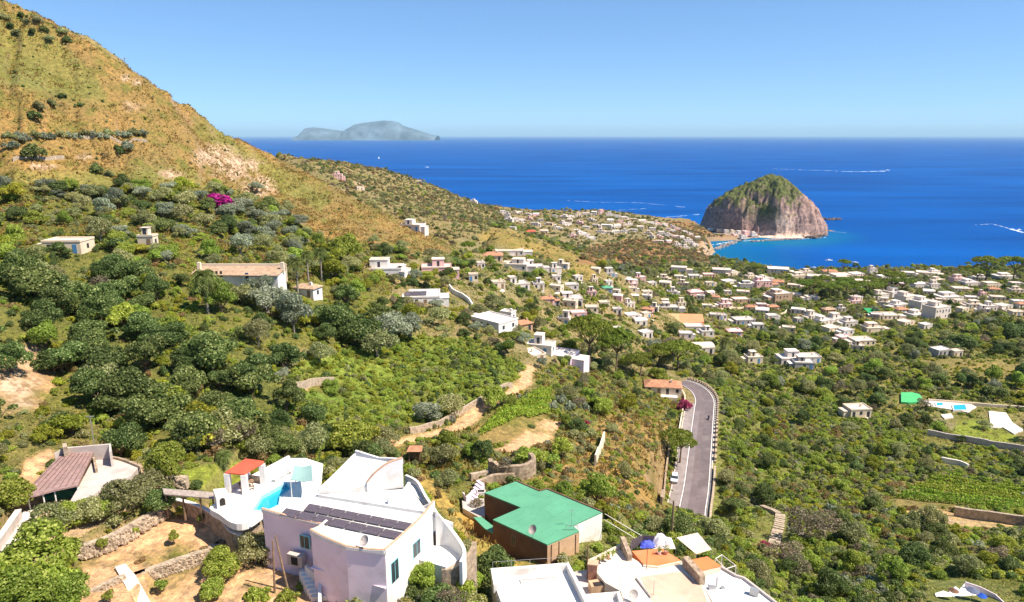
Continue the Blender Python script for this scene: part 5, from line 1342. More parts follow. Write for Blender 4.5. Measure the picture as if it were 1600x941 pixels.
T_ = Th('stone_retaining_wall', 'curved reddish stone retaining wall below the patio of the white villa', 'wall', (c[0][0], c[0][1], 138)); T_.part('wall', *strip([(p[0], p[1]) for p in c], 136.5, [p[2] for p in c], .5), M['stone'])
V1.part('patio_slab', *prism(pxy([(640, 880), (690, 872), (692, 888), (722, 878), (726, 868), (700, 900), (660, 915)], 140.9)[:3], 138, 140.9), M['concrete'])
# satellite dish, antenna and stair
def dish(T, p, r, aim, name='satellite_dish', m=None, pole=.9, parent=None):
    aim = Vector(aim).normalized(); a = aim.orthogonal().normalized(); b = aim.cross(a); V, F = [], []
    c0 = Vector(p) + Vector((0, 0, pole)); N = 12
    for i, (rr, dd) in enumerate(((.02, -.0), (.5, .08), (1, .28))):
        for k in range(N):
            t = k / N * 6.2832; V.append(tuple(c0 + (a * math.cos(t) + b * math.sin(t)) * r * rr + aim * (r * dd)))
    for i in range(2):
        for k in range(N): F.append((i * N + k, i * N + (k + 1) % N, (i + 1) * N + (k + 1) % N, (i + 1) * N + k))
    for k in range(N): pass
    nb = len(V); V += [tuple(Vector(v) - aim * .03) for v in V[:3 * N]]
    F += [tuple(nb + i for i in f[::-1]) for f in list(F)]
    d = T.part(name, V, F, m or M['concrete'], parent)
    V, F = [], []; tube(V, F, [tuple(p), tuple(c0)], [.03, .03], 5); T.part('dish_pole', V, F, M['metal'], d)
    V, F = [], []; tube(V, F, [tuple(c0 - b * r * .8 + aim * .2), tuple(c0 + aim * r * .9)], [.018, .018], 4); bx(V, F, *[q for pr in zip((c0 + aim * r * .9), ((c0 + aim * r * .9) + Vector((.1, .1, .1)))) for q in pr]); T.part('feed_arm', V, F, M['metal'], d)
    return d
dish(V1, pz(571, 858, ZR + .12), .55, (-.5, -.6, .6))
def antenna(T, p, h=2.2, w=.9, parent=None, rz=.4):
    V, F = [], []; p = Vector(p); tube(V, F, [tuple(p), tuple(p + Vector((0, 0, h)))], [.025, .02], 5)
    a = T.part('antenna', V, F, M['metal'], parent)
    V, F = [], []; d = Vector((math.cos(rz), math.sin(rz), 0)); s = Vector((-d.y, d.x, 0))
    tube(V, F, [tuple(p + Vector((0, 0, h * .95)) - d * w * .5), tuple(p + Vector((0, 0, h * .95)) + d * w * .5)], [.015, .015], 4)
    for k in range(6):
        c = p + Vector((0, 0, h * .95)) + d * w * (k / 5 - .5); tube(V, F, [tuple(c - s * w * .3), tuple(c + s * w * .3)], [.01, .01], 4)
    T.part('antenna_elements', V, F, M['metal'], a)
antenna(V1, pz(566, 852, ZR + .12), 1.6, .7)
# steps and white stair wall at the lower left
for k in range(7):
    f = k / 7; q = pz(480 + 22 * f, 890 + 46 * f, 140.2 - 1.6 * f)
    V1.part('stair', *bp(q, Vector((1, .1)).normalized(), 1.6, .7, 137.5, 140.2 - 1.6 * f), M['white'])
V1.part('stair_wall', *strip([tuple(pz(478, 884, 140.9).xy), tuple(pz(500, 905, 140).xy), tuple(pz(500, 950, 138.7).xy)], 137, [141, 140.3, 139.2], .3), M['white'])

# ------------------------------------------------------------------ pool deck, pool, pavilion, sunshade, loungers
ZD = 143.6
dk = pxy([(330, 797), (345, 806), (364, 819), (386, 819), (411, 801), (446, 800), (500, 776), (505, 725), (478, 716), (452, 716), (385, 752), (355, 768), (347, 788), (338, 790)], ZD)
T = Th('pool_terrace', 'white paved pool terrace with a raised edge in front of the white villa', 'terrace', (dk[0][0], dk[0][1], 140))
PX_POOL = [(396, 797), (409, 776), (447, 755), (457, 762), (438, 776), (436, 789), (417, 799)]
pool = pxy(PX_POOL, ZD)
def ring_slab(outer, inner, z):
    """flat slab with a hole, triangulated by bmesh"""
    bm = bmesh.new()
    vo = [bm.verts.new((x, y, z)) for x, y in outer]; vi = [bm.verts.new((x, y, z)) for x, y in inner]
    es = [bm.edges.new((vo[i], vo[(i + 1) % len(vo)])) for i in range(len(vo))] + [bm.edges.new((vi[i], vi[(i + 1) % len(vi)])) for i in range(len(vi))]
    bmesh.ops.triangle_fill(bm, use_beauty=True, edges=es)
    bm.normal_update()
    for f in bm.faces:
        if f.normal.z < 0: f.normal_flip()
    bm.verts.index_update(); V = [tuple(v.co) for v in bm.verts]; F = [tuple(v.index for v in f.verts) for f in bm.faces]; bm.free(); return V, F
T.part('paving', *ring_slab(dk, pool, ZD), mat('deck_paving', (.80, .78, .74), .8, .05, .8, dirt=(.55, .50, .44), dscale=.5, damt=.4))
def fascia(pix, zt, zb, m, w=.3, name='edge_wall', extra=.25):
    c = smooth_path([tuple(pz(a, b, zt)) for a, b in pix], 3)
    return T.part(name, *strip([(p[0], p[1]) for p in c], zb, zt + extra, w), m)
fascia([(338, 790), (330, 797), (345, 806), (364, 819), (386, 819), (411, 802)], ZD, ZD - .55, M['white'])
fascia([(338, 790), (330, 797), (345, 806), (364, 819), (386, 819), (411, 802)], ZD - .56, 138.5, M['stone'], .26, 'stone_base', 0)
fascia([(355, 768), (385, 752), (452, 716)], ZD, 142.0, M['white'], .3, 'edge_wall', .35)
T2 = Th('swimming_pool', 'turquoise swimming pool sunk in the white terrace left of the white villa', 'pool', (pool[0][0], pool[0][1], ZD - 1))
wm, nt, b_ = new_mat('pool_water'); b_.inputs['Base Color'].default_value = (.02, .36, .50, 1); b_.inputs['Roughness'].default_value = .08; b_.inputs['Specular IOR Level'].default_value = .5
nz = nt.nodes.new('ShaderNodeTexNoise'); nz.inputs['Scale'].default_value = 2.5; bpn = nt.nodes.new('ShaderNodeBump'); bpn.inputs['Strength'].default_value = .2
nt.links.new(nz.outputs[0], bpn.inputs['Height']); nt.links.new(bpn.outputs[0], b_.inputs['Normal'])
cx = sum(p[0] for p in pool) / len(pool); cy = sum(p[1] for p in pool) / len(pool)
T2.part('water', *prism([(cx + (x - cx) * .985, cy + (y - cy) * .985) for x, y in pool], ZD - 1.2, ZD - .35), wm)
V, F = strip(pool + [pool[0]], ZD - 1.2, ZD + .06, .16); T2.part('pool_edge', V, F, mat('pool_tile', (.30, .62, .72), .5, .1, 2))
sh = pxy([(388, 779), (401, 769), (449, 747), (456, 752), (446, 756), (408, 776), (398, 785)], ZD)
T3 = Th('wading_pool', 'pale blue shallow wading strip along the far side of the swimming pool', 'pool', (sh[0][0], sh[0][1], ZD)); T3.part('basin', *prism(sh, ZD - .5, ZD + .012), mat('pale_pool_tile', (.48, .66, .70), .5, .06, 1))
# pavilion
zt = 146.2
T = Th('pavilion', 'open white pillared pavilion with a bright red roof beside the pool', 'pavilion', pz(383, 760, ZD))
rp = [pz(a, b, zt) for a, b in ((351, 739), (381, 742), (413, 724), (384, 720))]
T.part('roof', *prism([tuple(p.xy) for p in rp], [zt - .1, zt - .1, zt + .05, zt + .05], [zt + .05, zt + .05, zt + .3, zt + .3]), M['redroof'])
rc = sum((p for p in rp), Vector()) / 4
for p in rp:
    q = p.lerp(rc, .12); T.part('pillar', *prism([(q.x - .33, q.y - .3), (q.x + .33, q.y - .3), (q.x + .28, q.y + .3), (q.x - .28, q.y + .3)], 142.8, zt - .1), M['white'])
q0, q1 = rp[3].lerp(rc, .1), rp[2].lerp(rc, .1)
T.part('back_wall', *strip([tuple(q0.xy), tuple(q1.xy)], 143, 144.4, .2), M['palestone'])
def table(p, rz, label, m, w=1.7, d=.8, seats=True):
    e = Vector((math.cos(rz), math.sin(rz))); n = Vector((-e.y, e.x)); t = Th('garden_table', label, 'table', p); z = p[2]
    t.part('table_top', *bp(p, e, w, d, z + .7, z + .76), m)
    for sx in (-1, 1):
        for sy in (-1, 1): t.part('leg', *bp(Vector(p[:2]) + e * sx * w * .42 + n * sy * d * .38, e, .07, .07, z, z + .7), m)
    return t
table(tuple(rc.xy) + (ZD,), .5, 'wooden table in the shade of the red roofed pavilion', M['wood'])
for sgn, nm in ((-1, 'near'), (1, 'far')):
    e = Vector((math.cos(.5), math.sin(.5))); n = Vector((-e.y, e.x)); c = Vector(rc.xy) + n * sgn * .85
    t = Th('bench', 'wooden bench on the %s side of the table under the red pavilion' % nm, 'bench', (c.x, c.y, ZD)); t.part('seat', *bp(c, e, 1.6, .32, ZD + .4, ZD + .46), M['wood'])
    for s in (-1, 1): t.part('leg', *bp(c + e * s * .7, e, .08, .3, ZD, ZD + .4), M['wood'])
# sunshade
zt = 145.9; cn = [pz(a, b, zt) for a, b in ((460, 730), (487, 729), (489, 754), (454, 752))]
T = Th('sunshade', 'pale green fabric sunshade on posts between the pool and the white villa', 'sunshade', pz(472, 765, ZD))
n_g = 7; V, F = [], []
for i in range(n_g):
    for j in range(n_g):
        u, v = i / (n_g - 1), j / (n_g - 1); p = cn[0].lerp(cn[1], u).lerp(cn[3].lerp(cn[2], u), v); V.append((p.x, p.y, zt - .35 * math.sin(math.pi * u) * .6 - .3 * math.sin(math.pi * v) * .6 + .25))
nb = len(V); V += [(a, b, c - .03) for a, b, c in V]
for i in range(n_g - 1):
    for j in range(n_g - 1):
        f = (i * n_g + j, (i + 1) * n_g + j, (i + 1) * n_g + j + 1, i * n_g + j + 1); F += [f, tuple(nb + k for k in f[::-1])]
T.part('canopy', V, F, mat('sunshade_fabric', (.24, .38, .36), .9, .05, 1))
for p in cn:
    V, F = [], []; tube(V, F, [(p.x, p.y, ZD), (p.x, p.y, zt + .3)], [.06, .05], 6); T.part('post', V, F, M['white'])
def lounger(p, rz, label, grp):
    o = Th('sun_lounger', label, 'sun lounger', p, grp); e = Vector((math.cos(rz), math.sin(rz))); n = Vector((-e.y, e.x)); z = p[2]; P0 = Vector(p[:2])
    o.part('seat', *bp(P0, e, 1.3, .62, z + .28, z + .36), M['white'])
    a, b = P0 + e * .66, P0 + e * 1.15
    o.part('backrest', *prism([tuple(a - n * .31), tuple(b - n * .31), tuple(b + n * .31), tuple(a + n * .31)], [z + .28, z + .72, z + .72, z + .28], [z + .36, z + .8, z + .8, z + .36]), M['white'])
    for sx in (-.55, .6):
        for sy in (-.25, .25): o.part('leg', *bp(P0 + e * sx + n * sy, e, .06, .06, z, z + .28), M['white'])
for i, (a, b) in enumerate(((433, 750), (445, 743), (457, 737))):
    lounger(pz(a, b, ZD), 1.2, ('first', 'second', 'third')[i] + ' white sun lounger from the left between pavilion and sunshade', 'sun loungers by the pool')
# board roof and white kiosk left of the pool
zt = 143.9
T = Th('board_canopy', 'long low canopy of grey weathered boards left of the pool terrace', 'canopy', pz(300, 785, 141.6))
T.part('roof', *prism(pxy([(254, 763), (345, 770), (336, 779), (256, 772)], zt), zt - .15, zt), M['greywood'])
for a, b in ((258, 771), (285, 775), (312, 778), (332, 779)):
    q = pz(a, b, zt - .16); T.part('post', *prism([(q.x - .08, q.y - .02), (q.x + .08, q.y - .02), (q.x + .08, q.y + .14), (q.x - .08, q.y + .14)], 140.5, zt - .155), M['wood'])
T = Th('white_kiosk', 'small white masonry hut with a dark round opening at the left end of the pool', 'hut', pz(340, 795, ZD))
kk = pxy([(333, 766), (352, 764), (358, 775), (338, 780)], 144.9); T.part('wall', *prism(kk, 141.5, 144.9), M['white']); T.part('roof', *prism([(x * 1.0, y) for x, y in kk], 144.902, 145.02), M['white_roof'])
opening(T, kk[3], kk[2], 343, 778, 352, 790, M['white'], M['dark'], 'window', True, .08, .03, False)
# curved stone wall round the orchard under the deck
c = smooth_path([tuple(pz(258, 779, 141.9)), tuple(pz(285, 783, 141.9)), tuple(pz(318, 794, 142.0)), tuple(pz(345, 812, 142.2)), tuple(pz(362, 830, 142.2)), tuple(pz(384, 838, 142.0))], 4)
T = Th('curved_garden_wall', 'curved stone wall with a white top around the upper right of the bare orchard', 'wall', (c[0][0], c[0][1], 139)); w_ = T.part('wall', *strip([(p[0], p[1]) for p in c], 138.5, [p[2] for p in c], .45), M['stone'])
T.part('capping', *strip([(p[0], p[1]) for p in c], [p[2] + .002 for p in c], [p[2] + .1 for p in c], .5), M['white'], w_)

# ------------------------------------------------------------------ garage with its mauve brown slat roof, terrace, ramp
zr_ = 144.5
T = Th('garage', 'garage shed with a mauve brown slatted roof at the left edge', 'garage', pz(80, 790, 141.6))
top = [(101, 709), (147, 709), (122, 758), (84, 766), (48, 776), (40, 769), (64, 742)]
T.part('roof', *prism(pxy(top, zr_), [zr_ - .2 + (.4 if i < 2 else 0) for i in range(7)], [zr_ + (.4 if i < 2 else 0) for i in range(7)]), mat('slat_roof', (.30, .195, .18), .85, .25, 2.5, bump=.4, dirt=(.18, .13, .12), dscale=.6, damt=.5))
a, b = pz(101, 709, zr_ + .42), pz(147, 709, zr_ + .42); c2, d2 = pz(41, 769, zr_ + .02), pz(122, 758, zr_ + .02)
for k in range(9):
    f = k / 8; p, q = a.lerp(b, f), c2.lerp(d2, f); V, F = [], []
    tube(V, F, [tuple(p + Vector((0, 0, .03))), tuple(q + Vector((0, 0, .03)))], [.035, .035], 4); T.part('batten', V, F, M['rust'])
for a, b in ((42, 772), (84, 767), (120, 760), (66, 772)):
    q = pz(a, b, zr_ - .2); V, F = [], []; tube(V, F, [(q.x, q.y + .1, 140.8), (q.x, q.y + .1, zr_ - .2)], [.09, .08], 6); T.part('post', V, F, M['white'])
bk = [pz(62, 745, zr_), pz(100, 712, zr_), pz(146, 712, zr_), pz(150, 730, zr_)]
T.part('back_wall', *strip([tuple(p.xy) for p in bk], 140.8, zr_ - .25, .3), M['stone'])
# car under green cover
cc = pz(101, 775, 141.6); T = Th('covered_car', 'car under a dark green cover parked beneath the slatted garage roof', 'car', cc)
def carlike(T, c, e, L_, Wd, m, z, name='cover'):
    n = Vector((-e.y, e.x)); prof = [(-.5, .35), (-.5, .75), (-.28, .88), (-.16, 1.38), (.2, 1.4), (.34, .95), (.49, .82), (.5, .35)]
    V = []; F = []
    for s, k in ((-1, 1.0), (1, 1.0)):
        for (x, h) in prof: q = Vector(c[:2]) + e * x * L_ + n * s * Wd / 2 * (.82 if h > 1 else 1); V.append((q.x, q.y, z + h))
    N = len(prof); F = [tuple(range(N)), tuple(range(2 * N - 1, N - 1, -1))] + [(i, N + i, N + (i + 1) % N, (i + 1) % N) for i in range(N)]
    return T.part(name, V, F, m)
carlike(T, cc, Vector((.95, .3)).normalized(), 4.2, 1.7, mat('green_cover', (.03, .17, .11), .7, .2, 2), 141.3)
T = Th('garage_terrace', 'triangular bare concrete roof terrace right of the slatted garage roof', 'terrace', pz(150, 760, 143))
gt = pxy([(149, 711), (185, 715), (219, 727), (205, 744), (168, 758), (122, 790), (108, 786), (124, 759)], 143.7); T.part('slab', *prism(gt, 140.8, 143.7), M['concrete'])
c = smooth_path([tuple(pz(149, 710, 144.1)), tuple(pz(185, 714, 144.1)), tuple(pz(220, 727, 144.1))], 4); T.part('edge_wall', *strip([(p[0], p[1]) for p in c], 143.5, 144.0, .3), M['stone'])
T = Th('yard_wall', 'tall grey rendered wall behind the slatted garage roof', 'wall', pz(130, 705, 142)); T.part('wall', *strip([tuple(pz(a, b, 145.6).xy) for a, b in ((84, 704), (100, 700), (172, 696), (173, 708))], 141, [145.2, 145.6, 145.8, 145.8], .3), M['concrete'])
T.part('pier', *prism(pxy([(97, 693), (104, 692), (105, 698), (98, 699)], 146.2), 141, 146.2), M['palestone'])
T = Th('ramp', 'sunlit white concrete ramp at the lower left edge below the garage', 'ramp', pz(30, 830, 142)); T.part('paving', *prism(pxy([(36, 800), (58, 797), (52, 820), (2, 870), (-60, 930), (-90, 900), (0, 850)], 142.2), 140, [142.3, 142.3, 142.25, 142.2, 142.2, 142.2, 142.2]), M['pale_roof'])
T = Th('ramp_wall', 'straight grey wall with a flat pale top along the ramp at the left edge', 'wall', pz(15, 825, 142)); w_ = T.part('wall', *strip([tuple(pz(a, b, 143.4).xy) for a, b in ((29, 797), (0, 838), (-60, 915))], 140, 143.4, .5), M['concrete']); T.part('capping', *strip([tuple(pz(a, b, 143.4).xy) for a, b in ((29, 797), (0, 838), (-60, 915))], 143.402, 143.5, .62), M['pale_roof'], w_)

# ------------------------------------------------------------------ dry stone walls and banks of the orchard terraces
def stone_wall(label, pix, ztop, drop, w=.6, m='palestone', n=260, kind='wall'):
    p = [pz(a, b, ztop) for a, b in pix]; c = smooth_path([tuple(q) for q in p], 4)
    T = Th('dry_stone_wall', label, 'wall', (c[0][0], c[0][1], ztop - drop))
    V, F = strip([(q[0], q[1]) for q in c], ztop - drop - .4, ztop, w); T.part('wall', V, F, M[m])
    rg = random.Random(n); V, F = [], []
    L_ = [(Vector(c[i + 1]) - Vector(c[i])).length for i in range(len(c) - 1)]
    for k in range(n):
        i = rg.choices(range(len(L_)), L_)[0]; f = rg.random(); q = Vector(c[i]).lerp(Vector(c[i + 1]), f); d = (Vector(c[i + 1]) - Vector(c[i])).normalized(); nn = Vector((-d.y, d.x, 0))
        if nn.y > 0: nn = -nn
        z = ztop - rg.random() ** .8 * drop; s = rg.uniform(.13, .3); cen = q + nn * (w / 2 + rg.uniform(-.05, .12) + (ztop - z) * .35); b = len(V)
        for dx, dy, dz in ((-1, -1, -1), (1, -1, -1), (1, 1, -1), (-1, 1, -1), (-1, -1, 1), (1, -1, 1), (1, 1, 1), (-1, 1, 1)):
            V.append((cen.x + dx * s * rg.uniform(.6, 1.1), cen.y + dy * s * rg.uniform(.5, .9), z + dz * s * rg.uniform(.35, .75)))
        F += [tuple(b + i2 for i2 in f_) for f_ in ((0, 3, 2, 1), (4, 5, 6, 7), (0, 1, 5, 4), (1, 2, 6, 5), (2, 3, 7, 6), (3, 0, 4, 7))]
    o = T.part('stones', V, F, M[m]); o['kind'] = 'stuff'; return T
stone_wall('long dry stone wall between the olive row and the bare orchard', [(122, 852), (167, 838), (215, 812), (263, 783)], 141.5, 1.4, n=420)
stone_wall('dry stone wall left of the white path in the bare orchard', [(118, 938), (150, 918), (182, 903), (196, 898)], 140.3, 1.2, n=200)
stone_wall('rough stone bank across the orchard below the small citrus trees', [(205, 898), (240, 886), (270, 875), (315, 860), (356, 840)], 139.9, 1.1, n=340)
stone_wall('stone wall behind the lawn at the left of the board canopy', [(262, 742), (292, 745)], 143.0, 1.2, n=60)
T = Th('white_path', 'bright white cement path sloping down between the orchard walls', 'path', pz(205, 915, 140)); T.part('paving', *prism(pxy([(180, 889), (196, 884), (212, 900), (250, 960), (222, 960), (196, 915)], 140.0), 138.3, [140.25, 140.25, 140.1, 139.3, 139.3, 140.0]), M['pale_roof'])

# ------------------------------------------------------------------ poles
def pole(px, py, h, label, name='wooden_pole', r=.1, lean=(0, 0), t=None, cross=0, m='wood', grp=None):
    p, t = hit(px, py) if t is None else (at(px, py, t), t)
    T = Th(name, label, 'pole', p, grp); V, F = [], []; tp = (p.x + lean[0], p.y + lean[1], p.z + h)
    tube(V, F, [(p.x, p.y, p.z - .3), tp], [r, r * .7], 7); s = T.part('shaft', V, F, M[m])
    if cross:
        V, F = [], []; bx(V, F, tp[0] - cross, tp[0] + cross, tp[1] - .06, tp[1] + .06, tp[2] - .5, tp[2] - .35); T.part('crossarm', V, F, M['metal'])
        for k in (-.85, 0, .85):
            V, F = [], []; tube(V, F, [(tp[0] + cross * k, tp[1], tp[2] - .35), (tp[0] + cross * k, tp[1], tp[2] - .1)], [.05, .04], 5); T.part('insulator', V, F, M['white'])
    return Vector(tp)
def at_z(px, py, z):
    p = pz(px, py, z); return p
for (a, b, h, lab, ln) in ((429, 925, 6.0, 'left of two tall bare wooden poles left of the white villa', (.3, 0)), (451, 922, 6.2, 'right of two tall bare wooden poles left of the white villa, leaning left', (-1.0, .3))):
    p = pz(a, b, 138.8); T = Th('wooden_pole', lab, 'pole', p, 'poles beside the villa'); V, F = [], []; tube(V, F, [(p.x, p.y, 138.3), (p.x + ln[0], p.y + ln[1], 138.8 + h)], [.13, .08], 7); T.part('shaft', V, F, M['wood'])
p = pz(148, 700, 143); T = Th('lamp_pole', 'thin pale pole with a short arm behind the garage', 'pole', p); V, F = [], []; tube(V, F, [(p.x, p.y, 141), (p.x, p.y, 147.6)], [.09, .06], 6); T.part('shaft', V, F, M['metal']); V, F = [], []; bx(V, F, p.x - .5, p.x + .5, p.y - .06, p.y + .06, 147.6, 147.72); T.part('lamp_arm', V, F, M['metal'])
for i, (a, b) in enumerate(((196, 103), (237, 129), (281, 156), (328, 190))):
    pole(a, b + 1.5, 3.6, ('highest', 'second highest', 'second lowest', 'lowest')[i] + ' electricity pole standing on the skyline of the golden slope', 'electricity_pole', .1, cross=.7, grp='poles along the ridge', m='rust')
# ================================================================== the house with the green flat roof
zt, zb = 135.3, 130.6
T = Th('green_roofed_house', 'low brown and white house with a large flat green roof', 'house', pz(855, 885, 131))
GP = [(757, 770), (807, 752), (843, 767.5), (855, 764.5), (941, 800), (895, 821), (905, 830), (855, 851), (770, 812), (814, 793)]
gp_ = pxy(GP, zt)
T.part('wall', *prism(gp_, zb, zt - .18), M['brown'])
r = T.part('roof', *prism(gp_, zt - .178, zt), M['green_roof'])
def seg(i, j): return [Vector(gp_[i]), Vector(gp_[j])]
def facade(i, j, m, name, z0=zb, z1=zt - .2, out=.05):
    a, b = seg(i, j); d = (b - a).normalized(); n = Vector((d.y, -d.x)); c = Vector((sum(p[0] for p in gp_) / 10, sum(p[1] for p in gp_) / 10))
    if (a - c).dot(n) < 0: n = -n
    V, F = prism([tuple(a + d * .01), tuple(b - d * .01), tuple(b - d * .01 + n * out), tuple(a + d * .01 + n * out)], z0, z1); return T.part(name, V, F, m)
facade(4, 5, M['white'], 'white_facade'); facade(5, 6, M['white'], 'white_facade'); facade(6, 7, M['ochre'], 'ochre_facade')
for f_ in (.12, .27, .41, .56, .7, .84):
    a_, b_2 = Vector(gp_[0]).lerp(Vector(gp_[1]), f_) if f_ < .0 else Vector(gp_[7]).lerp(Vector(gp_[8]), f_), Vector(gp_[4]).lerp(Vector(gp_[3]), f_)
    T.part('roof_seam', *strip([tuple(a_.lerp(b_2, .02)), tuple(a_.lerp(b_2, .98))], zt + .001, zt + .012, .07), mat('seam_green', (.09, .30, .18), .9, .2, 1), r)
for i, j in ((1, 2), (3, 4), (2, 3)):
    a, b = seg(i, j); T.part('roof_kerb', *strip([tuple(a), tuple(b)], zt + .002, zt + .14, .22), M['brown'], r)
dish(T, pz(833, 840, zt), .62, (-.6, -.5, .6), pole=1.1)
antenna(T, pz(893, 822, zt), 2.4, 1.0)
for a, b in ((862, 846), (874, 841), (900, 831)):
    q, n, e = wallpt(a, b, gp_[6], gp_[7], .1); V, F = [], []; tube(V, F, [(q.x, q.y, zb), (q.x, q.y, zt - .2)], [.05, .05], 5); T.part('drainpipe', V, F, M['rust'])
V, F = [], []; q = pz(884, 826, zt)
for k in range(4): tube(V, F, [(q.x + k * .5, q.y - .4, zt), (q.x + k * .5, q.y - .4, zt + .7)], [.03, .03], 4)
tube(V, F, [(q.x, q.y - .4, zt + .7), (q.x + 1.5, q.y - .4, zt + .7)], [.03, .03], 4); T.part('roof_rail', V, F, M['metal'])
KEEP.append((757, 752, 941, 870, 84))
NOGO.append(('poly', gp_, .4))
opening(T, gp_[8], gp_[7], 800, 838, 806, 852, M['wood'], M['glass'], 'window')
# yard on its left
T = Th('house_yard', 'pinkish concrete yard left of the green flat roof', 'terrace', pz(740, 795, 131.5)); T.part('slab', *prism(pxy([(722, 782), (756, 776), (758, 806), (748, 808), (723, 794)], 131.9), 129, 131.9), M['concrete']); T.part('low_wall', *strip([tuple(pz(a, b, 132.5).xy) for a, b in ((724, 770), (728, 778), (750, 757))], 131, 132.6, .25), M['rose'])
T = Th('yard_steps', 'short flight of pinkish steps leading up from the yard left of the green roof', 'steps', pz(742, 770, 131.9))
for k in range(6): q = pz(738 + k * 2.5, 779 - k * 3, 132); T.part('step', *bp(q, Vector((.8, .6)), .5, 1.6, 131, 132 + k * .22), M['rose'])
T = Th('shed', 'lower green roofed shed against the dark wall of the green roofed house', 'shed', pz(755, 830, 131)); s_ = pxy([(740, 809), (752, 808), (770, 822), (771, 834), (757, 826)], 133.2); T.part('wall', *prism(s_, 130.5, 133.1), M['brown']); T.part('roof', *prism(s_, 133.102, 133.25), M['green_roof'])
T = Th('planter', 'small white planter box in the yard left of the green roof', 'planter', pz(752, 774, 131.9)); T.part('box', *bp(pz(752, 774, 132), Vector((1, 0)), 1.2, .8, 131.8, 132.7), M['white']); T.part('soil', *bp(pz(752, 774, 132), Vector((1, 0)), 1.0, .6, 132.7, 132.75), M['dark'])
# round stone ruin and wooden hut beyond
c0, t0 = hit(800, 748)
T = Th('stone_ruin', 'round roofless dark stone ruin beyond the green flat roof', 'ruin', c0)
pts = [(c0.x + math.cos(a) * 3.6, c0.y + 2 + math.sin(a) * 2.6) for a in np.linspace(-3.4, .6, 14)]
T.part('wall', *strip(pts, c0.z - 2, [c0.z + 2.2 + .7 * float(vnoise(i * 1.3, 2.0, 3)) for i in range(14)], .7), M['stone'])
T.part('terrace_floor', *prism(pts, c0.z - 1.5, c0.z + .9), M['stone'])
for (lab, pix, dz, h, w, m) in (('low dry stone wall running left from the round stone ruin', [(735, 752), (765, 745), (790, 742)], 0, 1.3, .6, 'palestone'), ('crumbling stone terrace wall in front of the round ruin', [(745, 765), (770, 755), (800, 752), (815, 748)], 0, 1.5, .6, 'stone'),
        ('pale rendered garden wall climbing the dry bank right of the citrus', [(930, 729), (941, 700), (944, 690)], 0, 2.4, .35, 'cream'), ('long retaining wall along the upper edge of the earth track', [(640, 678), (690, 665), (720, 648), (750, 630), (800, 606)], 0, 1.3, .5, 'palestone'),
        ('short dry stone wall under the small bare patch', [(450, 612), (490, 602), (522, 600)], 0, 1.5, .6, 'palestone'), ('retaining wall left of the road lined with bushes', [(1046, 700), (1040, 745), (1033, 790)], 0, 1.8, .4, 'stone'),
        ('long pinkish wall below the garden lawn at the right', [(1448, 680), (1490, 688), (1530, 694), (1600, 706)], 0, 2.0, .5, 'concrete'), ('pale terrace wall under the terraced vineyard', [(1490, 806), (1530, 812), (1600, 822)], 0, 2.2, .6, 'palestone'),
        ('pale wall among bushes above the terraced vineyard', [(1470, 722), (1500, 728), (1512, 734)], 0, 1.6, .5, 'pale_roof'), ('garden wall above the pool of the right hand garden', [(1450, 628), (1500, 632), (1545, 636), (1600, 640)], 0, 1.2, .4, 'cream'),
        ('low terrace wall on the hillside below the long hedge', [(20, 252), (70, 250), (100, 248)], 0, 1.0, .5, 'palestone'), ('field wall on the golden slope right of the round bushes', [(130, 216), (175, 217), (230, 222)], 0, .9, .4, 'palestone'),
        ('ochre retaining wall in front of the magenta bougainvillea', [(318, 322), (350, 324), (372, 322)], 0, 1.5, .4, 'concrete'), ('whitewashed road wall climbing right of the solar roofed house', [(702, 452), (722, 466), (738, 482)], 0, 1.8, .5, 'white'),
        ('pale boundary wall left of the terraced orchard houses', [(1120, 484), (1150, 483), (1200, 482)], 0, 1.4, .5, 'cream'), ('cream boundary wall below the tan cubic house', [(1190, 494), (1225, 492), (1240, 484)], 0, 1.6, .5, 'cream')):
    P = [hit(a, b)[0] for a, b in pix]; Q = []
    for i in range(len(P) - 1):
        for k in range(8): Q.append(P[i].lerp(P[i + 1], k / 8))
    Q.append(P[-1]); zs = [float(gz(q.x, q.y)) for q in Q]
    T = Th('boundary_wall', lab, 'wall', P[0]); T.part('wall', *strip([(q.x, q.y) for q in Q], [z - 1.2 for z in zs], [z + h for z in zs], w), M[m])
    KEEP.append((min(a for a, b in pix), min(b for a, b in pix) - 4, max(a for a, b in pix), max(b for a, b in pix), P[0].y))
q, t_ = hit(648, 724)
T = Th('wooden_hut', 'little open wooden hut with a reddish roof behind the white villa', 'hut', q)
for sx in (-.9, .9):
    for sy in (0, 1.5): V, F = [], []; bx(V, F, q.x + sx - .08, q.x + sx + .08, q.y + sy - .08, q.y + sy + .08, q.z - .3, q.z + 2.3); T.part('post', V, F, M['wood'])
V = [(q.x - 1.3, q.y - .4, q.z + 2.3), (q.x + 1.3, q.y - .4, q.z + 2.3), (q.x + 1.3, q.y + 2, q.z + 2.3), (q.x - 1.3, q.y + 2, q.z + 2.3), (q.x - .9, q.y + .8, q.z + 2.9), (q.x + .9, q.y + .8, q.z + 2.9)]
T.part('roof', V, [(0, 1, 5, 4), (1, 2, 5), (2, 3, 4, 5), (3, 0, 4), (3, 2, 1, 0)], M['tile']); T.part('back_panel', *_b(q.x - .9, q.x + .9, q.y + 1.45, q.y + 1.55, q.z, q.z + 2.2), M['wood'])
KEEP.append((637, 695, 660, 724, q.y)); landmark(648, 712, 'the wooden hut')

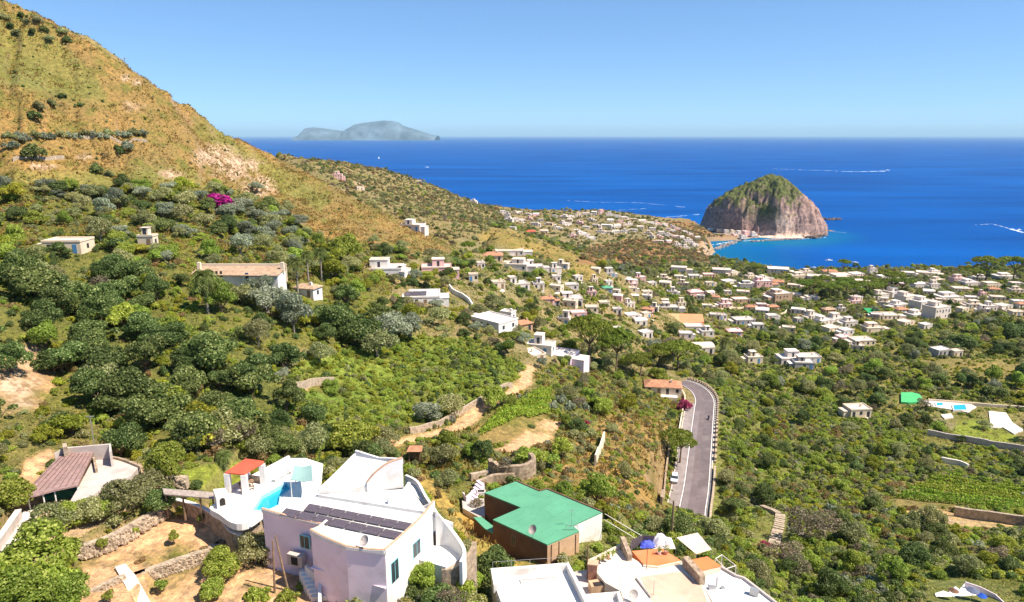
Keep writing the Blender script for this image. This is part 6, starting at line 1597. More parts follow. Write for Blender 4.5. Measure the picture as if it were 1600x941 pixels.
# ================================================================== the rooftops at the bottom
def px_prism(T, name, pix, zt, zb, m, parent=None): return T.part(name, *prism(pxy(pix, zt), zb, zt), m, parent)
T = Th('parapet_roof_house', 'white flat roofed house with a thick white parapet at the bottom centre', 'house', pz(860, 935, 133))
fl = [(770, 893), (886, 884), (918, 945), (945, 1010), (800, 1010), (776, 915)]
px_prism(T, 'wall', [(767, 889), (887, 881), (920, 943), (948, 1010), (798, 1010), (772, 915)], 136.6, 131.5, M['white'])
fr = T.part('roof', *prism(pxy([(770, 892), (886, 884), (918, 945), (945, 1010), (800, 1010), (775, 914)], 136.6), 136.602, 136.72), M['white_roof'])
T.part('parapet', *strip([p for p in pxy([(775, 914), (768, 890), (887, 881), (919, 943), (946, 1010)], 137.6)], 136.6, 137.6, .5), M['white'], fr)
T.part('parapet', *strip([p for p in pxy([(775, 914), (792, 960), (800, 1010)], 136.9)], 136.6, 136.95, .3), M['white'], fr)
V, F = [], []
for i in range(5):
    a = pz(770 + i * 29, 888 - i * 2, 137.6); tube(V, F, [tuple(a), (a.x, a.y, 138.4)], [.025, .025], 4)
a, b = pz(770, 888, 138.35), pz(887, 880, 138.35); tube(V, F, [(pz(770, 888, 137.6).x, pz(770, 888, 137.6).y, 138.4), (pz(886, 880, 137.6).x, pz(886, 880, 137.6).y, 138.4)], [.02, .02], 4)
T.part('railing', V, F, M['metal'], fr)
V, F = [], []; a = pz(812, 906, 136.8); tube(V, F, [tuple(a), tuple(pz(870, 902, 136.8))], [.05, .05], 5); tube(V, F, [tuple(a), tuple(pz(815, 912, 136.8))], [.05, .05], 5); T.part('roof_pipe', V, F, M['concrete'], fr)
px_prism(T, 'roof_box', [(800, 940), (850, 934), (862, 945), (858, 960), (800, 960)], 137.2, 136.7, M['white'], fr)
KEEP.append((765, 878, 1000, 950, 72)); NOGO.append(('poly', pxy([(767, 889), (887, 881), (920, 943), (948, 1010), (798, 1010), (772, 915)], 136.6), .3))
T = Th('lower_roof_house', 'smaller white roof with its own parapet right of the white parapet roof', 'house', pz(950, 950, 133))
px_prism(T, 'wall', [(907, 930), (966, 925), (995, 1010), (948, 1010)], 136.4, 131.5, M['white']); l_ = T.part('roof', *prism(pxy([(908, 931), (966, 926), (995, 1010), (948, 1010)], 136.4), 136.402, 136.5), M['white_roof'])
T.part('parapet', *strip(pxy([(909, 931), (966, 925), (994, 1010)], 137.2), 136.4, 137.2, .4), M['white'], l_)
# courtyard, brick chimney, barbecue
T = Th('courtyard', 'grey shaded little courtyard around the brick chimney', 'courtyard', pz(910, 915, 134)); px_prism(T, 'floor', [(889, 895), (918, 890), (945, 925), (906, 930)], 134.9, 131.5, M['concrete'])
T = Th('brick_chimney', 'tall reddish brick chimney stack beside the white parapet roof', 'chimney', pz(926, 908, 135))
q = pz(926, 905, 135.2); T.part('stack', *bp(q, Vector((1, -.2)).normalized(), 1.0, .8, 134.9, 137.3), mat('brick_red', (.40, .19, .12), .9, .3, 5, bump=.4)); T.part('cap', *bp(q, Vector((1, -.2)).normalized(), 1.2, 1.0, 137.302, 137.42), M['terracotta'])
V, F = [], []; tube(V, F, [(q.x - .6, q.y + .5, 134.9), (q.x - .6, q.y + .5, 139.3)], [.07, .06], 6); T.part('flue_pipe', V, F, M['rust'])
T = Th('barbecue', 'low masonry barbecue with a dark opening right of the brick chimney', 'barbecue', pz(934, 920, 135)); q = pz(934, 919, 135.3); T.part('body', *bp(q, Vector((1, .2)).normalized(), 1.9, 1.2, 134.9, 136.0), M['ochre']); T.part('firebox', *bp(q + Vector((0, -.25, 0)), Vector((1, .2)).normalized(), 1.1, .7, 136.002, 136.04), M['dark'])
# main pale terrace
T = Th('roof_terrace_house', 'house whose broad pale cream roof terrace spreads across the bottom of the view', 'house', pz(1010, 935, 132))
mt_ = [(918, 876), (970, 852), (986, 872), (1006, 884), (1028, 886), (1066, 880), (1096, 912), (1120, 960), (1130, 1010), (998, 1010), (970, 925), (946, 912), (930, 893)]
ZT = 136.3
cream_roof = mat('cream_terrace', (.72, .63, .52), .85, .08, .4, bump=.1, dirt=(.62, .42, .32), dscale=.22, damt=.6)
tw = T.part('wall', *prism(pxy(mt_, ZT), 131.5, ZT), M['cream']); tf = T.part('terrace_floor', *prism(pxy(mt_, ZT), ZT + .002, ZT + .1), cream_roof)
T.part('red_floor', *prism(pxy([(1000, 902), (1062, 893), (1096, 915), (1112, 960), (1030, 960)], ZT + .1), ZT + .1, ZT + .125), mat('red_washed_floor', (.58, .38, .28), .9, .15, .35, dirt=(.70, .56, .44), dscale=.25, damt=.8), tf)
T.part('back_parapet', *strip(pxy([(921, 876), (970, 851)], ZT + .5), ZT, ZT + .55, .25), M['cream'], tf)
KEEP.append((918, 832, 1215, 945, 74)); NOGO.append(('poly', pxy(mt_, ZT), .5))
def slopewall(label, pix, h0, h1, w, m='stone', z=ZT):
    T = Th('stone_parapet', label, 'wall', pz(*pix[0], z)); n = len(pix); T.part('wall', *strip(pxy(pix, z), z - .3, [z + h0 + (h1 - h0) * i / (n - 1) for i in range(n)], w), M[m]); return T
slopewall('short dark stone wall at the left end of the orange rooftop terrace', [(972, 858), (984, 878)], 1.7, 1.0, .55)
slopewall('thick sloping stone wall between the two orange roofs', [(1070, 886), (1086, 903), (1097, 915)], 1.4, 1.2, .75)
T = Th('orange_terrace', 'worn orange painted rooftop terrace under the laundry heap', 'terrace', pz(1020, 875, 134)); px_prism(T, 'floor', [(987, 861), (1034, 857), (1064, 876), (1028, 884), (1006, 882)], ZT + .35, 131.5, M['orange']); T.part('edge', *strip(pxy([(1005, 883), (1028, 885.5), (1065, 877)], ZT + .3), ZT, ZT + .32, .25), M['cream'])
T = Th('orange_roof_house', 'small house with a clean bright orange flat roof right of the stone wall', 'house', pz(1100, 890, 133)); px_prism(T, 'wall', [(1067, 879), (1105, 871), (1126, 886), (1087, 895)], ZT + .7, 131.5, M['cream']); T.part('roof', *prism(pxy([(1067, 879), (1105, 871), (1126, 886), (1087, 895)], ZT + .7), ZT + .702, ZT + .82), mat('bright_orange_roof', (.80, .20, .07), .7, .06, .8))
T = Th('white_roof_house', 'long white roof with vents stretching to the lower right of the orange roof', 'house', pz(1140, 930, 132)); wp_ = [(1088, 897), (1126, 889), (1150, 903), (1163, 907), (1212, 945), (1250, 985), (1130, 1010), (1118, 950)]
px_prism(T, 'wall', wp_, ZT - .1, 131, M['white']); wr = T.part('roof', *prism(pxy(wp_, ZT - .1), ZT - .098, ZT), M['white_roof']); T.part('parapet', *strip(pxy([(1126, 888), (1150, 902), (1163, 906), (1212, 944), (1250, 985)], ZT), ZT - .1, ZT + .3, .25), M['concrete'], wr)
q = pz(1120, 917, ZT); V, F = [], []; tube(V, F, [tuple(q), (q.x, q.y, ZT + 1.3)], [.15, .14], 8); v_ = T.part('vent_pipe', V, F, M['white'], wr)
T.part('vent_box', *bp(pz(1112, 920, ZT), Vector((1, .1)), .8, .4, ZT, ZT + .3), M['metal'], wr); T.part('vent_box', *bp(pz(1129, 920, ZT), Vector((1, .1)), .4, .3, ZT, ZT + .25), M['metal'], wr)
T.part('skylight', *bp(pz(1178, 930, ZT), Vector((.8, -.5)).normalized(), .9, .5, ZT, ZT + .8), M['metal'], wr)
NOGO.append(('poly', pxy(wp_, ZT), .3)); NOGO.append(('poly', pxy([(980, 855), (1110, 838), (1130, 890), (1000, 890)], ZT), .3))
# awning, pergola frame, clutter
T = Th('awning', 'tan sheet awning on thin posts behind the orange roofs', 'awning', pz(1085, 858, 133)); aw = pxy([(1057, 840), (1090, 834), (1112, 858), (1088, 863)], 136.0); T.part('sheet', *prism(aw, [135.95, 136.1, 135.9, 135.7], [136.0, 136.15, 135.95, 135.75]), M['cream'])
for x, y in aw: V, F = [], []; tube(V, F, [(x, y, 131.5), (x, y, 135.8)], [.04, .04], 5); T.part('post', V, F, M['metal'])
T = Th('pergola_frame', 'bare pale metal pergola frame right of the bright orange roof', 'pergola', pz(1130, 890, 133)); fp = [pz(a, b, 136.2) for a, b in ((1118, 873), (1128, 867), (1150, 884), (1134, 889))]
for i in range(4):
    V, F = [], []; tube(V, F, [tuple(fp[i]), tuple(fp[(i + 1) % 4])], [.05, .05], 5); T.part('beam', V, F, M['pale_roof'])
    V, F = [], []; tube(V, F, [(fp[i].x, fp[i].y, 131.5), tuple(fp[i])], [.05, .05], 5); T.part('post', V, F, M['pale_roof'])
def heap(name, label, cat, pix, z, h, m, seed, parts=()):
    P = [pz(a, b, z) for a, b in pix]; c = sum(P, Vector()) / len(P); rx = max(abs(p.x - c.x) for p in P); ry = max(abs(p.y - c.y) for p in P) * .8
    T = Th(name, label, cat, (c.x, c.y, z)); n = 16; V, F = [], []
    for i in range(n):
        for j in range(n):
            u, v = i / (n - 1) * 2 - 1, j / (n - 1) * 2 - 1; r2 = min(1, u * u + v * v)
            V.append((c.x + u * rx, c.y + v * ry, z + h * (1 - r2) ** .5 * (.45 + .6 * float(vnoise(u * 2.6 + seed, v * 2.6, seed)))))
    for i in range(n - 1):
        for j in range(n - 1): F.append((i * n + j, (i + 1) * n + j, (i + 1) * n + j + 1, i * n + j + 1))
    T.part('cloth', V, F, m, smooth=False); return T
heap('tarpaulin', 'crumpled bright blue cloth behind the orange rooftop terrace', 'cloth', [(1001, 846), (1021, 846), (1021, 858), (1003, 858)], 136.6, .7, mat('blue_cloth', (.09, .12, .62), .8, .2, 3), 3)
heap('sheet', 'heap of crumpled white and grey sheets behind the orange terrace', 'cloth', [(1020, 838), (1048, 838), (1048, 860), (1024, 860)], 136.6, 1.3, mat('white_cloth', (.66, .62, .62), .9, .25, 2.5), 8)
T = Th('mesh_fence', 'dark mesh screen behind the blue cloth on the orange terrace', 'fence', pz(985, 855, 136)); T.part('mesh', *strip(pxy([(985, 858), (987, 848), (1004, 841), (1022, 842)], 137.2), 136.3, 137.6, .06), mat('dark_net', (.10, .08, .09), .9, .2, 3))
for a, b in ((987, 848), (1004, 841), (1022, 842)): q = pz(a, b, 137.2); V, F = [], []; tube(V, F, [(q.x, q.y, 135.5), (q.x, q.y, 137.8)], [.04, .04], 5); T.part('post', V, F, M['rust'])
for (a, b, dx, lab) in ((1037, 878, .5, 'dark dog like bronze garden figure'),): pass
for i, (a, b, s, lab) in enumerate(((942, 876, .22, 'small dark flower pot on the terrace edge behind the brick chimney'), (950, 873, .26, 'terracotta flower pot with a dry plant on the back edge of the cream terrace'), (958, 869, .2, 'white flower pot on the back edge of the cream terrace'), (935, 880, .2, 'lowest flower pot on the back edge beside the chimney'), (1041, 866, .3, 'brown pot in front of the heap of white sheets'), (1030, 866, .25, 'red pot under the white sheets on the orange terrace'))):
    p = pz(a, b, ZT + (.55 if a < 965 else .35)); T = Th('flower_pot', lab, 'pot', p, 'pots on the rooftop terraces'); V, F = [], []; tube(V, F, [tuple(p), (p.x, p.y, p.z + s * 1.6)], [s * .7, s], 8); T.part('pot', V, F, [M['rust'], M['terracotta'], M['white']][i % 3])
    Vq = leaf_quads(np.array([[p.x, p.y, p.z + s * 2.6]]) + RNG.normal(size=(60, 3)) * s * .7 - np.array([T.loc]), unit_dirs(60, RNG), .09, RNG); o = bpy.data.objects.new('plant', quads_mesh('plant', Vq, 60, LM['green'])); C.objects.link(o); o.parent = T.o
def pipe(name, label, cat, a, b, r, m):
    T = Th(name, label, cat, a); V, F = [], []; tube(V, F, [tuple(a), tuple(b)], [r, r], 6); T.part('shaft', V, F, M[m]); return T
pipe('roof_beam', 'grey beam lying diagonally across the cream terrace', 'beam', pz(994, 903, ZT + .25), pz(1017, 933, ZT + .25), .1, 'concrete')
pipe('mast', 'thin metal mast standing on the cream terrace near the bottom', 'pole', pz(1021, 930, ZT + .1), pz(1021, 930, ZT + .1) + Vector((0, 0, 1.9)), .035, 'metal')
pipe('mast', 'tall thin mast at the corner of the orange terrace', 'pole', pz(1010, 890, ZT + .1), pz(1010, 890, ZT + .1) + Vector((0, 0, 2.8)), .04, 'rust')
T = Th('terrace_antennas', 'satellite dish with spindly antenna at the bottom of the cream terrace', 'satellite dish', pz(990, 938, ZT)); dish(T, pz(990, 940, ZT + .1), .5, (-.3, -.7, .6)); antenna(T, pz(968, 921, ZT + .1), 1.3, .5)
pipe('utility_pole', 'dark wooden utility pole beyond the rooftops beside the road', 'pole', pz(1049, 843, 132), pz(1049, 843, 132) + Vector((0, 0, 5.8)), .13, 'wood')
pipe('fence_rail', 'long slanting pale pipe right of the green roof', 'beam', pz(945, 803, 134.5), pz(1010, 842, 133.5), .05, 'pale_roof')
pipe('fence_rail', 'second slanting pale pipe just under the first, right of the green roof', 'beam', pz(944, 812, 134.0), pz(1000, 846, 133.2), .05, 'pale_roof')

# terrace with tables at the bottom right
T = Th('tiled_terrace', 'white paved terrace with zigzag edge in the bottom right corner', 'terrace', pz(1520, 935, 121)); zt = 121.6
tp = [(1461, 927), (1474, 923), (1482, 926), (1493, 916), (1499, 921), (1508, 911), (1519, 918), (1532, 920), (1556, 932), (1585, 960), (1470, 975)]
T.part('paving', *prism(pxy(tp, zt), 117, zt), M['white_roof'])
T.part('balustrade', *strip(pxy([(1508, 910), (1532, 918), (1556, 930), (1585, 958)], zt + .8), zt, zt + .9, .12), M['rose'])
NOGO.append(('poly', pxy(tp, zt), .1)); KEEP.append((1455, 905, 1590, 945, 96))
def umbrella(p, lab, m, h=2.2, r=1.1):
    T = Th('parasol', lab, 'parasol', p, 'parasols on the bottom right terrace'); V, F = [], []; tube(V, F, [tuple(p), (p.x, p.y, p.z + h)], [.03, .03], 5); T.part('pole', V, F, M['metal'])
    n = 8; V = [(p.x, p.y, p.z + h + .25)] + [(p.x + math.cos(k / n * 6.283) * r, p.y + math.sin(k / n * 6.283) * r, p.z + h - .15) for k in range(n)]; T.part('canopy', V, [(0, 1 + k, 1 + (k + 1) % n) for k in range(n)] + [tuple(range(n, 0, -1))], m)
umbrella(pz(1487, 940, zt), 'brown parasol on the left of the bottom right terrace', M['rust'], 1.9, .7)
umbrella(pz(1517, 940, zt), 'slate grey parasol in the middle of the bottom right terrace', mat('slate_cloth', (.11, .13, .2), .9), 1.9, .9)
umbrella(pz(1531, 946, zt), 'deep blue parasol near the bottom edge of the right terrace', mat('navy_cloth', (.02, .08, .4), .9), 1.7, .7)
T = Th('red_roof_shed', 'red flat roof cut by the bottom edge left of the right terrace', 'shed', pz(1445, 945, 119)); px_prism(T, 'wall', [(1425, 937), (1472, 936), (1482, 960), (1420, 960)], 121.3, 117, M['ochre']); T.part('roof', *prism(pxy([(1422, 937), (1473, 935), (1484, 962), (1418, 962)], 121.3), 121.302, 121.45), M['redroof'])
T = Th('tile_roof_house', 'weathered red tiled roof at the bottom edge right of the long white roof', 'house', pz(1290, 955, 119)); px_prism(T, 'wall', [(1240, 938), (1306, 924), (1330, 960), (1240, 970)], 119.6, 116, M['ochre']); T.part('roof', *prism(pxy([(1236, 938), (1308, 922), (1334, 962), (1236, 974)], 119.6), 119.602, [119.8, 120.1, 120.1, 119.8]), M['tile'])
T = Th('garden_steps', 'long narrow flight of stone steps descending through the right slope', 'steps', hit(1211, 850)[0])
P = [hit(a, b)[0] for a, b in ((1190, 794), (1205, 800), (1219, 808), (1217, 825), (1211, 845), (1208, 860))]; Q = []
for i in range(5):
    for k in range(6): Q.append(P[i].lerp(P[i + 1], k / 6))
for i in range(12, len(Q)):
    q = Q[i]; d = (Q[min(i + 1, len(Q) - 1)] - Q[i - 1]); e = Vector((-d.y, d.x)).normalized(); z = float(gz(q.x, q.y)) + .35; T.part('step', *bp(q, e, 2.0, .6, z - 1.2, z + .25), M['palestone'])
T.part('landing', *strip([(q.x, q.y) for q in Q[:12]], [float(gz(q.x, q.y)) - .5 for q in Q[:12]], [float(gz(q.x, q.y)) + .8 for q in Q[:12]], 1.2), M['palestone'])
KEEP.append((1188, 790, 1226, 866, P[2].y))
for q in Q[::3]: NOGO.append(('disc', q.x, q.y, 1.6))
# ================================================================== the road
RP = smooth_path([tuple(p) for p in ROAD], 6)
def ribbon(name, o0, o1, dz, m, kind='structure', a=0, b=None, parent=None, thick=0):
    V, F = [], []; S = RP[a:b]
    for i, p in enumerate(S):
        q0 = Vector(S[max(i - 1, 0)]); q1 = Vector(S[min(i + 1, len(S) - 1)]); d = (q1 - q0); n = Vector((-d.y, d.x, 0)).normalized() * -1   # n points to the right of travel away from camera
        A = Vector(p) + n * o0; B = Vector(p) + n * o1; V += [(A.x, A.y, p[2] + dz), (B.x, B.y, p[2] + dz)]
    for i in range(len(S) - 1): F.append((2 * i, 2 * i + 1, 2 * i + 3, 2 * i + 2))
    if thick:
        N = len(V); V += [(x, y, z - thick) for x, y, z in V]; F += [tuple(N + k for k in f[::-1]) for f in list(F)]
        for i in range(len(S) - 1): F += [(2 * i, 2 * i + 2, N + 2 * i + 2, N + 2 * i), (2 * i + 3, 2 * i + 1, N + 2 * i + 1, N + 2 * i + 3)]
        F += [(0, N, N + 1, 1), (2 * len(S) - 2, 2 * len(S) - 1, N + 2 * len(S) - 1, N + 2 * len(S) - 2)]
    o = mesh_obj(name, V, F, m, parent)
    if kind: o['kind'] = kind
    return o
ribbon('road', -3.1, 3.2, .0, M['asphalt'])
ribbon('road_line', -3.0, -2.82, .006, M['line']); ribbon('road_line', 2.82, 3.0, .006, M['line']); ribbon('pavement', -5.6, -3.1, .004, mat('lay_by', (.27, .225, .215), .9, .2, .6, dirt=(.18, .15, .14), dscale=.4, damt=.6), a=0, b=34)
ribbon('road_patch', .3, 2.7, .003, mat('newer_asphalt', (.135, .108, .112), .9, .14, .5, dirt=(.22, .18, .175), dscale=.2, damt=.7), a=2)
ribbon('road_patch', -2.6, -1.2, .003, mat('worn_asphalt', (.20, .165, .165), .9, .14, .5, dirt=(.17, .14, .14), dscale=.3, damt=.7), a=4, b=30)
ribbon('kerb', 3.2, 3.6, .14, M['kerb'], thick=.5); ribbon('kerb', -5.9, -5.6, .14, M['kerb'], thick=.5, a=0, b=34)
# guard wall: solid near part, then blocks with gaps
def along(i0, i1): return RP[i0:i1]
def side_path(off, i0, i1):
    S = RP[i0:i1]; out = []
    for i, p in enumerate(S):
        k = i0 + i; q0 = Vector(RP[max(k - 1, 0)]); q1 = Vector(RP[min(k + 1, len(RP) - 1)]); d = q1 - q0; n = Vector((d.y, -d.x, 0)).normalized(); out.append(Vector(p) + n * off)
    return out
S = side_path(4.1, 0, 16); T = Th('guard_wall', 'solid stone guard wall along the near right side of the road', 'wall', S[0]); T.part('wall', *strip([(p.x, p.y) for p in S], [p.z - 3 for p in S], [p.z + .95 for p in S], .5), M['palestone'])
S = side_path(4.1, 16, len(RP)); T = Th('guard_wall', 'crenellated guard wall with dark gaps along the far right side of the road', 'wall', S[0]); T.part('base', *strip([(p.x, p.y) for p in S], [p.z - 3 for p in S], [p.z + .35 for p in S], .5), M['palestone'])
Lc = 0; 
for i in range(len(S) - 1):
    a, b = S[i], S[i + 1]; n = max(1, int((b - a).length / 2.6))
    for k in range(n):
        p = a.lerp(b, (k + .2) / n); q = a.lerp(b, (k + .72) / n); T.part('block', *strip([(p.x, p.y), (q.x, q.y)], [p.z + .352, q.z + .352], [p.z + 1.0, q.z + 1.0], .55), M['palestone'])
KEEP.append((1040, 600, 1112, 740, 150)); KEEP.append((1034, 720, 1114, 806, 128)); 
S = side_path(-6.3, 20, 44); T = Th('roadside_wall', 'low pale roadside wall on the left of the road below the red flowers', 'wall', S[0]); T.part('wall', *strip([(p.x, p.y) for p in S], [p.z - 1 for p in S], [p.z + .8 for p in S], .35), M['cream'])
# parked car
def car(px, py, z, label, body, heading):
    c = pz(px, py, z); e = Vector(heading).normalized(); n = Vector((-e.y, e.x)); T = Th('parked_car', label, 'car', (c.x, c.y, z)); L_, Wd = 4.1, 1.75
    def shell(prof, w0, w1, m, name, split=.95, parent=None):
        V = []
        for s in (-1, 1):
            for x, h in prof: q = Vector(c[:2]) + e * x * L_ + n * s * (w1 if h > split else w0) / 2; V.append((q.x, q.y, z + h))
        N = len(prof); F = [tuple(range(N)), tuple(range(2 * N - 1, N - 1, -1))] + [(i, N + i, N + (i + 1) % N, (i + 1) % N) for i in range(N)]
        return T.part(name, V, F, m, parent)
    b = shell([(-.5, .28), (-.5, .62), (-.47, .82), (-.3, .92), (.33, .92), (.48, .74), (.5, .55), (.5, .28)], Wd, Wd, body, 'body')
    shell([(-.46, .921), (-.36, 1.38), (-.2, 1.46), (.08, 1.44), (.27, .921)], Wd * .94, Wd * .78, M['glass'], 'cabin_glass', 1.2); shell([(-.37, 1.40), (-.2, 1.475), (.08, 1.455), (.12, 1.39)], Wd * .79, Wd * .76, body, 'car_roof')
    for sx in (-.31, .31):
        for sy in (-1, 1):
            q = Vector(c[:2]) + e * sx * L_ + n * sy * Wd * .46; V, F = [], []; tube(V, F, [tuple(Vector((q.x, q.y, z + .32)) - Vector((n.x, n.y, 0)) * .11), tuple(Vector((q.x, q.y, z + .32)) + Vector((n.x, n.y, 0)) * .11)], [.32, .32], 14); F.append(tuple(range(13, -1, -1)))
            w = T.part('wheel', V, F, M['dark']); V, F = [], []; tube(V, F, [tuple(Vector((q.x, q.y, z + .32)) - Vector((n.x, n.y, 0)) * .125), tuple(Vector((q.x, q.y, z + .32)) + Vector((n.x, n.y, 0)) * .125)], [.19, .19], 10); F.append(tuple(range(9, -1, -1))); T.part('rim', V, F, M['metal'], w)
    for sy in (-1, 1):
        T.part('headlight', *bp(Vector(c[:2]) + e * .495 * L_ + n * sy * .6, e, .08, .35, z + .58, z + .72), M['white']); T.part('tail_light', *bp(Vector(c[:2]) - e * .497 * L_ + n * sy * .65, e, .06, .25, z + .62, z + .8), M['redroof'])
        T.part('wing_mirror', *bp(Vector(c[:2]) + e * .2 * L_ + n * sy * .98, e, .14, .16, z + .92, z + 1.06), body)
car(1054, 750, 101.0, 'small silver white car parked on the lay by left of the road', mat('car_paint', (.62, .66, .68), .3, .03, 1, spec=.5), ROAD[2].xy - ROAD[3].xy)
# motor scooter with rider
def rider(px, py, z, heading):
    c = pz(px, py, z); e = Vector(heading).normalized(); n = Vector((-e.y, e.x)); E = Vector((e.x, e.y, 0)); T = Th('motor_scooter', 'dark motor scooter riding on the right side of the road', 'scooter', c)
    for s, r in ((-.62, .24), (.62, .24)):
        q = c + E * s + Vector((0, 0, r)); V, F = [], []; tube(V, F, [tuple(q - Vector((n.x, n.y, 0)) * .06), tuple(q + Vector((n.x, n.y, 0)) * .06)], [r, r], 12); F.append(tuple(range(11, -1, -1))); T.part('wheel', V, F, M['dark'])
    V, F = [], []; tube(V, F, [tuple(c + E * -.75 + Vector((0, 0, .6))), tuple(c + E * -.2 + Vector((0, 0, .62))), tuple(c + E * .1 + Vector((0, 0, .35))), tuple(c + E * .5 + Vector((0, 0, .4))), tuple(c + E * .52 + Vector((0, 0, .95)))], [.12, .2, .12, .1, .08], 8); T.part('body', V, F, mat('dark_paint', (.03, .03, .04), .35))
    V, F = [], []; H3 = Vector((n.x, n.y, 0)); tube(V, F, [tuple(c + E * .45 + H3 * .33 + Vector((0, 0, 1.0))), tuple(c + E * .45 - H3 * .33 + Vector((0, 0, 1.0)))], [.03, .03], 6); T.part('handlebar', V, F, M['dark'])
    # person: one skinned body
    me = bpy.data.meshes.new('person'); z0 = .72
    J = [(-.25, 0, z0), (-.2, 0, z0 + .25), (-.12, 0, z0 + .5), (-.1, 0, z0 + .62), (-.06, 0, z0 + .8), (-.1, .2, z0 + .52), (.1, .27, z0 + .35), (.4, .3, z0 + .33), (-.1, -.2, z0 + .52), (.1, -.27, z0 + .35), (.4, -.3, z0 + .33), (-.22, .12, z0 - .02), (.2, .17, z0 - .05), (.22, .16, z0 - .45), (.36, .16, z0 - .48), (-.22, -.12, z0 - .02), (.2, -.17, z0 - .05), (.22, -.16, z0 - .45), (.36, -.16, z0 - .48)]
    R_ = [.15, .14, .15, .06, .115, .07, .05, .035, .07, .05, .035, .1, .075, .05, .045, .1, .075, .05, .045]
    Eg = [(0, 1), (1, 2), (2, 3), (3, 4), (2, 5), (5, 6), (6, 7), (2, 8), (8, 9), (9, 10), (0, 11), (11, 12), (12, 13), (13, 14), (0, 15), (15, 16), (16, 17), (17, 18)]
    me.from_pydata([(x * e.x - y * e.y, x * e.y + y * e.x, zz) for x, y, zz in J], Eg, []); o = bpy.data.objects.new('person', me); C.objects.link(o); o.location = c
    tag(o, 'person in dark clothes riding the scooter on the road', 'person'); sk = o.modifiers.new('skin', 'SKIN'); o.modifiers.new('sub', 'SUBSURF').levels = 1
    for i, r in enumerate(R_): me.skin_vertices[0].data[i].radius = (r, r)
    me.skin_vertices[0].data[0].use_root = True; me.materials.append(mat('rider_clothes', (.04, .045, .07), .9, .2, 4))
rider(1107, 656, 101.4, ROAD[3].xy - ROAD[5].xy)
# house with red roof at the bend
house(1036, 617, 56, 20, 'tile', 'cream', -.15, .55, 'cream house with a wide red tiled roof', 'tile')
q, t_ = hit(1052, 620)
# utility lines along the road
pole(1058, 735, 6.5, 'thin pole beside the umbrella pine on the left of the road', 'lamp_pole', .07, m='metal', cross=.5)

# ================================================================== mid-distance special things
def villa_mid():
    o = house(1238, 571, 36, 20, 'two', 'far_white', .05, .7, 'larger left block of the double white house'); o2 = house(1268, 568, 30, 16, 'flat', 'far_white', .05, .7, 'lower right block of the double white house')
villa_mid()
# long tiled villa on the left hillside
q, t_ = hit(372, 446); s_ = t_ / FPX
T = Th('long_tiled_villa', 'long white villa with a bleached clay tile roof on the left hillside', 'villa', q)
x0, x1 = q.x - 68 * s_, q.x + 66 * s_; y0 = q.y; d_ = 4.6; hh = 17 * s_
T.part('wall', *prism([(x0, y0), (x1, y0 - 1.5), (x1, y0 + d_), (x0, y0 + d_)], q.z - 3, q.z + hh), M['white'])
T.part('roof', *prism([(x0 - .5, y0 - .6), (x1 + .3, y0 - 2.1), (x1 + .3, y0 + d_ + .2), (x0 - .5, y0 + d_ + .2)], [q.z + hh + .002] * 2 + [q.z + hh + 1.2] * 2, [q.z + hh + .15] * 2 + [q.z + hh + 1.35] * 2), M['old_tile'])
T.part('ridge_wall', *strip([(x0 - .4, y0 + d_), (x1 + .3, y0 + d_)], q.z, q.z + hh + 1.9, .35), M['cream'])
for f in (0.0, .98): T.part('chimney', *_b(x0 + (x1 - x0) * f, x0 + (x1 - x0) * f + .8, y0 + d_ * .5, y0 + d_ * .5 + .8, q.z + hh, q.z + hh + 2.6), M['cream'])
for k in range(6): xx = x0 + (x1 - x0) * (.05 + k * .055); opening(T, (x0, y0), (x1, y0 - 1.5), 309 + k * 7, 424, 312 + k * 7, 433, M['wood'], M['glass'], 'window', False, .05, .05, False)
opening(T, (x0, y0), (x1, y0 - 1.5), 384, 427, 388, 442, M['blue'], M['glass'], 'door'); opening(T, (x0, y0), (x1, y0 - 1.5), 415, 430, 420, 438, M['wood'], M['glass'])
KEEP.append((304, 408, 440, 426, q.y)); NOGO.append(('poly', [(x0, y0 - 2), (x1, y0 - 2), (x1, y0 + d_), (x0, y0 + d_)], .5))
house(474, 462, 36, 22, 'tile', 'white', -.3, .7, 'white house with a sloping tiled roof', 'old_tile')
house(598, 430, 58, 28, 'two', 'white', .05, .7, 'stepped white house with several flat roofs'); house(622, 436, 24, 14, 'flat', 'white', -.4, .8, 'small white wing of the stepped white house')
house(682, 428, 46, 26, 'two', 'pink', .1, .7, 'pink two storey house with arches'); house(658, 473, 58, 28, 'solar', 'white', .1, .9, 'white house with a row of blue solar panels')
house(757, 512, 62, 28, 'flat', 'white', -.75, .7, 'long white house stepping down the slope'); house(790, 500, 20, 10, 'flat', 'white', -.5, .8, 'white lean to annex')
house(842, 546, 40, 22, 'two', 'white', -.3, .7, 'white cubic house above the pinkish terrace'); house(868, 556, 50, 14, 'flat', 'rose', -.45, .8, 'wide pinkish flat terrace roof', hmax=1.9)
house(834, 558, 44, 10, 'flat', 'cream', .5, .8, 'cream flat terrace roof', 'pale_roof', hmax=1.5); house(822, 512, 26, 14, 'tile', 'tan', .6, .8, 'brown gabled house')
house(950, 456, 18, 14, 'tile', 'grey', .1, .8, 'little hut with a green tin roof', 'green_roof')
T = Th('tarpaulin', 'dark green tarpaulin stretched among trees below the big white hotel', 'tarpaulin', hit(1362, 490)[0]); q = hit(1362, 491)[0]; T.part('sheet', *prism([(q.x - 4, q.y - 3), (q.x + 5, q.y - 5), (q.x + 4, q.y + 5), (q.x - 3, q.y + 6)], q.z + 1.5, [q.z + 1.8, q.z + 1.7, q.z + 2.6, q.z + 2.8]), mat('green_tarp', (.02, .30, .10), .7, .1, .4)); KEEP.append((1352, 484, 1370, 492, q.y))
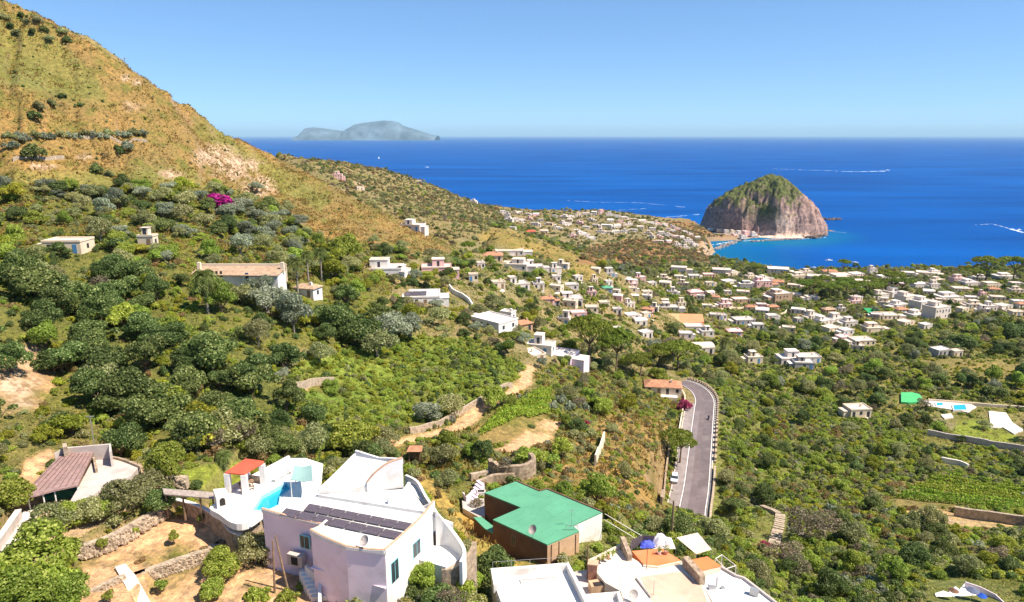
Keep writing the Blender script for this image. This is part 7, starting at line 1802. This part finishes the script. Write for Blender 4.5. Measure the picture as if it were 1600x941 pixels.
# right hand garden
T = Th('pool_cover', 'bright green rounded pool cover in the right hand garden', 'pool cover', hit(1422, 622)[0]); cc = [(1408, 613), (1425, 613), (1437, 616), (1441, 622), (1436, 628), (1420, 629), (1408, 628)]
zz = hit(1422, 622)[0].z + .9; T.part('cover', *prism(pxy(cc, zz), zz - .8, zz), mat('bright_green_sheet', (.08, .42, .15), .6, .06, .5)); NOGO.append(('poly', pxy(cc, zz), 1.2)); KEEP.append((1408, 611, 1442, 630, pxy(cc, zz)[0][1]))
for nm, pix, lab in (('garden_pool', [(1488, 633), (1508, 632), (1512, 641), (1490, 641)], 'turquoise pool beside the pale patio of the right hand garden'), ('garden_pool', [(1462, 629), (1474, 629), (1474, 634), (1463, 634)], 'smaller turquoise pool half hidden by trees in the right hand garden')):
    zz = hit(*pix[0])[0].z + .7; T = Th(nm, lab, 'pool', pz(*pix[0], zz)); T.part('water', *prism(pxy(pix, zz), zz - 1, zz), wm); pl = pxy(pix, zz); T.part('pool_edge', *strip(pl + [pl[0]], zz - 1, zz + .1, .5), M['pale_roof']); NOGO.append(('poly', pl, 1.2)); KEEP.append((pix[0][0], 627, pix[2][0], 643, pl[0][1]))
for pix, lab in (([(1545, 642), (1572, 645), (1582, 660), (1600, 672), (1585, 678), (1568, 668), (1548, 668)], 'pale paved patio right of the lawn in the right hand garden'), ([(1440, 625), (1486, 627), (1514, 630), (1526, 636), (1512, 644), (1450, 634)], 'pale paving around the pools in the right hand garden'), ([(1470, 648), (1486, 646), (1490, 652), (1476, 654)], 'small pale slab above the lawn in the right hand garden')):
    zz = hit(*pix[0])[0].z + .45; pl = pxy(pix, zz); T = Th('patio', lab, 'patio', (pl[0][0], pl[0][1], zz)); T.part('paving', *prism(pl, zz - 1.6, zz), M['pale_roof']); NOGO.append(('poly', pl, .8)); KEEP.append((min(p[0] for p in pix), min(p[1] for p in pix) - 2, max(p[0] for p in pix), max(p[1] for p in pix), pl[0][1]))
KEEP.append((1495, 655, 1600, 695, 215))
# orange earth court
zz = hit(1068, 500)[0].z + .5; pl = pxy([(1036, 490), (1062, 490), (1062, 505), (1050, 502)], zz); T = Th('earth_plot', 'tan left half of the bare orange plot amid the village', 'plot', (pl[0][0], pl[0][1], zz)); T.part('ground', *prism(pl, zz - 3, zz), mat('tan_earth', (.50, .33, .16), .95, .1, .2)); NOGO.append(('poly', pl, 1)); KEEP.append((1036, 489, 1100, 506, pl[0][1]))
pl = pxy([(1062.3, 490), (1098, 491), (1100, 503), (1062.3, 505)], zz); T = Th('earth_plot', 'orange right half of the bare orange plot amid the village', 'plot', (pl[0][0], pl[0][1], zz)); T.part('ground', *prism(pl, zz - 3, zz), mat('orange_earth', (.62, .26, .13), .95, .12, .2)); NOGO.append(('poly', pl, 1))

# ================================================================== vineyards: every row a thing of its own
def vine_rows(corners, n, label, grp, h=1.25, w=.42):
    """corners: photo px of first row start, first row end, last row start, last row end"""
    a, b, c, d = [hit(*p)[0] for p in corners]
    for i in range(n):
        f = i / (n - 1); p = a.lerp(c, f); q = b.lerp(d, f); L_ = (q - p).length; m = int(L_ * 60); rg = np.random.default_rng(i)
        u = rg.uniform(0, 1, m); P = np.outer(1 - u, p) + np.outer(u, q); P[:, 2] = gz(P[:, 0], P[:, 1]); dirn = np.array((q - p).normalized()); nn = np.array([-dirn[1], dirn[0], 0])
        ang = rg.uniform(0, math.pi, m); rr = rg.uniform(.6, 1.05, m) * (.8 + .4 * vnoise(u * L_ / 1.1, u * 0 + i, 5))
        base = P[0].copy(); off = nn[None] * (np.cos(ang) * rr * w)[:, None]; P = P + off; P[:, 2] += .35 + np.sin(ang) * rr * h * .75
        N3 = nn[None] * np.cos(ang)[:, None] + np.array([0, 0, 1])[None] * np.sin(ang)[:, None]
        V = leaf_quads(P - np.array(p)[None], N3, .2, rg); o = empty('vine_row', p); tag(o, '%s, %s' % (label, 'nearest row' if i == n - 1 else 'farthest row' if i == 0 else (ORD[i] if i < 12 else str(i + 1) + 'th') + ' row from the back'), 'vine row', grp)
        fo = bpy.data.objects.new('foliage', quads_mesh('foliage', V, m, LM['vine'])); C.objects.link(fo); fo.parent = o
        V, F = [], []
        for k in range(4):
            s = p.lerp(q, k / 3) ; zz = float(gz(s.x, s.y)) - p.z; V2 = s - p; bx(V, F, V2.x - .04, V2.x + .04, V2.y - .04, V2.y + .04, zz - .2, zz + 1.5)
        mesh_obj('stakes', V, F, M['wood'], o)
vine_rows(((792, 636), (862, 610), (748, 682), (858, 650)), 8, 'vine row of the small vineyard beside the earth track', 'rows of the small vineyard')
vine_rows(((1470, 742), (1600, 762), (1400, 778), (1600, 800)), 9, 'vine row of the terraced vineyard at the right', 'rows of the right vineyard', 1.1, .7)
KEEP.append((740, 610, 864, 692, 130)); KEEP.append((1400, 742, 1600, 800, 150))

# ================================================================== plants set by hand
random.seed(21)
def PLT(k, px, py, rpx, tall=1.0, look=None, t=None): return plant(k, px, py, rpx=rpx, tall=tall, look=look, t=t)
PLT('fine', 62, 930, 74, 1.0, 'huge bright green leafy tree'); PLT('fine', 20, 960, 60, 1.0, 'big bright green tree in the corner')
for a, b, r, k in ((85, 826, 38, 'olive'), (118, 814, 32, 'green'), (146, 816, 36, 'olive'), (172, 806, 30, 'green'), (196, 796, 36, 'olive'), (222, 784, 31, 'olive'), (240, 768, 34, 'olive')): PLT(k, a, b, r, .9, 'dense bushy row tree')
for a, b, r in ((163, 866, 13), (213, 840, 10), (272, 850, 12), (281, 810, 11), (319, 820, 11), (251, 928, 13), (173, 940, 12)): PLT('citrus', a, b, r, 1.1, 'small round citrus tree')
PLT('s_dry', 224, 876, 11, .8, 'straw coloured withered bush'); PLT('s_brown', 300, 870, 16, .6); PLT('s_dry', 325, 862, 18, .6); PLT('s_brown', 350, 850, 14, .6)
PLT('fine', 660, 925, 28, 1.1, 'round dark leafed tree standing before the right facade'); PLT('olive', 400, 880, 34, 1.0, 'open crowned olive by the bare poles'); PLT('fine', 345, 900, 30, 1.0, 'bright green tree on the orchard edge'); PLT('green', 330, 935, 30, .9); PLT('bare', 430, 880, 26, .8)
for a, b, r, k in ((640, 935, 14, 's_green'), (700, 915, 16, 's_green'), (720, 925, 22, 's_green'), (745, 915, 24, 's_green'), (760, 935, 24, 's_olive'), (690, 900, 9, 's_red'), (470, 920, 18, 's_green'), (450, 935, 22, 's_green'), (400, 935, 26, 's_green'), (660, 940, 18, 's_grey'), (535, 925, 5, 's_green')): PLT(k, a, b, r)
for a, b, r, k in ((800, 855, 20, 's_dark'), (812, 870, 18, 's_olive'), (880, 885, 24, 's_olive'), (905, 890, 16, 's_green'), (980, 885, 13, 's_green')): PLT(k, a, b, r, 1.1)
for a, b, r, k in ((540, 712, 38, 'green'), (560, 700, 34, 'yellow'), (515, 700, 30, 'broad'), (410, 715, 26, 'olive'), (440, 700, 26, 'olive'), (600, 700, 24, 'olive'), (700, 700, 20, 'green'), (840, 735, 22, 'citrus'), (860, 738, 20, 'citrus'), (820, 735, 18, 'citrus'), (700, 760, 18, 'olive'), (735, 715, 16, 'green')): PLT(k, a, b, r, 1.0)
# big dark trees of the ravine
for a, b, r in ((60, 450, 56), (130, 470, 62), (190, 450, 44), (20, 560, 44), (100, 560, 50), (170, 580, 62), (230, 560, 52), (330, 560, 60), (390, 590, 58), (300, 600, 50), (230, 650, 62), (300, 680, 50), (370, 660, 58), (420, 680, 44), (190, 690, 50), (450, 620, 44), (150, 520, 54), (260, 520, 44), (-10, 640, 44), (330, 640, 46), (95, 655, 38)): PLT('broad', a, b + 22, r * .76, 1.0, 'massive dark broadleaf tree')
for a, b, r in ((110, 680, 34), (70, 690, 26)): PLT('yellow', a, b, r, .9)
for a, b, r, k in ((460, 520, 40, 'grey'), (560, 540, 42, 'broad'), (610, 545, 40, 'grey'), (520, 520, 36, 'broad'), (420, 490, 34, 'grey'), (640, 530, 30, 'grey'), (540, 410, 36, 'green'), (520, 440, 30, 'yellow'), (410, 475, 28, 'grey'), (500, 570, 26, 'olive'), (590, 560, 34, 'olive')): PLT(k, a, b, r, 1.0)
for a, b, r, k in ((345, 462, 20, 'broad'), (400, 462, 17, 'yellow'), (425, 462, 20, 'green'), (365, 470, 16, 'broad')): PLT(k, a, b, r, .9)
for a, b, r, k in ((590, 436, 14, 'green'), (615, 442, 15, 'olive'), (640, 440, 14, 'yellow'), (668, 436, 13, 'green'), (700, 436, 14, 'broad'), (635, 478, 15, 'olive'), (680, 482, 14, 'grey'), (655, 484, 12, 'bare'), (725, 505, 14, 'broad'), (745, 520, 14, 'grey'), (765, 522, 13, 'olive'), (800, 520, 16, 'olive'), (815, 535, 15, 'grey'), (880, 568, 14, 'broad'), (90, 404, 22, 'broad'), (60, 402, 18, 'olive'), (215, 394, 18, 'yellow'), (240, 396, 16, 'olive'), (310, 446, 14, 'green')): PLT(k, a, b, r, .85)
# pines
for a, b, r, tl in ((1062, 724, 30, 1.1), (922, 578, 42, 1.15), (962, 588, 36, 1.1), (1180, 428, 12, .9), (1317, 431, 11, 1.2), (1540, 441, 24, .9), (1582, 440, 26, .9), (1525, 443, 18, .8), (1060, 580, 32, .8), (1030, 575, 30, .8), (1000, 590, 26, .8)): PLT('pine', a, b, r, tl, {1062: 'solitary umbrella pine on the left kerb of the road', 922: 'left of two spreading pines with forked trunks', 962: 'right of two spreading pines with forked trunks', 1180: 'round headed pine on the shore', 1317: 'lone umbrella pine on the shore'}.get(a))
for i in range(13): PLT('pine', 1258 + i * 12.5, 472 - abs(i - 5) * 1.2 - (i % 3) * 5, 17, 1.0, 'flat topped umbrella pine')
PLT('cypress', 1293, 430, 3.2, 1.1, 'dark cypress on the shoreline'); PLT('cypress', 808, 444, 6, 1.0, 'dark cypress among the long houses'); PLT('cypress', 1198, 560, 5)
for a, b, r, k in ((50, 185, 18, 's_dark'), (52, 248, 24, 's_dark'), (186, 240, 20, 's_dark'), (200, 232, 16, 's_grey'), (150, 270, 14, 's_dark'), (95, 152, 10, 's_dark'), (20, 232, 14, 's_grey'), (60, 170, 14, 's_olive'), (80, 165, 12, 's_olive'), (125, 166, 9, 's_dark'), (150, 262, 10, 's_olive'), (170, 275, 10, 's_olive'), (30, 215, 12, 's_grey'), (165, 245, 10, 's_dry')): PLT(k, a, b, r)
for i in range(17): PLT('s_grey' if i % 3 else 's_olive', 15 + i * 13, 216 + (i % 3) * 2 - i * .4, 11, 1.1, 'grey green hedge bush')
for i in range(12): PLT('s_dark' if i % 2 else 's_olive', 6 + i * 9, 30 - i * 1.4 + 14 * (i % 3) + (i * 2.2 if i > 5 else 0), 11, 1.0)
for i in range(16): PLT('grey' if i % 2 else 'olive', 70 + i * 22, 302 + (i % 3) * 7, 15, .8)
for i in range(16): PLT(('olive', 'broad', 'grey')[i % 3], 190 + (i % 8) * 33, 325 + (i // 8) * 30 + (i % 3) * 8, 20, .85)
for a, b in ((380, 330), (400, 345), (420, 350), (440, 345), (430, 365), (455, 370), (470, 385), (410, 375)): PLT('grey', a, b, 17, .8, 'silvery shrubby tree')
PLT('s_mag', 340, 326, 34, .7, 'vivid magenta bougainvillea sprawling over the wall'); PLT('s_red', 1071, 640, 15, 1.6, 'crimson bougainvillea on the left of the road near the bend'); PLT('s_red', 912, 664, 13, .9, 'dark red flowering bush above the dry bank'); PLT('s_red', 1196, 856, 15, .8, 'deep pink flowering bush left of the stone steps'); PLT('s_red', 1148, 520, 5); PLT('s_red', 440, 490, 14, .7, 'rusty red flowering bush below the tiled villa'); PLT('s_red', 910, 492, 12, .6); PLT('s_red', 1440, 602, 16, .7, 'mauve pink flowering bush')
PLT('broad', 1500, 690, 9, .9, 'dark round tree at the front edge of the garden lawn'); PLT('olive', 1536, 670, 12, 1.0, 'olive tree in the middle of the garden lawn'); PLT('broad', 1600, 730, 18, .8); PLT('broad', 1500, 545, 26, .8); PLT('broad', 1590, 530, 26, .9); PLT('bare', 1250, 850, 40, .9, 'tangled grey brown tree'); PLT('bare', 1230, 880, 34, .8); PLT('bare', 1290, 830, 30, .8); PLT('green', 1166, 828, 16, 1.0); PLT('bare', 1440, 640, 14, .8); PLT('bare', 380, 700, 28, 1.2, 'pale dead branched tree'); PLT('bare', 340, 705, 24, 1.2, 'pale dead branched tree'); PLT('bare', 160, 470, 24, 1.0)
for i in range(9): PLT('s_grey', 1285 + i * 15, 925 - (i % 3) * 5, 16, 1.2, 'pale feathery reed bush'); 
for i in range(6): PLT('s_grey', 865 + i * 12, 640 - (i % 2) * 12, 12, 1.5)
for i in range(8): PLT('s_green', 1049 - i * 1.4, 700 + i * 11, 8, 1.3, 'clipped hedge bush')
for i in range(7): PLT('s_olive', 892 + (i % 4) * 14, 705 - (i // 4) * 22 + (i % 2) * 4, 15, 1.0)
# palms
PM = [palm_mesh(i) for i in range(3)]
def palm(px, py, h, r, label, skirt=False):
    p, t = hit(px, py); T = Th('palm_tree', label, 'palm', p, 'palms of the hillside'); V, F = [], []
    tube(V, F, [tuple(p - Vector((0, 0, .4))), tuple(p + Vector((0, 0, h * .5))), tuple(p + Vector((0, 0, h)))], [.32, .24, .26], 8); T.part('trunk', V, F, BARKG)
    o = bpy.data.objects.new('crown', random.choice(PM)); C.objects.link(o); o.parent = T.o; o.location = (0, 0, h); o.scale = (r, r, r)
    if skirt:
        o = bpy.data.objects.new('dead_fronds', PM[0]); C.objects.link(o); o.parent = T.o; o.location = (0, 0, h - .5); o.scale = (r * .7, r * .7, -r * .9 if False else r * .9); o.rotation_euler = (0, 0, 1)
for a in ((325, 490, 8.5, 3.6, 'shaggy palm in front of the long tiled villa', True), (466, 462, 9.5, 2.8, 'left of the two tall palms right of the long tiled villa'), (482, 440, 8, 2.4, 'slim palm between the two tall palms'), (503, 440, 9, 2.8, 'right of the two tall palms right of the long tiled villa'), (1132, 560, 9, 3.2, 'slender palm near the whitewashed cottage'), (1106, 475, 7, 3, 'palm next to the pink roofed house'), (352, 730, 2.0, 1.6, 'low palm by the lawn behind the red pavilion'), (672, 938, 1.0, 1.4, 'small palm below the right facade of the white villa')): palm(*a)
# dry grass tufts on the golden slope
def tufts():
    rg = np.random.default_rng(3); n = 46000
    Y = np.sqrt(rg.uniform(55 ** 2, 335 ** 2, n)); X = rg.uniform(-.98, .5, n) * Y; Zg = gz(X, Y); zn = zone_of(X, Y, Zg, 1.0)
    okz = np.isin(zn, [ZID[k] for k in ('gold', 'goldgreen', 'gold2', 'drygrass', 'drybank', 'leftmix', 'midmix')]); k = okz & (fbm(X / 5, Y / 5, 3, 14) > -.04) & (seg_dist(X, Y, [(p.x, p.y) for p in ROAD])[0] > 6.8)
    X, Y, Zg = X[k], Y[k], Zg[k]; m = 5
    P = np.repeat(np.stack([X, Y, Zg], 1), m, 0) + rg.normal(size=(len(X) * m, 3)) * [.35, .35, 0]; a = rg.uniform(0, 6.28, len(P)); h = rg.uniform(.25, .75, len(P)); w = rg.uniform(.08, .2, len(P))
    d = np.stack([np.cos(a), np.sin(a), 0 * a], 1) * w[:, None]; up = np.stack([rg.normal(size=len(P)) * .2, rg.normal(size=len(P)) * .2, h], 1)
    V = np.stack([P - d, P + d, P + up + d * .5, P + up - d * .5], 1).reshape(-1, 3)
    o = bpy.data.objects.new('dry_grass', quads_mesh('dry_grass', V, len(P), leaf_mat('dry_grass_blades', (.22, .14, .035), (.42, .27, .07), (.56, .42, .15)))); C.objects.link(o); tag(o, kind='stuff')
tufts()

# low undergrowth that covers the ground between the bushes
def undergrowth(name, zones, n, Y0, Y1, m, s0, s1, thr, seed, h=.3):
    rg = np.random.default_rng(seed)
    Y = np.exp(rg.uniform(math.log(Y0), math.log(Y1), n)) ; X = rg.uniform(-.95, .95, n) * Y; Zg = gz(X, Y); zn = zone_of(X, Y, Zg, 1.0)
    k = np.isin(zn, [ZID[z] for z in zones]) & (fbm(X / 6, Y / 6, 3, seed) > thr) & (Zg > 4) & in_poly(X, Y, COAST)
    dd, _ = seg_dist(X, Y, [(p.x, p.y) for p in ROAD]); k &= dd > 6.2
    for g in NOGO:
        if g[0] == 'disc': k &= np.hypot(X - g[1], Y - g[2]) > g[3]
        else: k &= ~in_poly(X, Y, g[1])
    X, Y, Zg = X[k], Y[k], Zg[k]; g = 4; sc = np.repeat(np.clip(Y / 150, .55, 3.2), g)
    P = np.repeat(np.stack([X, Y, Zg], 1), g, 0) + rg.normal(size=(len(X) * g, 3)) * np.array([.3, .3, 0]) * sc[:, None]
    P[:, 2] = gz(P[:, 0], P[:, 1]) + rg.uniform(.02, h, len(P)) * sc
    N3 = np.tile([[0, -.2, .8]], (len(P), 1)) + rg.normal(size=(len(P), 3)) * .5
    V = leaf_quads(P, N3, 1.0, rg).reshape(-1, 4, 3); c = V.mean(1, keepdims=True); V = c + (V - c) * (rg.uniform(s0, s1, len(P)) * sc)[:, None, None]
    o = bpy.data.objects.new(name, quads_mesh(name, V.reshape(-1, 3), len(P), m)); C.objects.link(o); tag(o, kind='stuff')
undergrowth('ground_cover', ('macchia', 'rightmix', 'midmix', 'bramble', 'leftmix', 'dark', 'nearleft', 'village', 'farscrub'), 120000, 50, 900, leaf_mat('weeds', (.11, .14, .025), (.28, .32, .06), (.46, .46, .14)), .10, .24, -.12, 41)
undergrowth('dry_ground_cover', ('macchia', 'rightmix', 'midmix', 'drybank', 'gold', 'gold2', 'leftmix', 'nearleft', 'village', 'farscrub', 'redscrub', 'farvillage', 'drygrass'), 90000, 50, 1100, leaf_mat('dead_weeds', (.15, .10, .04), (.32, .23, .10), (.50, .40, .22)), .08, .20, -.02, 43)
undergrowth('green_tufts', ('gold', 'goldgreen', 'gold2', 'drybank', 'lawn', 'farscrub'), 90000, 50, 400, leaf_mat('green_tuft', (.07, .085, .015), (.17, .19, .04), (.26, .26, .08)), .08, .18, .05, 47)
label_all(HOUSES)
# ------------------------------------------------------------------ grow everything
auto = scatter()
ALL = PL + auto
def vis_size(r):
    px, py, t = proj(r[1], r[2], r[3] + r[4] * .8)
    s = r[4] / float(t) * FPX
    if px < -s or px > 1600 + s or py < -s or py > 941 + s * .7: return 0
    # is it behind a rise?
    n = 24; f = np.linspace(.15, .97, n); X = r[1] * f; Y = r[2] * f; Zl = CAMH + (r[3] + r[4] * 1.0 - CAMH) * f
    if np.any(gz(X, Y)[Y > 40] > Zl[Y > 40]): return 0
    return s
for r in ALL: r.append(vis_size(r))
trees = sorted([r for r in ALL if r[0] in TREES], key=lambda r: -(r[9] + (1000 if r[7] else 0)))
shrubs = sorted([r for r in ALL if r[0] not in TREES], key=lambda r: -(r[9] + (1000 if r[7] else 0)))
items = []
def take(lst, nmax):
    got, rest, seen = [], [], set()
    for r in lst:
        if (len(got) < nmax and r[9] > 0) or (r[0] not in seen and r[9] > 0): got.append(r); seen.add(r[0])
        elif r[7]: got.append(r)
        else: rest.append(r)
    return got, rest
tg, tr_ = take(trees, 296); sg, sr_ = take(shrubs, 296)
for r in tg + sg:
    o = make_plant(r); px, py, t = proj(r[1], r[2], r[3] + r[4] * .8)
    lk = r[8]
    if not lk:
        lk = LOOK[r[0]]
        if r[9] > (30 if r[0] in TREES else 12): lk = 'large ' + lk
        elif r[9] < (15 if r[0] in TREES else 7.5) and r[0] != 'citrus': lk = 'small ' + lk
    items.append((o, lk, float(px), float(py)))
gn_stuff('woodland', tr_, TREES)
gn_stuff('scrub', sr_, [k for k in KIND if k not in TREES])
label_all(items)
print('PLANTS', len(tg), len(sg), len(tr_), len(sr_))
# ------------------------------------------------------------------ haze
def haze_box():
    x0, x1, y0, y1, z0, z1 = -170000, 170000, -32000, 170000, -14, 860
    V = [(x, y, z) for z in (z0, z1) for y in (y0, y1) for x in (x0, x1)]
    Fc = [(0, 2, 3, 1), (4, 5, 7, 6), (0, 1, 5, 4), (2, 6, 7, 3), (0, 4, 6, 2), (1, 3, 7, 5)]
    m = bpy.data.materials.new('sea_air'); m.use_nodes = True
    nt = m.node_tree; nt.nodes.remove(nt.nodes['Principled BSDF'])
    v = nt.nodes.new('ShaderNodeVolumePrincipled')
    v.inputs['Color'].default_value = (.52, .80, 1, 1); v.inputs['Density'].default_value = 2.0e-5; v.inputs['Anisotropy'].default_value = 0.0
    nt.links.new(v.outputs[0], nt.nodes['Material Output'].inputs['Volume'])
    o = mesh_obj('haze', V, Fc, m); tag(o, kind='stuff')
haze_box()
